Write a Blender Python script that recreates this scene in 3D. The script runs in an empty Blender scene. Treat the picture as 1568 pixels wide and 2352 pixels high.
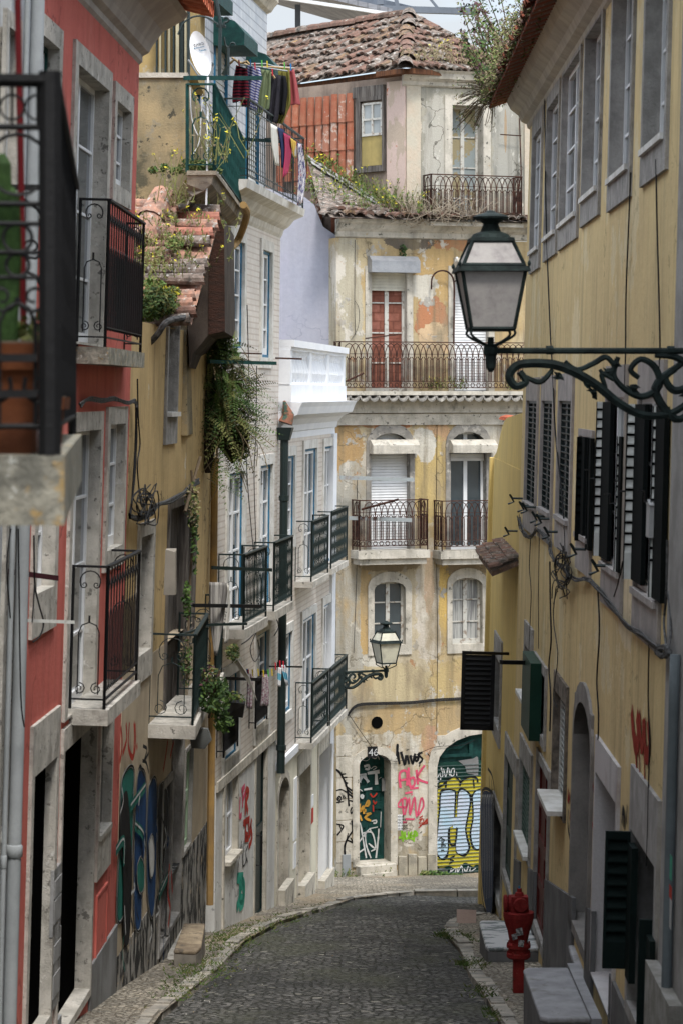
import bpy, bmesh, math, random
from mathutils import Vector, Matrix
from math import radians as RAD, sin, cos, pi
random.seed(7)
SC = bpy.context.scene
COL = SC.collection
# ------------------------------------------------------------------ camera, sky, sun, exposure
F, CX, HY = 5950.0, 784.0, 905.0          # focal length in picture units (picture is 1568 x 2352), horizon row
cd = bpy.data.cameras.new('camera'); cam = bpy.data.objects.new('camera', cd); COL.objects.link(cam)
SC.camera = cam
cam.location = (0, 0, 0); cam.rotation_euler = (RAD(90), 0, 0)
cd.sensor_fit = 'HORIZONTAL'; cd.sensor_width = 24.0; cd.lens = F/1568*24
cd.shift_y = -(1176-HY)/1568
cd.clip_start = .1; cd.clip_end = 3000
cd.dof.use_dof = True; cd.dof.focus_distance = 46; cd.dof.aperture_fstop = 6.3
SUN_EL, SUN_AZ = RAD(60), RAD(163)         # azimuth measured clockwise from +Y (street direction): behind camera, to the right
w = bpy.data.worlds.new('World'); SC.world = w; w.use_nodes = True
nt = w.node_tree; bg = nt.nodes['Background']
sky = nt.nodes.new('ShaderNodeTexSky'); sky.sky_type = 'NISHITA'; sky.sun_disc = False
sky.sun_elevation = SUN_EL; sky.sun_rotation = SUN_AZ; sky.dust_density = 2.0; sky.air_density = 1.0
tc = nt.nodes.new('ShaderNodeTexCoord'); mp = nt.nodes.new('ShaderNodeMapping'); mp.inputs['Scale'].default_value = (3, 3, 9)
nz = nt.nodes.new('ShaderNodeTexNoise'); nz.inputs['Scale'].default_value = 2.2; nz.inputs['Detail'].default_value = 7
rp = nt.nodes.new('ShaderNodeValToRGB'); rp.color_ramp.elements[0].position = .36; rp.color_ramp.elements[1].position = .6
rp.color_ramp.elements[0].color = (.35, .35, .35, 1)
mx = nt.nodes.new('ShaderNodeMixRGB'); mx.inputs[2].default_value = (7.4, 7.7, 8.2, 1)
nt.links.new(tc.outputs['Generated'], mp.inputs[0]); nt.links.new(mp.outputs[0], nz.inputs[0]); nt.links.new(nz.outputs[0], rp.inputs[0])
sx = nt.nodes.new('ShaderNodeSeparateXYZ'); nt.links.new(tc.outputs['Generated'], sx.inputs[0])   # overcast: brighter overhead than at the horizon
mr = nt.nodes.new('ShaderNodeMapRange'); mr.inputs[1].default_value = .2; mr.inputs[2].default_value = .85; mr.inputs[3].default_value = .30; mr.inputs[4].default_value = 1.3
cm = nt.nodes.new('ShaderNodeVectorMath'); cm.operation = 'SCALE'; cm.inputs[0].default_value = (7.9, 8.5, 9.1)
nt.links.new(sx.outputs[2], mr.inputs[0]); nt.links.new(mr.outputs[0], cm.inputs['Scale']); nt.links.new(cm.outputs[0], mx.inputs[2])
nt.links.new(rp.outputs[0], mx.inputs[0]); nt.links.new(sky.outputs[0], mx.inputs[1]); nt.links.new(mx.outputs[0], bg.inputs[0])
bg.inputs[1].default_value = .15
sd = bpy.data.lights.new('sun', 'SUN'); sd.energy = 1.5; sd.angle = RAD(10); sd.color = (1, .955, .89)
so = bpy.data.objects.new('sun', sd); COL.objects.link(so)
sv = Vector((sin(SUN_AZ)*cos(SUN_EL), cos(SUN_AZ)*cos(SUN_EL), sin(SUN_EL)))
so.rotation_euler = sv.to_track_quat('Z', 'Y').to_euler()
so.location = (0, 20, 40)
SC.view_settings.view_transform = 'Standard'; SC.view_settings.look = 'None'
SC.view_settings.exposure = 1.12; SC.view_settings.gamma = 1
SC.cycles.max_bounces = 6; SC.cycles.diffuse_bounces = 4

# ------------------------------------------------------------------ materials
MATS = {}
def NN(nt, t, **kw):
    n = nt.nodes.new(t)
    for k, v in kw.items():
        if k.startswith('i_'): n.inputs[int(k[2:])].default_value = v
        else: setattr(n, k, v)
    return n
def c4(c): return (c[0], c[1], c[2], 1)
def noise(nt, vec, scale, detail=5, sc=(1, 1, 1), rough=.6, loc=(0, 0, 0)):
    m = NN(nt, 'ShaderNodeMapping'); m.inputs['Scale'].default_value = sc; m.inputs['Location'].default_value = loc
    nt.links.new(vec, m.inputs[0])
    n = NN(nt, 'ShaderNodeTexNoise'); n.inputs['Scale'].default_value = scale; n.inputs['Detail'].default_value = detail
    n.inputs['Roughness'].default_value = rough
    nt.links.new(m.outputs[0], n.inputs['Vector']); return n.outputs[0]
def ramp(nt, fac, a, b):
    r = NN(nt, 'ShaderNodeMapRange'); r.inputs[1].default_value = a; r.inputs[2].default_value = b; r.interpolation_type = 'SMOOTHSTEP'
    nt.links.new(fac, r.inputs[0]); return r.outputs[0]
def mixc(nt, fac, a, b, mode='MIX'):
    m = NN(nt, 'ShaderNodeMixRGB', blend_type=mode)
    for i, v in ((0, fac), (1, a), (2, b)):
        if isinstance(v, (int, float)): m.inputs[i].default_value = v
        elif isinstance(v, tuple): m.inputs[i].default_value = c4(v)
        else: nt.links.new(v, m.inputs[i])
    return m.outputs[0]
def mth(nt, op, a, b=0.0):
    m = NN(nt, 'ShaderNodeMath', operation=op)
    for i, v in ((0, a), (1, b)):
        if isinstance(v, (int, float)): m.inputs[i].default_value = v
        else: nt.links.new(v, m.inputs[i])
    return m.outputs[0]
def M(name, c, rough=.85, var=.25, scale=2.5, c2=None, th=(.35, .65), streak=0, sc=(1, 1, 1), bump=.25, bscale=40, metal=0,
      layers=(), spots=(), spec=.12, extra=None, relief=0, crack=0):
    """c base, c2 mottling, streak = dark water runs, layers = (colour, scale, lo, hi, stretch), spots = (u,v,ru,rv,colour,rough edge)"""
    if name in MATS: return MATS[name]
    m = bpy.data.materials.new(name); MATS[name] = m; m.use_nodes = True
    nt = m.node_tree; b = nt.nodes['Principled BSDF']
    tc = NN(nt, 'ShaderNodeTexCoord'); vec = tc.outputs['Object']
    if c2 is None: c2 = tuple(x*(1-var) for x in c)
    col = mixc(nt, ramp(nt, noise(nt, vec, scale, 6, sc), *th), c, c2)
    hg = None
    if spots:
        sx = NN(nt, 'ShaderNodeSeparateXYZ'); nt.links.new(vec, sx.inputs[0])
        nn = noise(nt, vec, 3.6, 10, (1, 1, 1), .72, (3, 1, 9)); n2 = mth(nt, 'MULTIPLY', mth(nt, 'SUBTRACT', nn, .5), 3.4)
        for (u, v, ru, rv, lc, ed) in spots:
            dx = mth(nt, 'DIVIDE', mth(nt, 'SUBTRACT', sx.outputs[0], u), ru); dz = mth(nt, 'DIVIDE', mth(nt, 'SUBTRACT', sx.outputs[2], v), rv)
            r = mth(nt, 'ADD', mth(nt, 'SQRT', mth(nt, 'ADD', mth(nt, 'MULTIPLY', dx, dx), mth(nt, 'MULTIPLY', dz, dz))), mth(nt, 'MULTIPLY', n2, ed))
            mk = ramp(nt, r, 1.03, .97); col = mixc(nt, mk, col, lc)
            if relief: hg = mth(nt, 'MULTIPLY', mk, -.7) if hg is None else mth(nt, 'SUBTRACT', hg, mth(nt, 'MULTIPLY', mk, .7))
    for k, L in enumerate(layers):
        lc, ls, lo, hi = L[:4]; st = L[4] if len(L) > 4 else (1, 1, 1)
        mk = ramp(nt, noise(nt, vec, ls, 9, st, .66, (k*7.3+1, k*3.1, k*5.7)), lo, hi); col = mixc(nt, mk, col, lc)
        if relief and hi-lo < .05: mk = mth(nt, 'MULTIPLY', mk, -1 if k % 2 else 1); hg = mk if hg is None else mth(nt, 'ADD', hg, mk)
    if streak:
        f = ramp(nt, noise(nt, vec, 1.0, 6, (5, 5, .35), .6, (5, 2, 1)), .45, .75)
        col = mixc(nt, mth(nt, 'MULTIPLY', f, streak), col, tuple(x*.35 for x in c))
    if crack:      # hairline cracks, only in some places
        wv = NN(nt, 'ShaderNodeVectorMath', operation='ADD'); nv = NN(nt, 'ShaderNodeTexNoise'); nv.inputs['Scale'].default_value = 2.5; nv.inputs['Detail'].default_value = 6
        nt.links.new(vec, nv.inputs['Vector']); nt.links.new(vec, wv.inputs[0]); nt.links.new(nv.outputs['Color'], wv.inputs[1])
        vo = NN(nt, 'ShaderNodeTexVoronoi', feature='DISTANCE_TO_EDGE'); vo.inputs['Scale'].default_value = .62; nt.links.new(wv.outputs[0], vo.inputs['Vector'])
        ck = mth(nt, 'MULTIPLY', ramp(nt, vo.outputs['Distance'], .012, .004), ramp(nt, noise(nt, vec, .8, 3, (1, 1, 1), .5, (8, 8, 8)), .46, .56))
        col = mixc(nt, mth(nt, 'MULTIPLY', ck, crack), col, tuple(x*.22 for x in c))
    fine = noise(nt, vec, bscale, 6, sc, .7)
    col = mixc(nt, .18, col, mixc(nt, 1.0, col, mixc(nt, fine, (0, 0, 0), (1, 1, 1)), 'OVERLAY'))
    if extra: col = extra(nt, vec, col)
    nt.links.new(col, b.inputs['Base Color'])
    b.inputs['Roughness'].default_value = rough; b.inputs['Metallic'].default_value = metal
    b.inputs['Specular IOR Level'].default_value = spec
    if bump:
        bp = NN(nt, 'ShaderNodeBump'); bp.inputs['Strength'].default_value = bump; bp.inputs['Distance'].default_value = .02
        nt.links.new(fine, bp.inputs['Height']); nt.links.new(bp.outputs[0], b.inputs['Normal'])
        if relief and hg is not None:
            b2 = NN(nt, 'ShaderNodeBump'); b2.inputs['Strength'].default_value = .55; b2.inputs['Distance'].default_value = relief
            nt.links.new(hg, b2.inputs['Height']); nt.links.new(b2.outputs[0], bp.inputs['Normal'])
    return m
def brickx(w, h, c1, c2, mort, msz=.02, mixf=1.0, offs=.5, axes='xz'):
    def f(nt, vec, col):
        s = NN(nt, 'ShaderNodeSeparateXYZ'); nt.links.new(vec, s.inputs[0]); cb = NN(nt, 'ShaderNodeCombineXYZ')
        nt.links.new(s.outputs[0], cb.inputs[0]); nt.links.new(s.outputs[2 if axes == 'xz' else 1], cb.inputs[1])
        b = NN(nt, 'ShaderNodeTexBrick'); b.offset = offs; nt.links.new(cb.outputs[0], b.inputs[0])
        b.inputs['Color1'].default_value = c4(c1); b.inputs['Color2'].default_value = c4(c2); b.inputs['Mortar'].default_value = c4(mort)
        b.inputs['Scale'].default_value = 1; b.inputs['Brick Width'].default_value = w; b.inputs['Row Height'].default_value = h
        b.inputs['Mortar Size'].default_value = msz; b.inputs['Mortar Smooth'].default_value = .3
        return mixc(nt, mixf, col, b.outputs[0], 'MULTIPLY')
    return f
def G(name, tint=(.022, .03, .035), rough=.08):
    if name in MATS: return MATS[name]
    m = bpy.data.materials.new(name); MATS[name] = m; m.use_nodes = True; nt = m.node_tree; b = nt.nodes['Principled BSDF']
    tc = NN(nt, 'ShaderNodeTexCoord')
    nt.links.new(mixc(nt, noise(nt, tc.outputs['Object'], 1.7, 4), tint, tuple(x*2.5+.01 for x in tint)), b.inputs['Base Color'])
    b.inputs['Roughness'].default_value = rough; b.inputs['Specular IOR Level'].default_value = .7
    return m

STONE = M('limestone', (.54, .51, .46), .9, c2=(.38, .36, .32), scale=5, streak=.45, bump=.6, bscale=50, relief=.01, layers=(((.2, .19, .17), 11, .60, .63), ((.3, .28, .25), 2.5, .56, .7), ((.62, .6, .56), 7, .62, .66)))
STONEG = M('grey_stone', (.38, .365, .345), .92, c2=(.26, .25, .235), scale=5, streak=.45, bump=.8, bscale=45, layers=(((.12, .115, .11), 4, .58, .7, (1, 1, .5)), ((.1, .1, .1), 22, .66, .69)))
STONEW = M('white_stone', (.66, .65, .62), .85, c2=(.5, .48, .44), scale=4, streak=.25, bump=.3)
STONEF = M('weathered_stone', (.56, .52, .45), .9, c2=(.42, .39, .33), scale=4, streak=.6, bump=.6, relief=.004, layers=(((.17, .16, .135), 2.4, .54, .72, (1, 1, .7)), ((.12, .115, .10), 9, .60, .66), ((.40, .30, .18), 3.5, .62, .74), ((.62, .59, .53), 6, .64, .67)))
ROUGH = M('rough_rock', (.36, .34, .28), .95, c2=(.17, .165, .14), scale=9, bump=1.0, bscale=22, layers=(((.40, .28, .13), 13, .56, .66), ((.5, .5, .46), 17, .6, .68)))
IRON = M('black_iron', (.010, .010, .011), .6, bump=.3, spec=.25)
SHB = M('black_shutter_paint', (.007, .009, .009), .9, bump=.1, spec=.06)
STONED = M('dark_arch_stone', (.30, .28, .25), .9, c2=(.19, .18, .165), scale=5, bump=.6, layers=(((.46, .43, .38), 4, .58, .64), ((.1, .095, .09), 9, .60, .66)))
IRONG = M('green_iron', (.010, .020, .020), .5, c2=(.01, .022, .022), bump=.3, spec=.4)
IRONR = M('rusty_iron', (.085, .04, .028), .8, c2=(.03, .016, .014), scale=12, bump=.4)
GREENP = M('green_paint', (.014, .062, .055), .55, c2=(.010, .036, .034), scale=7, streak=.4)
WHITE = M('white_paint', (.74, .75, .76), .55, var=.12, streak=.15, bump=.1)
WHITEW = M('white_wood', (.58, .58, .55), .7, c2=(.35, .33, .30), th=(.5, .75), scale=14, bump=.3)
BLUEP = M('blue_paint', (.035, .17, .30), .5, c2=(.025, .10, .17), scale=5, bump=.1)
WOODG = M('grey_wood', (.17, .155, .14), .9, c2=(.07, .06, .055), scale=3, sc=(8, 8, .5), bump=.6, bscale=30)
WOODB = M('brown_wood', (.16, .07, .035), .85, c2=(.08, .04, .025), scale=3, sc=(8, 8, .5), bump=.5)
GLASS = G('dark_glass'); GLASSL = G('curtained_glass', (.16, .17, .17), .15)
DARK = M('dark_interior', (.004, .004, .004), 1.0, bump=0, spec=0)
CABLE = M('cable_grey', (.10, .10, .10), .7, c2=(.03, .03, .03), scale=20, bump=.2)
CABLEB = M('cable_black', (.015, .015, .016), .6, bump=.1)
PIPEG = M('grey_pipe', (.33, .35, .36), .6, var=.2, streak=.3, bump=.15)
PIPEO = M('ochre_pipe', (.42, .26, .09), .7, c2=(.28, .18, .08), streak=.3, bump=.2)
TILES = [M('roof_tile_red', (.20, .115, .088), .95, c2=(.12, .08, .064), scale=8, bump=.6, layers=(((.34, .33, .29), 16, .58, .68), ((.03, .028, .025), 10, .6, .7))),
         M('roof_tile_grey', (.24, .19, .16), .95, c2=(.08, .07, .06), scale=8, bump=.6, layers=(((.42, .41, .38), 14, .55, .66),)),
         M('roof_tile_brown', (.17, .11, .085), .95, c2=(.07, .05, .04), scale=7, bump=.6, layers=(((.35, .33, .28), 12, .58, .66), ((.36, .20, .05), 8, .63, .68))),
         M('roof_tile_lichen', (.22, .14, .09), .95, c2=(.10, .08, .06), scale=9, bump=.6, layers=(((.34, .22, .07), 9, .60, .66), ((.36, .35, .32), 14, .6, .66)))]
TILEN = [M('roof_tile_new', (.38, .10, .05), .85, c2=(.26, .07, .04), scale=6, bump=.4), M('roof_tile_new_pale', (.46, .17, .10), .85, c2=(.33, .1, .06), scale=6, bump=.4)]
TILEP = [M('roof_tile_pink', (.40, .17, .12), .9, c2=(.25, .12, .09), scale=9, bump=.5, layers=(((.36, .36, .3), 15, .6, .68),)),
         M('roof_tile_pale', (.44, .24, .17), .9, c2=(.22, .15, .12), scale=9, bump=.5, layers=(((.42, .42, .38), 15, .56, .66),))]
LEAF = [M('leaf_green', (.095, .16, .04), .6, var=.5, bump=0), M('leaf_dark', (.045, .085, .028), .6, var=.5, bump=0),
        M('leaf_olive', (.19, .20, .07), .7, var=.4, bump=0), M('leaf_dry', (.26, .21, .13), .8, var=.3, bump=0), M('petal_yellow', (.55, .48, .04), .6, var=.1, bump=0),
        M('leaf_purple', (.09, .035, .045), .6, var=.3, bump=0)]
BARK = M('stem_brown', (.12, .09, .06), .9, bump=.3)
# ------------------------------------------------------------------ frames and mesh building
def ray(px, py): return Vector(((px-CX)/F, 1.0, (HY-py)/F))
def at(px, py, d): return ray(px, py)*d
def gz(d): return -(2.6+.137*min(d, 52.0)) if d > -40 else -(2.6-.137*40)
class Fr:
    """facade frame: local x runs left to right along the wall, local z up, -y out into the street"""
    def __init__(s, x0, y0, x1, y1, lean=0.0):
        U = Vector((x1-x0, y1-y0, 0)); s.len = U.length; U.normalize(); Z = Vector((0, 0, 1)); N = U.cross(Z)
        V = Z*cos(RAD(lean))+N*sin(RAD(lean)); N2 = N*cos(RAD(lean))-Z*sin(RAD(lean))
        s.M = Matrix(((U.x, -N2.x, V.x, x0), (U.y, -N2.y, V.y, y0), (U.z, -N2.z, V.z, 0), (0, 0, 0, 1))); s.I = s.M.inverted()
    def uv(s, px, py, w=0.0):
        o = s.I @ Vector((0, 0, 0)); d = (s.I.to_3x3() @ ray(px, py)); t = (-w-o.y)/d.y
        p = o+d*t; return p.x, p.z
    def P(s, px, py, w=0.0):
        u, v = s.uv(px, py, w); return Vector((u, -w, v))
    def L(s, p): return s.I @ Vector(p)
W0 = Fr(0, 0, 1, 0); W0.M = Matrix.Identity(4); W0.I = Matrix.Identity(4)
class MB:
    def parts(s, name, mats, parent, gap=None):
        """one object per connected piece"""
        n = len(s.v); par = list(range(n))
        def fd(i):
            while par[i] != i: par[i] = par[par[i]]; i = par[i]
            return i
        for f in s.f:
            for i in f[1:]: par[fd(i)] = fd(f[0])
        groups = {}
        for f, m in zip(s.f, s.fm): groups.setdefault(fd(f[0]), []).append((f, m))
        if gap is not None:      # pieces closer than gap stay together
            bb = []
            for fs in groups.values():
                vs = [s.v[i] for f, m in fs for i in f]; bb.append([[fs], [min(v[a] for v in vs) for a in range(3)], [max(v[a] for v in vs) for a in range(3)]])
            go = True
            while go:
                go = False
                for x in range(len(bb)):
                    for y in range(x+1, len(bb)):
                        if all(bb[x][1][a]-gap < bb[y][2][a] and bb[y][1][a]-gap < bb[x][2][a] for a in range(3)):
                            bb[x] = [bb[x][0]+bb[y][0], [min(*q) for q in zip(bb[x][1], bb[y][1])], [max(*q) for q in zip(bb[x][2], bb[y][2])]]; bb.pop(y); go = True; break
                    if go: break
            groups = {i: sum(b[0], []) for i, b in enumerate(bb)}
        for k, fs in groups.items():
            b = MB(); idx = {}
            for f, m in fs:
                for i in f:
                    if i not in idx: idx[i] = len(b.v); b.v.append(s.v[i])
                b.f.append(tuple(idx[i] for i in f)); b.fm.append(m)
            b.build(name, mats, parent)
    def __init__(s): s.v = []; s.f = []; s.fm = []; s.m = 0
    def add(s, vs, fs):
        k = len(s.v); s.v += [tuple(v) for v in vs]; s.f += [tuple(k+i for i in f) for f in fs]; s.fm += [s.m]*len(fs); return s
    def box(s, u0, u1, v0, v1, w0, w1):
        P = [(u, -w, v) for w in (w0, w1) for v in (v0, v1) for u in (u0, u1)]
        return s.add(P, [(0, 2, 3, 1), (4, 5, 7, 6), (0, 1, 5, 4), (2, 6, 7, 3), (0, 4, 6, 2), (1, 3, 7, 5)])
    def hexa(s, b, t):   # bottom ring and top ring of same length
        n = len(b); return s.add(list(b)+list(t), [tuple(range(n))[::-1], tuple(range(n, 2*n))]+[(i, (i+1) % n, n+(i+1) % n, n+i) for i in range(n)])
    def prism(s, poly, w0, w1):  # poly in (u,v)
        return s.hexa([Vector((p[0], -w0, p[1])) for p in poly], [Vector((p[0], -w1, p[1])) for p in poly])
    def quad(s, a, b, c, d): return s.add([a, b, c, d], [(0, 1, 2, 3)])
    def tube(s, pts, r, n=4, cap=True):
        pts = [Vector(p) for p in pts]; rs = r if isinstance(r, (list, tuple)) else [r]*len(pts); k = len(s.v); N = len(pts)
        for i, p in enumerate(pts):
            t = (pts[min(i+1, N-1)]-pts[max(i-1, 0)])
            if t.length < 1e-9: t = Vector((0, 0, 1))
            t.normalize(); a = t.orthogonal() if i == 0 else a-t*a.dot(t)
            if a.length < 1e-6: a = t.orthogonal()
            a.normalize(); b = t.cross(a)
            for j in range(n):
                th = 2*pi*(j+.5)/n; s.v.append(tuple(p+(a*cos(th)+b*sin(th))*rs[i]))
        fs = []
        for i in range(N-1):
            for j in range(n):
                fs.append((k+i*n+j, k+i*n+(j+1) % n, k+(i+1)*n+(j+1) % n, k+(i+1)*n+j))
        if cap: fs += [tuple(k+j for j in range(n))[::-1], tuple(k+(N-1)*n+j for j in range(n))]
        s.f += fs; s.fm += [s.m]*len(fs); return s
    def lathe(s, c, prof, n=16, axis='z', sq=False):  # prof (r, z)
        k = len(s.v)
        for r, z in prof:
            for j in range(n):
                th = 2*pi*(j+.5)/n; s.v.append((c[0]+r*cos(th), c[1]+r*sin(th), c[2]+z) if axis == 'z' else ((c[0]+r*cos(th), c[1]+z, c[2]+r*sin(th)) if axis == 'y' else (c[0]+z, c[1]+r*cos(th), c[2]+r*sin(th))))
        m = len(prof); fs = [(k+i*n+j, k+i*n+(j+1) % n, k+(i+1)*n+(j+1) % n, k+(i+1)*n+j) for i in range(m-1) for j in range(n)]
        fs += [tuple(k+j for j in range(n))[::-1], tuple(k+(m-1)*n+j for j in range(n))]
        s.f += fs; s.fm += [s.m]*len(fs); return s
    def ring(s, o, i, w0, w1, w2=None):  # rectangular ring: outer (u0,u1,v0,v1), inner, front at w1, outer back at w0, inner back at w2
        if w2 is None: w2 = w0
        O = [(o[0], o[2]), (o[1], o[2]), (o[1], o[3]), (o[0], o[3])]; I = [(i[0], i[2]), (i[1], i[2]), (i[1], i[3]), (i[0], i[3])]
        return s.pring(O, I, w0, w1, w2)
    def pring(s, O, I, w0, w1, w2):
        n = len(O)
        P = [(p[0], -w1, p[1]) for p in O]+[(p[0], -w1, p[1]) for p in I]+[(p[0], -w0, p[1]) for p in O]+[(p[0], -w2, p[1]) for p in I]
        fs = []
        for j in range(n):
            k = (j+1) % n; fs += [(j, k, n+k, n+j), (j, 2*n+j, 2*n+k, k), (n+j, n+k, 3*n+k, 3*n+j)]
        return s.add(P, fs)
    def build(s, name, mats, parent=None, smooth=False, base=None):
        if not isinstance(mats, (list, tuple)): mats = [mats]
        me = bpy.data.meshes.new(name); b0 = base if base is not None else (parent.get('_b', 0.0) if parent else 0.0)
        me.from_pydata([(x, y, z-b0) for x, y, z in s.v], [], s.f)
        for m in mats: me.materials.append(m)
        if len(mats) > 1: me.polygons.foreach_set('material_index', [min(m, len(mats)-1) for m in s.fm])
        if smooth: me.polygons.foreach_set('use_smooth', [True]*len(me.polygons))
        bm = bmesh.new(); bm.from_mesh(me); bmesh.ops.recalc_face_normals(bm, faces=bm.faces); bm.to_mesh(me); bm.free()
        o = bpy.data.objects.new(name, me); COL.objects.link(o)
        if parent: o.parent = parent; o['_b'] = b0
        return o
def tag(o, label=None, cat=None, group=None, kind=None):
    for k, v in (('label', label), ('category', cat), ('group', group), ('kind', kind)):
        if v: o[k] = v
    return o
def root(name, fr, label, cat, base=None, group=None, u=0.0, w=0.0):
    o = bpy.data.objects.new(name, None); COL.objects.link(o); o.empty_display_size = .3
    if base is None: base = -6.0
    o.matrix_world = fr.M @ Matrix.Translation((0, 0, base)); o['_b'] = base
    return tag(o, label, cat, group)
def centre(rt):
    """move a thing's Empty under its own parts (base centre) without moving the parts"""
    lo = Vector((1e9,)*3); hi = -lo
    def walk(o):
        if o.type == 'MESH':
            for v in o.data.vertices:
                for i in range(3): lo[i] = min(lo[i], v.co[i]); hi[i] = max(hi[i], v.co[i])
        for c in o.children: walk(c)
    walk(rt); off = Vector(((lo.x+hi.x)/2, (lo.y+hi.y)/2, lo.z)); seen = set()
    def sh(o):
        if o.type == 'MESH' and o.data.name not in seen:
            seen.add(o.data.name); o.data.transform(Matrix.Translation(-off))
        for c in o.children: sh(c)
    sh(rt); rt.matrix_world = rt.matrix_world @ Matrix.Translation(off); return rt
def free(mb, name, mats, label, cat, group=None, kind=None, smooth=False, fr=None):
    """a thing that is one mesh: origin at its base centre"""
    fr = fr or W0
    vs = mb.v; cx = (min(v[0] for v in vs)+max(v[0] for v in vs))/2; cy = (min(v[1] for v in vs)+max(v[1] for v in vs))/2; cz = min(v[2] for v in vs)
    mb.v = [(x-cx, y-cy, z-cz) for x, y, z in vs]
    o = mb.build(name, mats, None, smooth); o.matrix_world = fr.M @ Matrix.Translation((cx, cy, cz))
    return tag(o, label, cat, group, kind)
def catmull(pts, n=5):
    pts = [Vector(p) for p in pts]
    if len(pts) < 3: return pts
    out = []
    for i in range(len(pts)-1):
        a, b, c, d = pts[max(i-1, 0)], pts[i], pts[i+1], pts[min(i+2, len(pts)-1)]
        for k in range(n):
            t = k/n; out.append(.5*((2*b)+(c-a)*t+(2*a-5*b+4*c-d)*t*t+(3*b-a-3*c+d)*t**3))
    out.append(pts[-1]); return out
def arc(c, r, a0, a1, n=10): return [(c[0]+r*cos(RAD(a0+(a1-a0)*i/n)), c[1]+r*sin(RAD(a0+(a1-a0)*i/n))) for i in range(n+1)]
def scroll(c, r, a0, turns, n=14, shrink=.25):
    return [(c[0]+r*(1-(1-shrink)*i/n)*cos(RAD(a0+360*turns*i/n)), c[1]+r*(1-(1-shrink)*i/n)*sin(RAD(a0+360*turns*i/n))) for i in range(n+1)]
def text_mesh(txt, size, mat, name, parent, mtx, ex=.002, align='LEFT'):
    c = bpy.data.curves.new(name, 'FONT'); c.body = txt; c.size = size; c.extrude = ex; c.align_x = align
    t = bpy.data.objects.new(name, c); COL.objects.link(t); dg = bpy.context.evaluated_depsgraph_get(); dg.update()
    me = bpy.data.meshes.new_from_object(t.evaluated_get(dg)); bpy.data.objects.remove(t)
    me.materials.clear(); me.materials.append(mat); me.transform(mtx)
    o = bpy.data.objects.new(name, me); COL.objects.link(o)
    if parent: o.parent = parent; o['_b'] = parent.get('_b', 0)
    return o
def Tuv(u, v, w, base):  # text lying on a facade
    return Matrix.Translation((u, -w, v-base)) @ Matrix.Rotation(RAD(90), 4, 'X')

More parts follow.
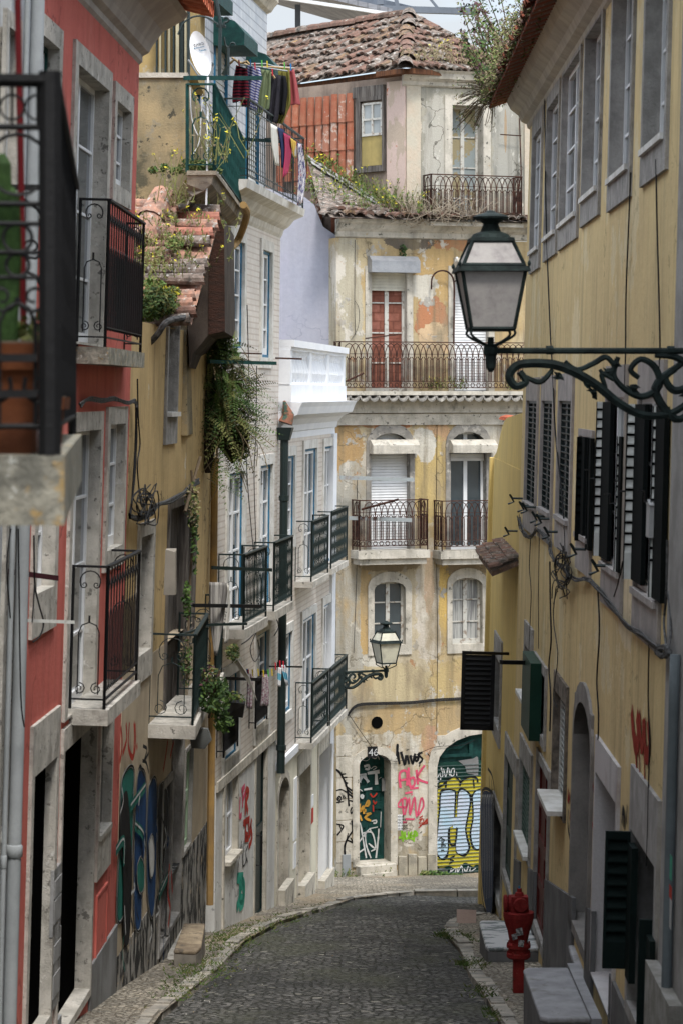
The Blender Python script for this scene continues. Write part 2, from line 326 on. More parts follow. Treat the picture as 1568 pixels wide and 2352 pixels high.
# ------------------------------------------------------------------ building pieces
class House:
    def __init__(s, name, fr, label, base=-6.0, cat='house'):
        s.fr = fr; s.root = root(name, fr, label, cat, base); s.holes = []
    def wall(s, u0, u1, v0, v1, mat, depth=4.0, name='wall', w=0.0, holes=None, back=True):
        hs = [h for h in (s.holes if holes is None else holes) if h[1] > u0 and h[0] < u1 and h[3] > v0 and h[2] < v1]
        us = sorted({u0, u1, *[min(max(x, u0), u1) for h in hs for x in h[:2]]}); vs = sorted({v0, v1, *[min(max(x, v0), v1) for h in hs for x in h[2:4]]})
        mb = MB()
        for a, b in zip(us, us[1:]):
            for c, d in zip(vs, vs[1:]):
                mu, mv = (a+b)/2, (c+d)/2
                if b-a < 1e-5 or d-c < 1e-5 or any(h[0] < mu < h[1] and h[2] < mv < h[3] for h in hs): continue
                mb.quad((a, -w, c), (b, -w, c), (b, -w, d), (a, -w, d))
        if depth:
            y = depth-w
            mb.quad((u0, -w, v0), (u0, -w, v1), (u0, y, v1), (u0, y, v0)); mb.quad((u1, -w, v0), (u1, y, v0), (u1, y, v1), (u1, -w, v1))
            mb.quad((u0, -w, v1), (u1, -w, v1), (u1, y, v1), (u0, y, v1))
            if back: mb.quad((u0, y, v0), (u0, y, v1), (u1, y, v1), (u1, y, v0))
        me = mb.build(name, mat, s.root); return me
    def opening(s, TL, BR, kind='french', fw=.14, ft=None, fb=None, rev=.2, proud=.03, sm=None, frame=WHITE, glass=GLASS, arch=0, rows=3, cols=2,
                edge=None, sill=0, sillm=None, name='window', door=None, ladder=None, uvr=None, stile=.05, slabm=None):
        """TL, BR pixels of the clear opening. Returns (u0,u1,v0,v1) and the thing's window object"""
        if uvr: u0, u1, v0, v1 = uvr
        else:
            u0, v1 = s.fr.uv(*TL); u1, v0 = s.fr.uv(*BR)
        ft = fw if ft is None else ft; fb = fw if fb is None else fb; sm = sm or STONE
        s.holes.append((u0, u1, v0, v1+arch*.0))
        w = -rev+.03; root_ = None
        mb = MB(); iu0, iu1, iv0, iv1 = u0, u1, v0, v1
        if edge:
            e = MB(); t = .045; e.ring((u0, u1, v0, v1), (u0+t, u1-t, v0+t, v1-t), w-.04, w+.02); iu0, iu1, iv0, iv1 = u0+t, u1-t, v0+t, v1-t
        if kind == 'french':
            t = stile
            mb.ring((iu0, iu1, iv0, iv1), (iu0+t, iu1-t, iv0+t*2, iv1-t), w-.04, w)
            for i in range(1, cols):
                x = iu0+(iu1-iu0)*i/cols; mb.box(x-t*.8, x+t*.8, iv0+t*2, iv1-t, w-.04, w+.004)
            for r in range(1, rows):
                z = iv0+(iv1-iv0)*r/rows
                for i in range(cols):
                    a, b = iu0+(iu1-iu0)*i/cols+t, iu0+(iu1-iu0)*(i+1)/cols-t; mb.box(a, b, z-.013, z+.013, w-.03, w-.006)
        elif kind == 'louver':
            for i in range(2):
                a, b = u0+(u1-u0)*i/2, u0+(u1-u0)*(i+1)/2; t = .035
                mb.ring((a, b, v0, v1), (a+t, b-t, v0+t, v1-t), w-.03, w); n = max(6, int((v1-v0)/.07))
                for k in range(n):
                    z = v0+t+(v1-v0-2*t)*k/n; mb.hexa([(a+t, -w+.03, z), (b-t, -w+.03, z), (b-t, -w, z+.02), (a+t, -w, z+.02)], [(a+t, -w+.03, z+.01), (b-t, -w+.03, z+.01), (b-t, -w, z+.03), (a+t, -w, z+.03)])
        elif kind == 'roller':
            n = int((v1-v0)/.055)
            for k in range(n):
                z = v0+(v1-v0)*k/n; h = (v1-v0)/n; mb.hexa([(u0, -w, z), (u1, -w, z), (u1, -w+.02, z), (u0, -w+.02, z)], [(u0, -w+.012, z+h*.9), (u1, -w+.012, z+h*.9), (u1, -w+.03, z+h), (u0, -w+.03, z+h)])
        elif kind in ('door', 'panel'):
            mb.box(u0, u1, v0, v1, w-.05, w-.02); t = .07; n = rows
            for i in range(cols):
                a, b = u0+(u1-u0)*i/cols, u0+(u1-u0)*(i+1)/cols
                for k in range(n):
                    c, d = v0+(v1-v0)*k/n, v0+(v1-v0)*(k+1)/n; mb.ring((a+.005, b-.005, c, d), (a+t, b-t, c+t, d-t), w-.02, w)
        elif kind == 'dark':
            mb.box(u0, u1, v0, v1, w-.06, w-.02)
        win = mb.build(name, frame, s.root)
        if kind in ('french', 'louver'):
            MB().quad((u0, -(w-.025), v0), (u1, -(w-.025), v0), (u1, -(w-.025), v1), (u0, -(w-.025), v1)).build('pane', glass, win)
        if edge: e.build('outer_frame', edge, win)
        sr = MB(); n = 10
        if arch:
            cu = (u0+u1)/2; hw = (u1-u0)/2
            I = [(u0, v0), (u1, v0), (u1, v1-arch)]+[(cu+hw*cos(pi*i/n), v1-arch+arch*sin(pi*i/n)) for i in range(1, n)]+[(u0, v1-arch)]
            ow = hw+fw
            O = [(u0-fw, v0-fb), (u1+fw, v0-fb), (u1+fw, v1-arch+ft*.3)]+[(cu+ow*cos(pi*i/n), v1-arch+ft*.3+(arch+ft*.7)*sin(pi*i/n)) for i in range(1, n)]+[(u0-fw, v1-arch+ft*.3)]
            sr.pring(O, I, -.001, proud, -rev)
            # spandrels between the arch and the square hole
            for sd_ in (0, 1):
                pl = [p for p in I[3:-1]]; pl = pl[:len(pl)//2+1] if sd_ == 0 else pl[len(pl)//2:]
                cor = (u1, v1) if sd_ == 0 else (u0, v1)
                st = (u1, v1-arch) if sd_ == 0 else (u0, v1-arch)
                seq = [st]+pl if sd_ == 0 else pl+[st]
                for a, b in zip(seq, seq[1:]): sr.prism([a, b, cor], -rev, proud-.004)
        else:
            sr.ring((u0-fw, u1+fw, v0-fb, v1+ft), (u0, u1, v0, v1), -.001, proud, -rev)
        sr.build('surround', sm, win)
        if sill: MB().box(u0-fw*.0+.002, u1-.002, v0-.001, v0+.05, -rev+.01, proud+sill).build('sill', sillm or (STONEW if sm is STONEG else sm), win)
        return (u0, u1, v0, v1), win
    def slab(s, pts, v0, v1, mat=STONE, name='balcony', mould=0):
        """pts: plan outline [(u,w),...]"""
        mb = MB(); mb.hexa([(u, -w, v0) for u, w in pts], [(u, -w, v1) for u, w in pts])
        if mould:
            c = sum(p[0] for p in pts)/len(pts)
            q = [(c+(u-c)*.93, w-.06 if w > .05 else w) for u, w in pts]; mb.hexa([(u, -w, v0-mould) for u, w in q], [(u, -w, v0-.001) for u, w in q])
        return mb.build(name, mat, s.root)

def panel(mb, A, B, v0, v1, style, sp=.11, r=.008, post=.014, top=.022):
    """iron railing panel between plan points A,B (u,w) from height v0 to v1"""
    A = Vector((A[0], -A[1], 0)); B = Vector((B[0], -B[1], 0)); D = B-A; L = D.length; D.normalize(); H = v1-v0
    def p(x, z): return A+D*x+Vector((0, 0, v0+z))
    def path(pts, rr=r, n=4): mb.tube([p(x, z) for x, z in pts], rr, n, cap=False)
    n = max(1, round(L/sp)); s = L/n
    N = D.cross(Vector((0, 0, 1)))*top
    def bar(z, hh, k=1.0):
        a, b = p(0, z), p(L, z); q = N*k; mb.hexa([a-q, b-q, b+q, a+q], [a-q+Vector((0, 0, hh)), b-q+Vector((0, 0, hh)), b+q+Vector((0, 0, hh)), a+q+Vector((0, 0, hh))])
    bar(H-.02, .02); bar(.05, .014, .5)
    for x in (0, L): path([(x, -.03), (x, H)], post)
    if style == 'loop':
        bar(.17, .012, .5); bar(H*.74, .010, .4); 
        for i in range(n):
            x = i*s; xm = x+s/2
            path([(x+s*.25, .17)]+[(xm+s*.25*cos(a), H*.62+s*.25*sin(a)) for a in (pi, pi*.75, pi/2, pi/4, 0)]+[(x+s*.75, .17)])
            path([(xm, .17), (xm, H*.64)], r*1.3)
            path([(xm, H*.66)]+[(xm+s*(1-cos(t)), H*.66+(H*.3)*sin(t)) for t in (.5, 1.0, pi/2, 2.1, 2.6)]+[(xm+2*s, H*.66)] if i < n-2 else [(xm, H*.66), (xm, H*.97)])
            path([(xm+s*.4*cos(a), H*.69+s*.35*sin(a)) for a in (pi, 4.2, 4.9, 5.6, 2*pi)])
            path([(xm+s*.33*cos(a), .11+.045*sin(a)) for a in (0, pi/3, 2*pi/3, pi, 4*pi/3, 5*pi/3, 2*pi)])
    elif style == 'twist':
        for i in range(1, n):
            x = i*s; m = 9; mb.tube([p(x, .05+(H-.07)*k/m) for k in range(m+1)], [r*(1.7 if k % 2 else .9) for k in range(m+1)], 4, False)
            path([(x-s*.4, .05), (x, .15), (x+s*.4, .05)]); path([(x-s*.45, H-.02), (x-s*.2, H-.09), (x, H-.02)])
    elif style == 'plain':
        for i in range(1, n): path([(i*s, .05), (i*s, H-.02)])
        bar(.15, .01, .4); bar(H-.12, .01, .4)
    elif style == 'classic':   # black red-house railing: arcs on top, arched pairs
        for i in range(n):
            x = i*s+s/2
            path([(x-s*.25, .12), (x-s*.25, H*.62)]+[(x+s*.25*cos(a), H*.62+s*.4*sin(a)) for a in (pi*.75, pi/2, pi/4)]+[(x+s*.25, H*.62), (x+s*.25, .12)])
            path([(x, H*.66), (x, H-.02)])
            path([(x+s*.3*cos(a), H*.86+s*.3*sin(a)) for a in (0, 1.05, 2.1, pi, 4.2, 5.2, 6.28)])
        bar(.14, .01, .4)
    elif style == 'scroll':
        m = max(1, round(L/.42)); q = L/m
        for i in range(m):
            x = i*q+q/2; R = q*.30
            path([(x+R*cos(RAD(a)), H-.05-R+R*sin(RAD(a))) for a in range(-30, 211, 24)])
            for sg in (-1, 1):
                path([(x+sg*(R*.95-.0)+px_, H-.05-R*1.35+pz) for px_, pz in [(sg*-a, b) for a, b in scroll((R*.35, 0), R*.35, 180, 1.2, 12)]], r*.9)
                path([(x+sg*q*.25+px_, .15+pz) for px_, pz in [(sg*a, b) for a, b in scroll((0, 0), q*.18, 90, 1.4, 12)]], r*.9)
            path([(x-R, .1), (x-R, H*.52)]+[(x+R*cos(a), H*.52+R*sin(a)) for a in (pi*.75, pi/2, pi/4)]+[(x+R, H*.52), (x+R, .1)])
            path([(x, H*.52+R), (x, H*.52+R+.06)], r*1.5)
        for i in range(1, m): path([(i*q, .05), (i*q, H-.02)], r*1.2)
def railing(parent, pts, v0, v1, styles, mat, sp=.11, r=.008, post=.014, top=.022):
    mb = MB()
    for i in range(len(pts)-1): panel(mb, pts[i], pts[i+1], v0, v1, styles if isinstance(styles, str) else styles[i], sp, r, post, top)
    return mb.build('railing', mat, parent)
def pip(poly, x, y):
    c = False; j = len(poly)-1
    for i in range(len(poly)):
        if (poly[i][1] > y) != (poly[j][1] > y) and x < (poly[j][0]-poly[i][0])*(y-poly[i][1])/(poly[j][1]-poly[i][1])+poly[i][0]: c = not c
        j = i
    return c
def tiles(mb, poly, e0, e1, nm, tw=.21, tl=.36, r=.095, jit=.02, missing=.0, lift=.0, ridge=()):
    """barrel tiles over a 3-D polygon; e0->e1 is the eave direction (tiles run perpendicular to it)"""
    e0 = Vector(e0); X = (Vector(e1)-e0).normalized(); P = [Vector(p) for p in poly]
    Nn = (P[1]-P[0]).cross(P[2]-P[0])
    if Nn.length < 1e-6: Nn = (P[2]-P[0]).cross(P[3]-P[0])
    Nn.normalize(); Nn = Nn if Nn.z > 0 else -Nn; Y = Nn.cross(X); Y = Y if Y.z > 0 else -Y
    q = [((p-e0).dot(X), (p-e0).dot(Y)) for p in P]; x0 = min(a for a, b in q); x1 = max(a for a, b in q); y0 = min(b for a, b in q); y1 = max(b for a, b in q)
    mb.m = 1; mb.add([p-Nn*.02 for p in P], [tuple(range(len(P)))])
    ny = int((y1-y0)/tl)+1; nx = int((x1-x0)/tw)+1
    for j in range(ny, -1, -1):
        for i in range(nx+1):
            x = x0+(i+.5)*tw; y = y0+j*tl
            if not pip(q, x, y+tl*.5) or random.random() < missing: continue
            jx = random.uniform(-jit, jit); an = random.uniform(-jit, jit)*2.2; mb.m = random.choices(range(nm), [3, 3, 2, 1][:nm])[0]
            k = len(mb.v); m = 5; jy = random.uniform(-jit, jit)*1.5
            for t, (yy, rr, dz) in enumerate(((-.03, r*1.06, .035+random.uniform(0, jit)), (tl+.02, r*.86, .0))):
                for a in range(m+1):
                    th = pi*a/m; px_ = cos(th)*rr; pz = sin(th)*rr*.75
                    mb.v.append(tuple(e0+X*(x+jx+px_+an*yy)+Y*(y+yy+jy)+Nn*(pz+dz)))
            for a in range(m): mb.f.append((k+a, k+a+1, k+m+1+a+1, k+m+1+a)); mb.fm.append(mb.m)
            # thickness lip at the low end
            k2 = len(mb.v)
            for a in range(m+1):
                th = pi*a/m; mb.v.append(tuple(e0+X*(x+jx+cos(th)*r*.88-an*.03)+Y*(y-.03+jy)+Nn*(sin(th)*r*.58+.035)))
            for a in range(m): mb.f.append((k+a, k+a+1, k2+a+1, k2+a)); mb.fm.append(mb.m)
def ridge(mb, A, B, nm, r=.12, tl=.38, jit=.02):
    A = Vector(A); B = Vector(B); D = B-A; L = D.length; D.normalize(); S = D.cross(Vector((0, 0, 1))).normalized(); Nn = S.cross(D); n = max(1, int(L/tl))
    for i in range(n):
        mb.m = random.randrange(nm); k = len(mb.v); m = 6; o = Vector((random.uniform(-jit, jit),)*3)
        for (t, rr) in ((i*L/n-.03, r*1.08), ((i+1)*L/n+.03, r*.92)):
            for a in range(m+1):
                th = pi*a/m; mb.v.append(tuple(A+D*t+S*cos(th)*rr+Nn*(sin(th)*rr-.02)+o))
        for a in range(m): mb.f.append((k+a, k+a+1, k+m+2+a, k+m+1+a)); mb.fm.append(mb.m)
def leaves(mb, c, rad, n, size, ms=(0, 1), flat=0):
    for _ in range(n):
        d = Vector((random.gauss(0, 1), random.gauss(0, 1), random.gauss(0, 1))).normalized()*random.random()**.45
        p = Vector(c)+Vector((d.x*rad[0], d.y*rad[1], d.z*rad[2])); mb.m = random.choice(ms); s = size*random.uniform(.6, 1.3)
        a = Vector((random.uniform(-1, 1), random.uniform(-1, 1), random.uniform(-1, 1))).normalized(); b = a.orthogonal().normalized()
        mb.add([p-a*s, p-b*s*.45, p+a*s, p+b*s*.45], [(0, 1, 2, 3)])
def plant(parent_or_none, clumps, name, label, cat, stems=(), group=None, mats=None, extra=None):
    """foliage mesh plus stem mesh under an Empty"""
    rt = root(name, W0, label, cat, 0.0, group); mb = MB()
    for (c, rad, n, size, ms) in clumps: leaves(mb, c, rad, n, size, ms)
    if extra: extra(mb)
    mb.build('foliage', mats or LEAF, rt)
    if stems:
        sb = MB()
        for st in stems: sb.tube(catmull(st[0], 4), st[1], 4)
        sb.build('stem', BARK, rt)
    return centre(rt)
def weeds(name, label, spots, n, size, cat='plant', group=None, ms=(0, 1, 2), fl=0, dry=0, hgt=.25, stem=True):
    """upright weeds: thin stems with leaves at given 3-D points"""
    rt = root(name, W0, label, cat, 0.0, group); mb = MB(); sb = MB()
    for (c, R) in spots:
        for _ in range(n):
            p = Vector(c)+Vector((random.gauss(0, R), random.gauss(0, R), random.uniform(-.02, .02))); h = hgt*random.uniform(.4, 1.3); q = p+Vector((random.gauss(0, h*.3), random.gauss(0, h*.3), h))
            sb.tube([p, (p+q)/2+Vector((random.gauss(0, h*.08),)*2+(0,)), q], [.006, .005, .003], 3, False)
            for k in range(random.randint(4, 9)):
                t = random.random(); o = p.lerp(q, t); leaves(mb, o, (.03, .03, .02), 1, size, (3,) if random.random() < dry else ms)
            if random.random() < fl: leaves(mb, q, (.03, .03, .03), 3, .022, (4,))
    f = mb.build('foliage', LEAF, rt); sb.build('stem', [LEAF[3] if dry > .4 else LEAF[2]], rt); return centre(rt)
def stroke(mb, fr, pts, conv, wd=.03, w=.006, smooth=True, wob=0, fixed=None):
    """painted line on a wall plane"""
    q = [fr.P(*conv(*p), w if fixed is None else fixed) for p in pts]; q = catmull(q, 5) if smooth and len(q) > 2 else q
    y = -(w if fixed is None else fixed)
    L, Rr = [], []
    for i, p in enumerate(q):
        t = q[min(i+1, len(q)-1)]-q[max(i-1, 0)]; t.y = 0
        if t.length < 1e-9: t = Vector((1, 0, 0))
        t.normalize(); n = Vector((-t.z, 0, t.x))*wd*.5*(1+wob*random.uniform(-1, 1)); L.append(p+n); Rr.append(p-n)
    k = len(mb.v); mb.v += [tuple(x) for x in L]+[tuple(x) for x in Rr]; n = len(L)
    mb.f += [(k+i, k+i+1, k+n+i+1, k+n+i) for i in range(n-1)]; mb.fm += [mb.m]*(n-1)
def blob(mb, fr, pts, conv, w=.006):
    q = [fr.P(*conv(*p), w) for p in pts]; q = catmull(q+[q[0]], 4)[:-1]; mb.add(q, [tuple(range(len(q)))])
def crop(x0, y0, s): return lambda x, y: (x0*.6272+s*x, y0*.6272+s*y)
ident = lambda x, y: (x, y)
# ------------------------------------------------------------------ setting: ground, road, pavements, kerbs
def cobble(name, c, c2, w, h, mort, dirt):
    def ex(nt, vec, col):
        m = NN(nt, 'ShaderNodeMapping'); nt.links.new(vec, m.inputs[0]); m.inputs['Scale'].default_value = (1/w, 1/h, 0)
        v = NN(nt, 'ShaderNodeTexVoronoi'); v.inputs['Scale'].default_value = 1; v.inputs['Randomness'].default_value = .8; nt.links.new(m.outputs[0], v.inputs[0])
        v2 = NN(nt, 'ShaderNodeTexVoronoi', feature='DISTANCE_TO_EDGE'); v2.inputs['Scale'].default_value = 1; v2.inputs['Randomness'].default_value = .8; nt.links.new(m.outputs[0], v2.inputs[0])
        s = NN(nt, 'ShaderNodeSeparateColor'); nt.links.new(v.outputs['Color'], s.inputs[0])
        cc = mixc(nt, s.outputs[0], (.7, .7, .7), (1.35, 1.33, 1.3)); col = mixc(nt, 1, col, cc, 'MULTIPLY'); col = mixc(nt, mth(nt, 'GREATER_THAN', s.outputs[2], .965), col, (.24, .23, .20))
        col = mixc(nt, 1, col, mixc(nt, ramp(nt, noise(nt, vec, .35, 5, (1.6, .5, 1), .6, (9, 2, 4)), .35, .65), (.7, .7, .7), (1.5, 1.48, 1.42)), 'MULTIPLY')
        e = ramp(nt, v2.outputs['Distance'], .03, .16); col = mixc(nt, e, mort, col)
        col = mixc(nt, mth(nt, 'MULTIPLY', ramp(nt, noise(nt, vec, .55, 6, (1, .5, 1), .6, (4, 4, 4)), .5, .68), .75), col, dirt)
        b = nt.nodes['Principled BSDF']; bp = NN(nt, 'ShaderNodeBump'); bp.inputs['Strength'].default_value = 1.0; bp.inputs['Distance'].default_value = .035
        nt.links.new(mth(nt, 'ADD', e, mth(nt, 'MULTIPLY', s.outputs[1], .6)), bp.inputs['Height']); nt.links.new(bp.outputs[0], b.inputs['Normal'])
        return col
    return M(name, c, .8, c2=c2, scale=1.3, bump=0, extra=ex, spec=.18)
ROAD = cobble('basalt_cobbles', (.13, .127, .125), (.09, .088, .087), .10, .075, (.035, .036, .030), (.085, .088, .06))
PAVE = cobble('limestone_setts', (.34, .31, .26), (.25, .23, .2), .07, .055, (.15, .13, .10), (.38, .30, .20))
SOIL = M('soil', (.2, .17, .13), .95)
KERB = M('kerb_stone', (.38, .345, .29), .9, c2=(.20, .19, .17), scale=3, bump=.6, bscale=30)
g = MB(); ys = [-600, -40, -10, 10, 20, 30, 40, 50, 52, 56, 80, 1500]
def gzz(y): return -(2.6+.137*max(min(y, 52), -40))
for a, b in zip(ys, ys[1:]): g.quad((-900, a, gzz(a)-.12), (900, a, gzz(a)-.12), (900, b, gzz(b)-.12), (-900, b, gzz(b)-.12))
tag(g.build('ground', SOIL), kind='structure')
def grid(name, x0, x1, y0, y1, f, mat, nx=60, ny=240):
    v = [(x0+(x1-x0)*i/nx, y0+(y1-y0)*j/ny, 0) for j in range(ny+1) for i in range(nx+1)]; v = [(x, y, f(x, y)) for x, y, _ in v]
    mb = MB(); mb.add(v, [(j*(nx+1)+i, j*(nx+1)+i+1, (j+1)*(nx+1)+i+1, (j+1)*(nx+1)+i) for j in range(ny) for i in range(nx)])
    return tag(mb.build(name, mat, smooth=True), kind='structure')
from mathutils import noise as mnoise
def hump(x, y): return .02*mnoise.noise(Vector((x*.9, y*.35, 0)))+.012*mnoise.noise(Vector((x*4, y*2, 3)))
grid('road', -4, 9, 3, 56, lambda x, y: gzz(y)+.004+.05*(1-min(1, abs(x-.1)/2.2)**2)+hump(x, y), ROAD, 90, 420)
KL = [(-1.75, 3), (-1.75, 14), (-1.72, 21), (-1.70, 24.5), (-1.40, 29.5), (-1.25, 33.9), (-.89, 37.5), (-.58, 39.2), (-.13, 41.3), (.2, 43.3), (.88, 44.6), (1.25, 45.2), (1.96, 45.3), (3.4, 45.6), (8, 47.6)]
KR = [(1.5, 3), (1.5, 14), (1.45, 24.5), (1.45, 26.6), (1.42, 29.1), (1.47, 32.4), (1.41, 34.8), (1.45, 36.6), (1.66, 38.2), (2.1, 39.3), (2.7, 39.6)]
def interp(K, y):
    for (x0, y0), (x1, y1) in zip(K, K[1:]):
        if y0 <= y <= y1: return x0+(x1-x0)*(y-y0)/(y1-y0)
    return K[-1][0]
pl = MB()
for a, b in zip(KL, KL[1:]):
    if b[0] <= .3: pl.quad((-4.6, a[1], gzz(a[1])+.11), (a[0], a[1], gzz(a[1])+.1), (b[0], b[1], gzz(b[1])+.1), (-4.6, b[1], gzz(b[1])+.11))
for a, b in zip(KL, KL[1:]):
    if b[0] > .3:
        c0 = (a[0]*1.1+.1, 52); c1 = (b[0]*1.1+.1, 52); pl.quad((a[0], a[1], gzz(a[1])+.1), (b[0], b[1], gzz(b[1])+.1), (*c1, gzz(52)+.08), (*c0, gzz(52)+.08)); pl.quad((*c0, gzz(52)+.08), (*c1, gzz(52)+.08), (c1[0], 57, gzz(52)+.08), (c0[0], 57, gzz(52)+.08))
y = KL[9][1]; pl.quad((-4.6, y, gzz(y)+.1), (.2, y, gzz(y)+.1), (.32, 52, gzz(52)+.08), (-4.6, 52, gzz(52)+.08))
bm = bmesh.new()
tag(pl.build('pavement_left', PAVE), kind='structure')
pr = MB()
for a, b in zip(KR, KR[1:]): pr.quad((a[0], a[1], gzz(a[1])+.1), (3.4, a[1], gzz(a[1])+.11), (3.4, b[1], gzz(b[1])+.11), (b[0], b[1], gzz(b[1])+.1))
tag(pr.build('pavement_right', PAVE), kind='structure')
bm.free()
def kerb(name, K, side):
    mb = MB(); rnd = random.Random(3); K = [Vector((x, y, 0)) for x, y in K]; P = catmull(K, 6); acc = 0; i = 0; pos = P[0]; seg = []
    L = [0]
    for a, b in zip(P, P[1:]): L.append(L[-1]+(b-a).length)
    def pt(t):
        for k in range(len(P)-1):
            if L[k] <= t <= L[k+1]: return P[k].lerp(P[k+1], (t-L[k])/(L[k+1]-L[k]+1e-9))
        return P[-1]
    t = 0
    while t < L[-1]-.2:
        l = rnd.uniform(.42, .85); a, b = pt(t+.012), pt(min(t+l-.012, L[-1])); d = (b-a).normalized(); n = Vector((-d.y, d.x, 0))*side; j = rnd.uniform(-.015, .015); wd = rnd.uniform(.13, .2)
        f = lambda p, o, z: (p+n*o)+Vector((0, 0, gzz(p.y)+z)); zt = .115+j
        mb.hexa([f(a, -.0+j, -.1), f(b, -.0+j, -.1), f(b, wd, -.1), f(a, wd, -.1)], [f(a, .012+j, zt), f(b, .012+j, zt+rnd.uniform(-.012, .012)), f(b, wd, zt), f(a, wd, zt)])
        t += l
    return tag(mb.build(name, KERB), kind='structure')
kerb('kerb_left', KL, 1); kerb('kerb_right', KR, -1)

# ------------------------------------------------------------------ facade planes
FN = Fr(-1.28, 7.2, -2.49, 18.9, 0)
F1 = Fr(-2.49, 18.9, -2.16, 26.5, 1.6)
FC = Fr(-2.16, 26.5, -1.66, 35.2, 1.6)
FA = Fr(-1.66, 35.2, -.13, 47.9, .65)
FF = Fr(-.103, 51.0, -.103+cos(RAD(20)), 51.0+sin(RAD(20)), 0)
FRt = Fr(2.26+.007*43.5, 43.5, 2.26+.007*5, 5, -1.5)
c0 = lambda zx, zy, x0, y0, s: (x0*.6272+s*zx, y0*.6272+s*zy)

# ================================================================== near house on the left (its balcony is the big dark one)
NEARW = M('near_render', (.50, .50, .47), .9, c2=(.38, .37, .34), streak=.4)
h = House('near_house', FN, 'pale rendered house at the left edge carrying the nearest iron balcony', -4.2)
u_end = FN.len
h.wall(-1.2, u_end, -5.6, 6.5, NEARW, 4)
ux0 = FN.L(at(148, 905, 7.2)).x; wx0 = -FN.L(at(148, 905, 7.2)).y; q = FN.L(at(188, 905, 11.0)); ux1, wx1 = q.x, -q.y
bal = h.slab([(ux0, 0.0), (ux0, wx0), (ux1, wx1), (ux1, 0.0)], -.365, -.17, ROUGH)
e = .04
mb = MB(); railp = [(ux0+.03, .0), (ux0+.03, wx0-e), (ux1-.03, wx1-e), (ux1-.03, 0)]
panel(mb, railp[1], railp[2], -.15, .885, 'twist', .085, .010, .018, .03)
panel(mb, railp[2], railp[3], -.15, .885, 'scroll', .1, .007, .014, .03)
# the near side panel: rings between rails and scrolls, like the photograph's
A = Vector((ux0+.03, 0, 0)); B = Vector((ux0+.03, -(wx0-e), 0)); Lp = (B-A).length; D = (B-A).normalized()
pt = lambda x, z: B-D*x+Vector((0, 0, z))
for z, r in ((.87, .014), (.745, .009), (.53, .008), (.475, .007), (.395, .007), (.325, .006), (-.09, .008)): mb.tube([pt(0, z), pt(Lp, z)], r, 4)
mb.box(ux0+.0, ux0+.06, .87, .89, 0, wx0-e)
for k in range(9):
    x = .035+k*.07
    if x > Lp: break
    mb.tube([pt(x, .745), pt(x, .87)], .004, 4, False)
    mb.tube([pt(x+.035*cos(a), .80+.035*sin(a)) for a in [t*pi/5 for t in range(11)]], .004, 4, False)
for k in range(3):
    x = .09+k*.19
    for zc, rr in ((.64, .085), (.435, .04), (.36, .032)):
        mb.tube([pt(x+rr*cos(t*pi/8), zc+rr*sin(t*pi/8)) for t in range(17)], .0055, 4, False)
    for sg in (-1, 1):
        mb.tube([pt(x+sg*a, .27+b) for a, b in scroll((.045, 0), .045, 180, 1.3, 16)], .0055, 4, False)
        mb.tube([pt(x+sg*(.02+a), .02+b) for a, b in scroll((.05, 0), .055, 150, 1.4, 16)], .006, 4, False)
    mb.tube([pt(x-.05, -.1), pt(x-.05, .2), pt(x-.03, .24), pt(x, .255), pt(x+.03, .24), pt(x+.05, .2), pt(x+.05, -.1)], .006, 4, False)
    for z in (.0, .1): mb.box(A.x-.014, A.x+.014, z-.01, z+.012, -(pt(x, 0).y)-.055, -(pt(x, 0).y)+.055)
for x, r in ((0, .03), (Lp*.5, .009)): mb.tube([pt(x, -.17), pt(x, .88)], r, 6)
mb.tube([pt(0, .9), pt(0, -.17)], .034, 8)
mb.build('railing', IRON, bal)
# green plants, terracotta planters and a bag on this balcony
TERRA = M('terracotta', (.17, .058, .024), .75, c2=(.11, .04, .02), scale=4, bump=.2)
def planter(pos, wx, wy, hh, name, label, tagm=None, group=None):
    rt = root(name, W0, label, 'planter', 0.0, group); mb = MB(); x, y, z = pos; a = .84
    R = lambda k, zz: [(x-wx*k, y-wy*k, zz), (x+wx*k, y-wy*k, zz), (x+wx*k, y+wy*k, zz), (x-wx*k, y+wy*k, zz)]
    mb.hexa(R(a*.9, z), R(a, z+hh*.76)); mb.hexa(R(1, z+hh*.76), R(1.03, z+hh)); mb.build('pot', TERRA, rt)
    MB().hexa(R(.9, z+hh*1.0), R(.9, z+hh*1.02)).build('soil', SOIL, rt)
    if tagm: MB().box(x-wx*.7, x-wx*.25, z+hh*.83, z+hh*.92, -(y-wy*1.02)+.0, -(y-wy*1.02)+.004).build('sticker', WHITE, rt)
    return centre(rt)
p = at(28, 905, 7.45); planter((p.x-.02, p.y, -.17), .115, .12, .315, 'planter', 'large brown terracotta planter on the nearest stone balcony', True)
p = at(88, 905, 8.3); planter((p.x, p.y, -.17), .09, .09, .16, 'planter', 'small terracotta planter behind the large one on the nearest balcony')
mb = MB(); p = at(93, 905, 7.5); c = Vector((p.x, p.y, -.168))
n = 14; prof = [(.04, 0), (.052, .015), (.054, .035), (.048, .055), (.03, .07), (.012, .085), (.02, .097)]
for i, (r, z) in enumerate(prof):
    for j in range(n): 
        th = 2*pi*j/n; rr = r*(1+.22*sin(j*2.3+i)+.1*sin(j*5+i*2)); mb.v.append((c.x+rr*cos(th)*.95, c.y+rr*sin(th)*.8, c.z+z+.006*sin(j*3)))
mb.f = [(i*n+j, i*n+(j+1) % n, (i+1)*n+(j+1) % n, (i+1)*n+j) for i in range(len(prof)-1) for j in range(n)]+[tuple(range(n))[::-1], tuple((len(prof)-1)*n+j for j in range(n))]; mb.fm = [0]*len(mb.f)
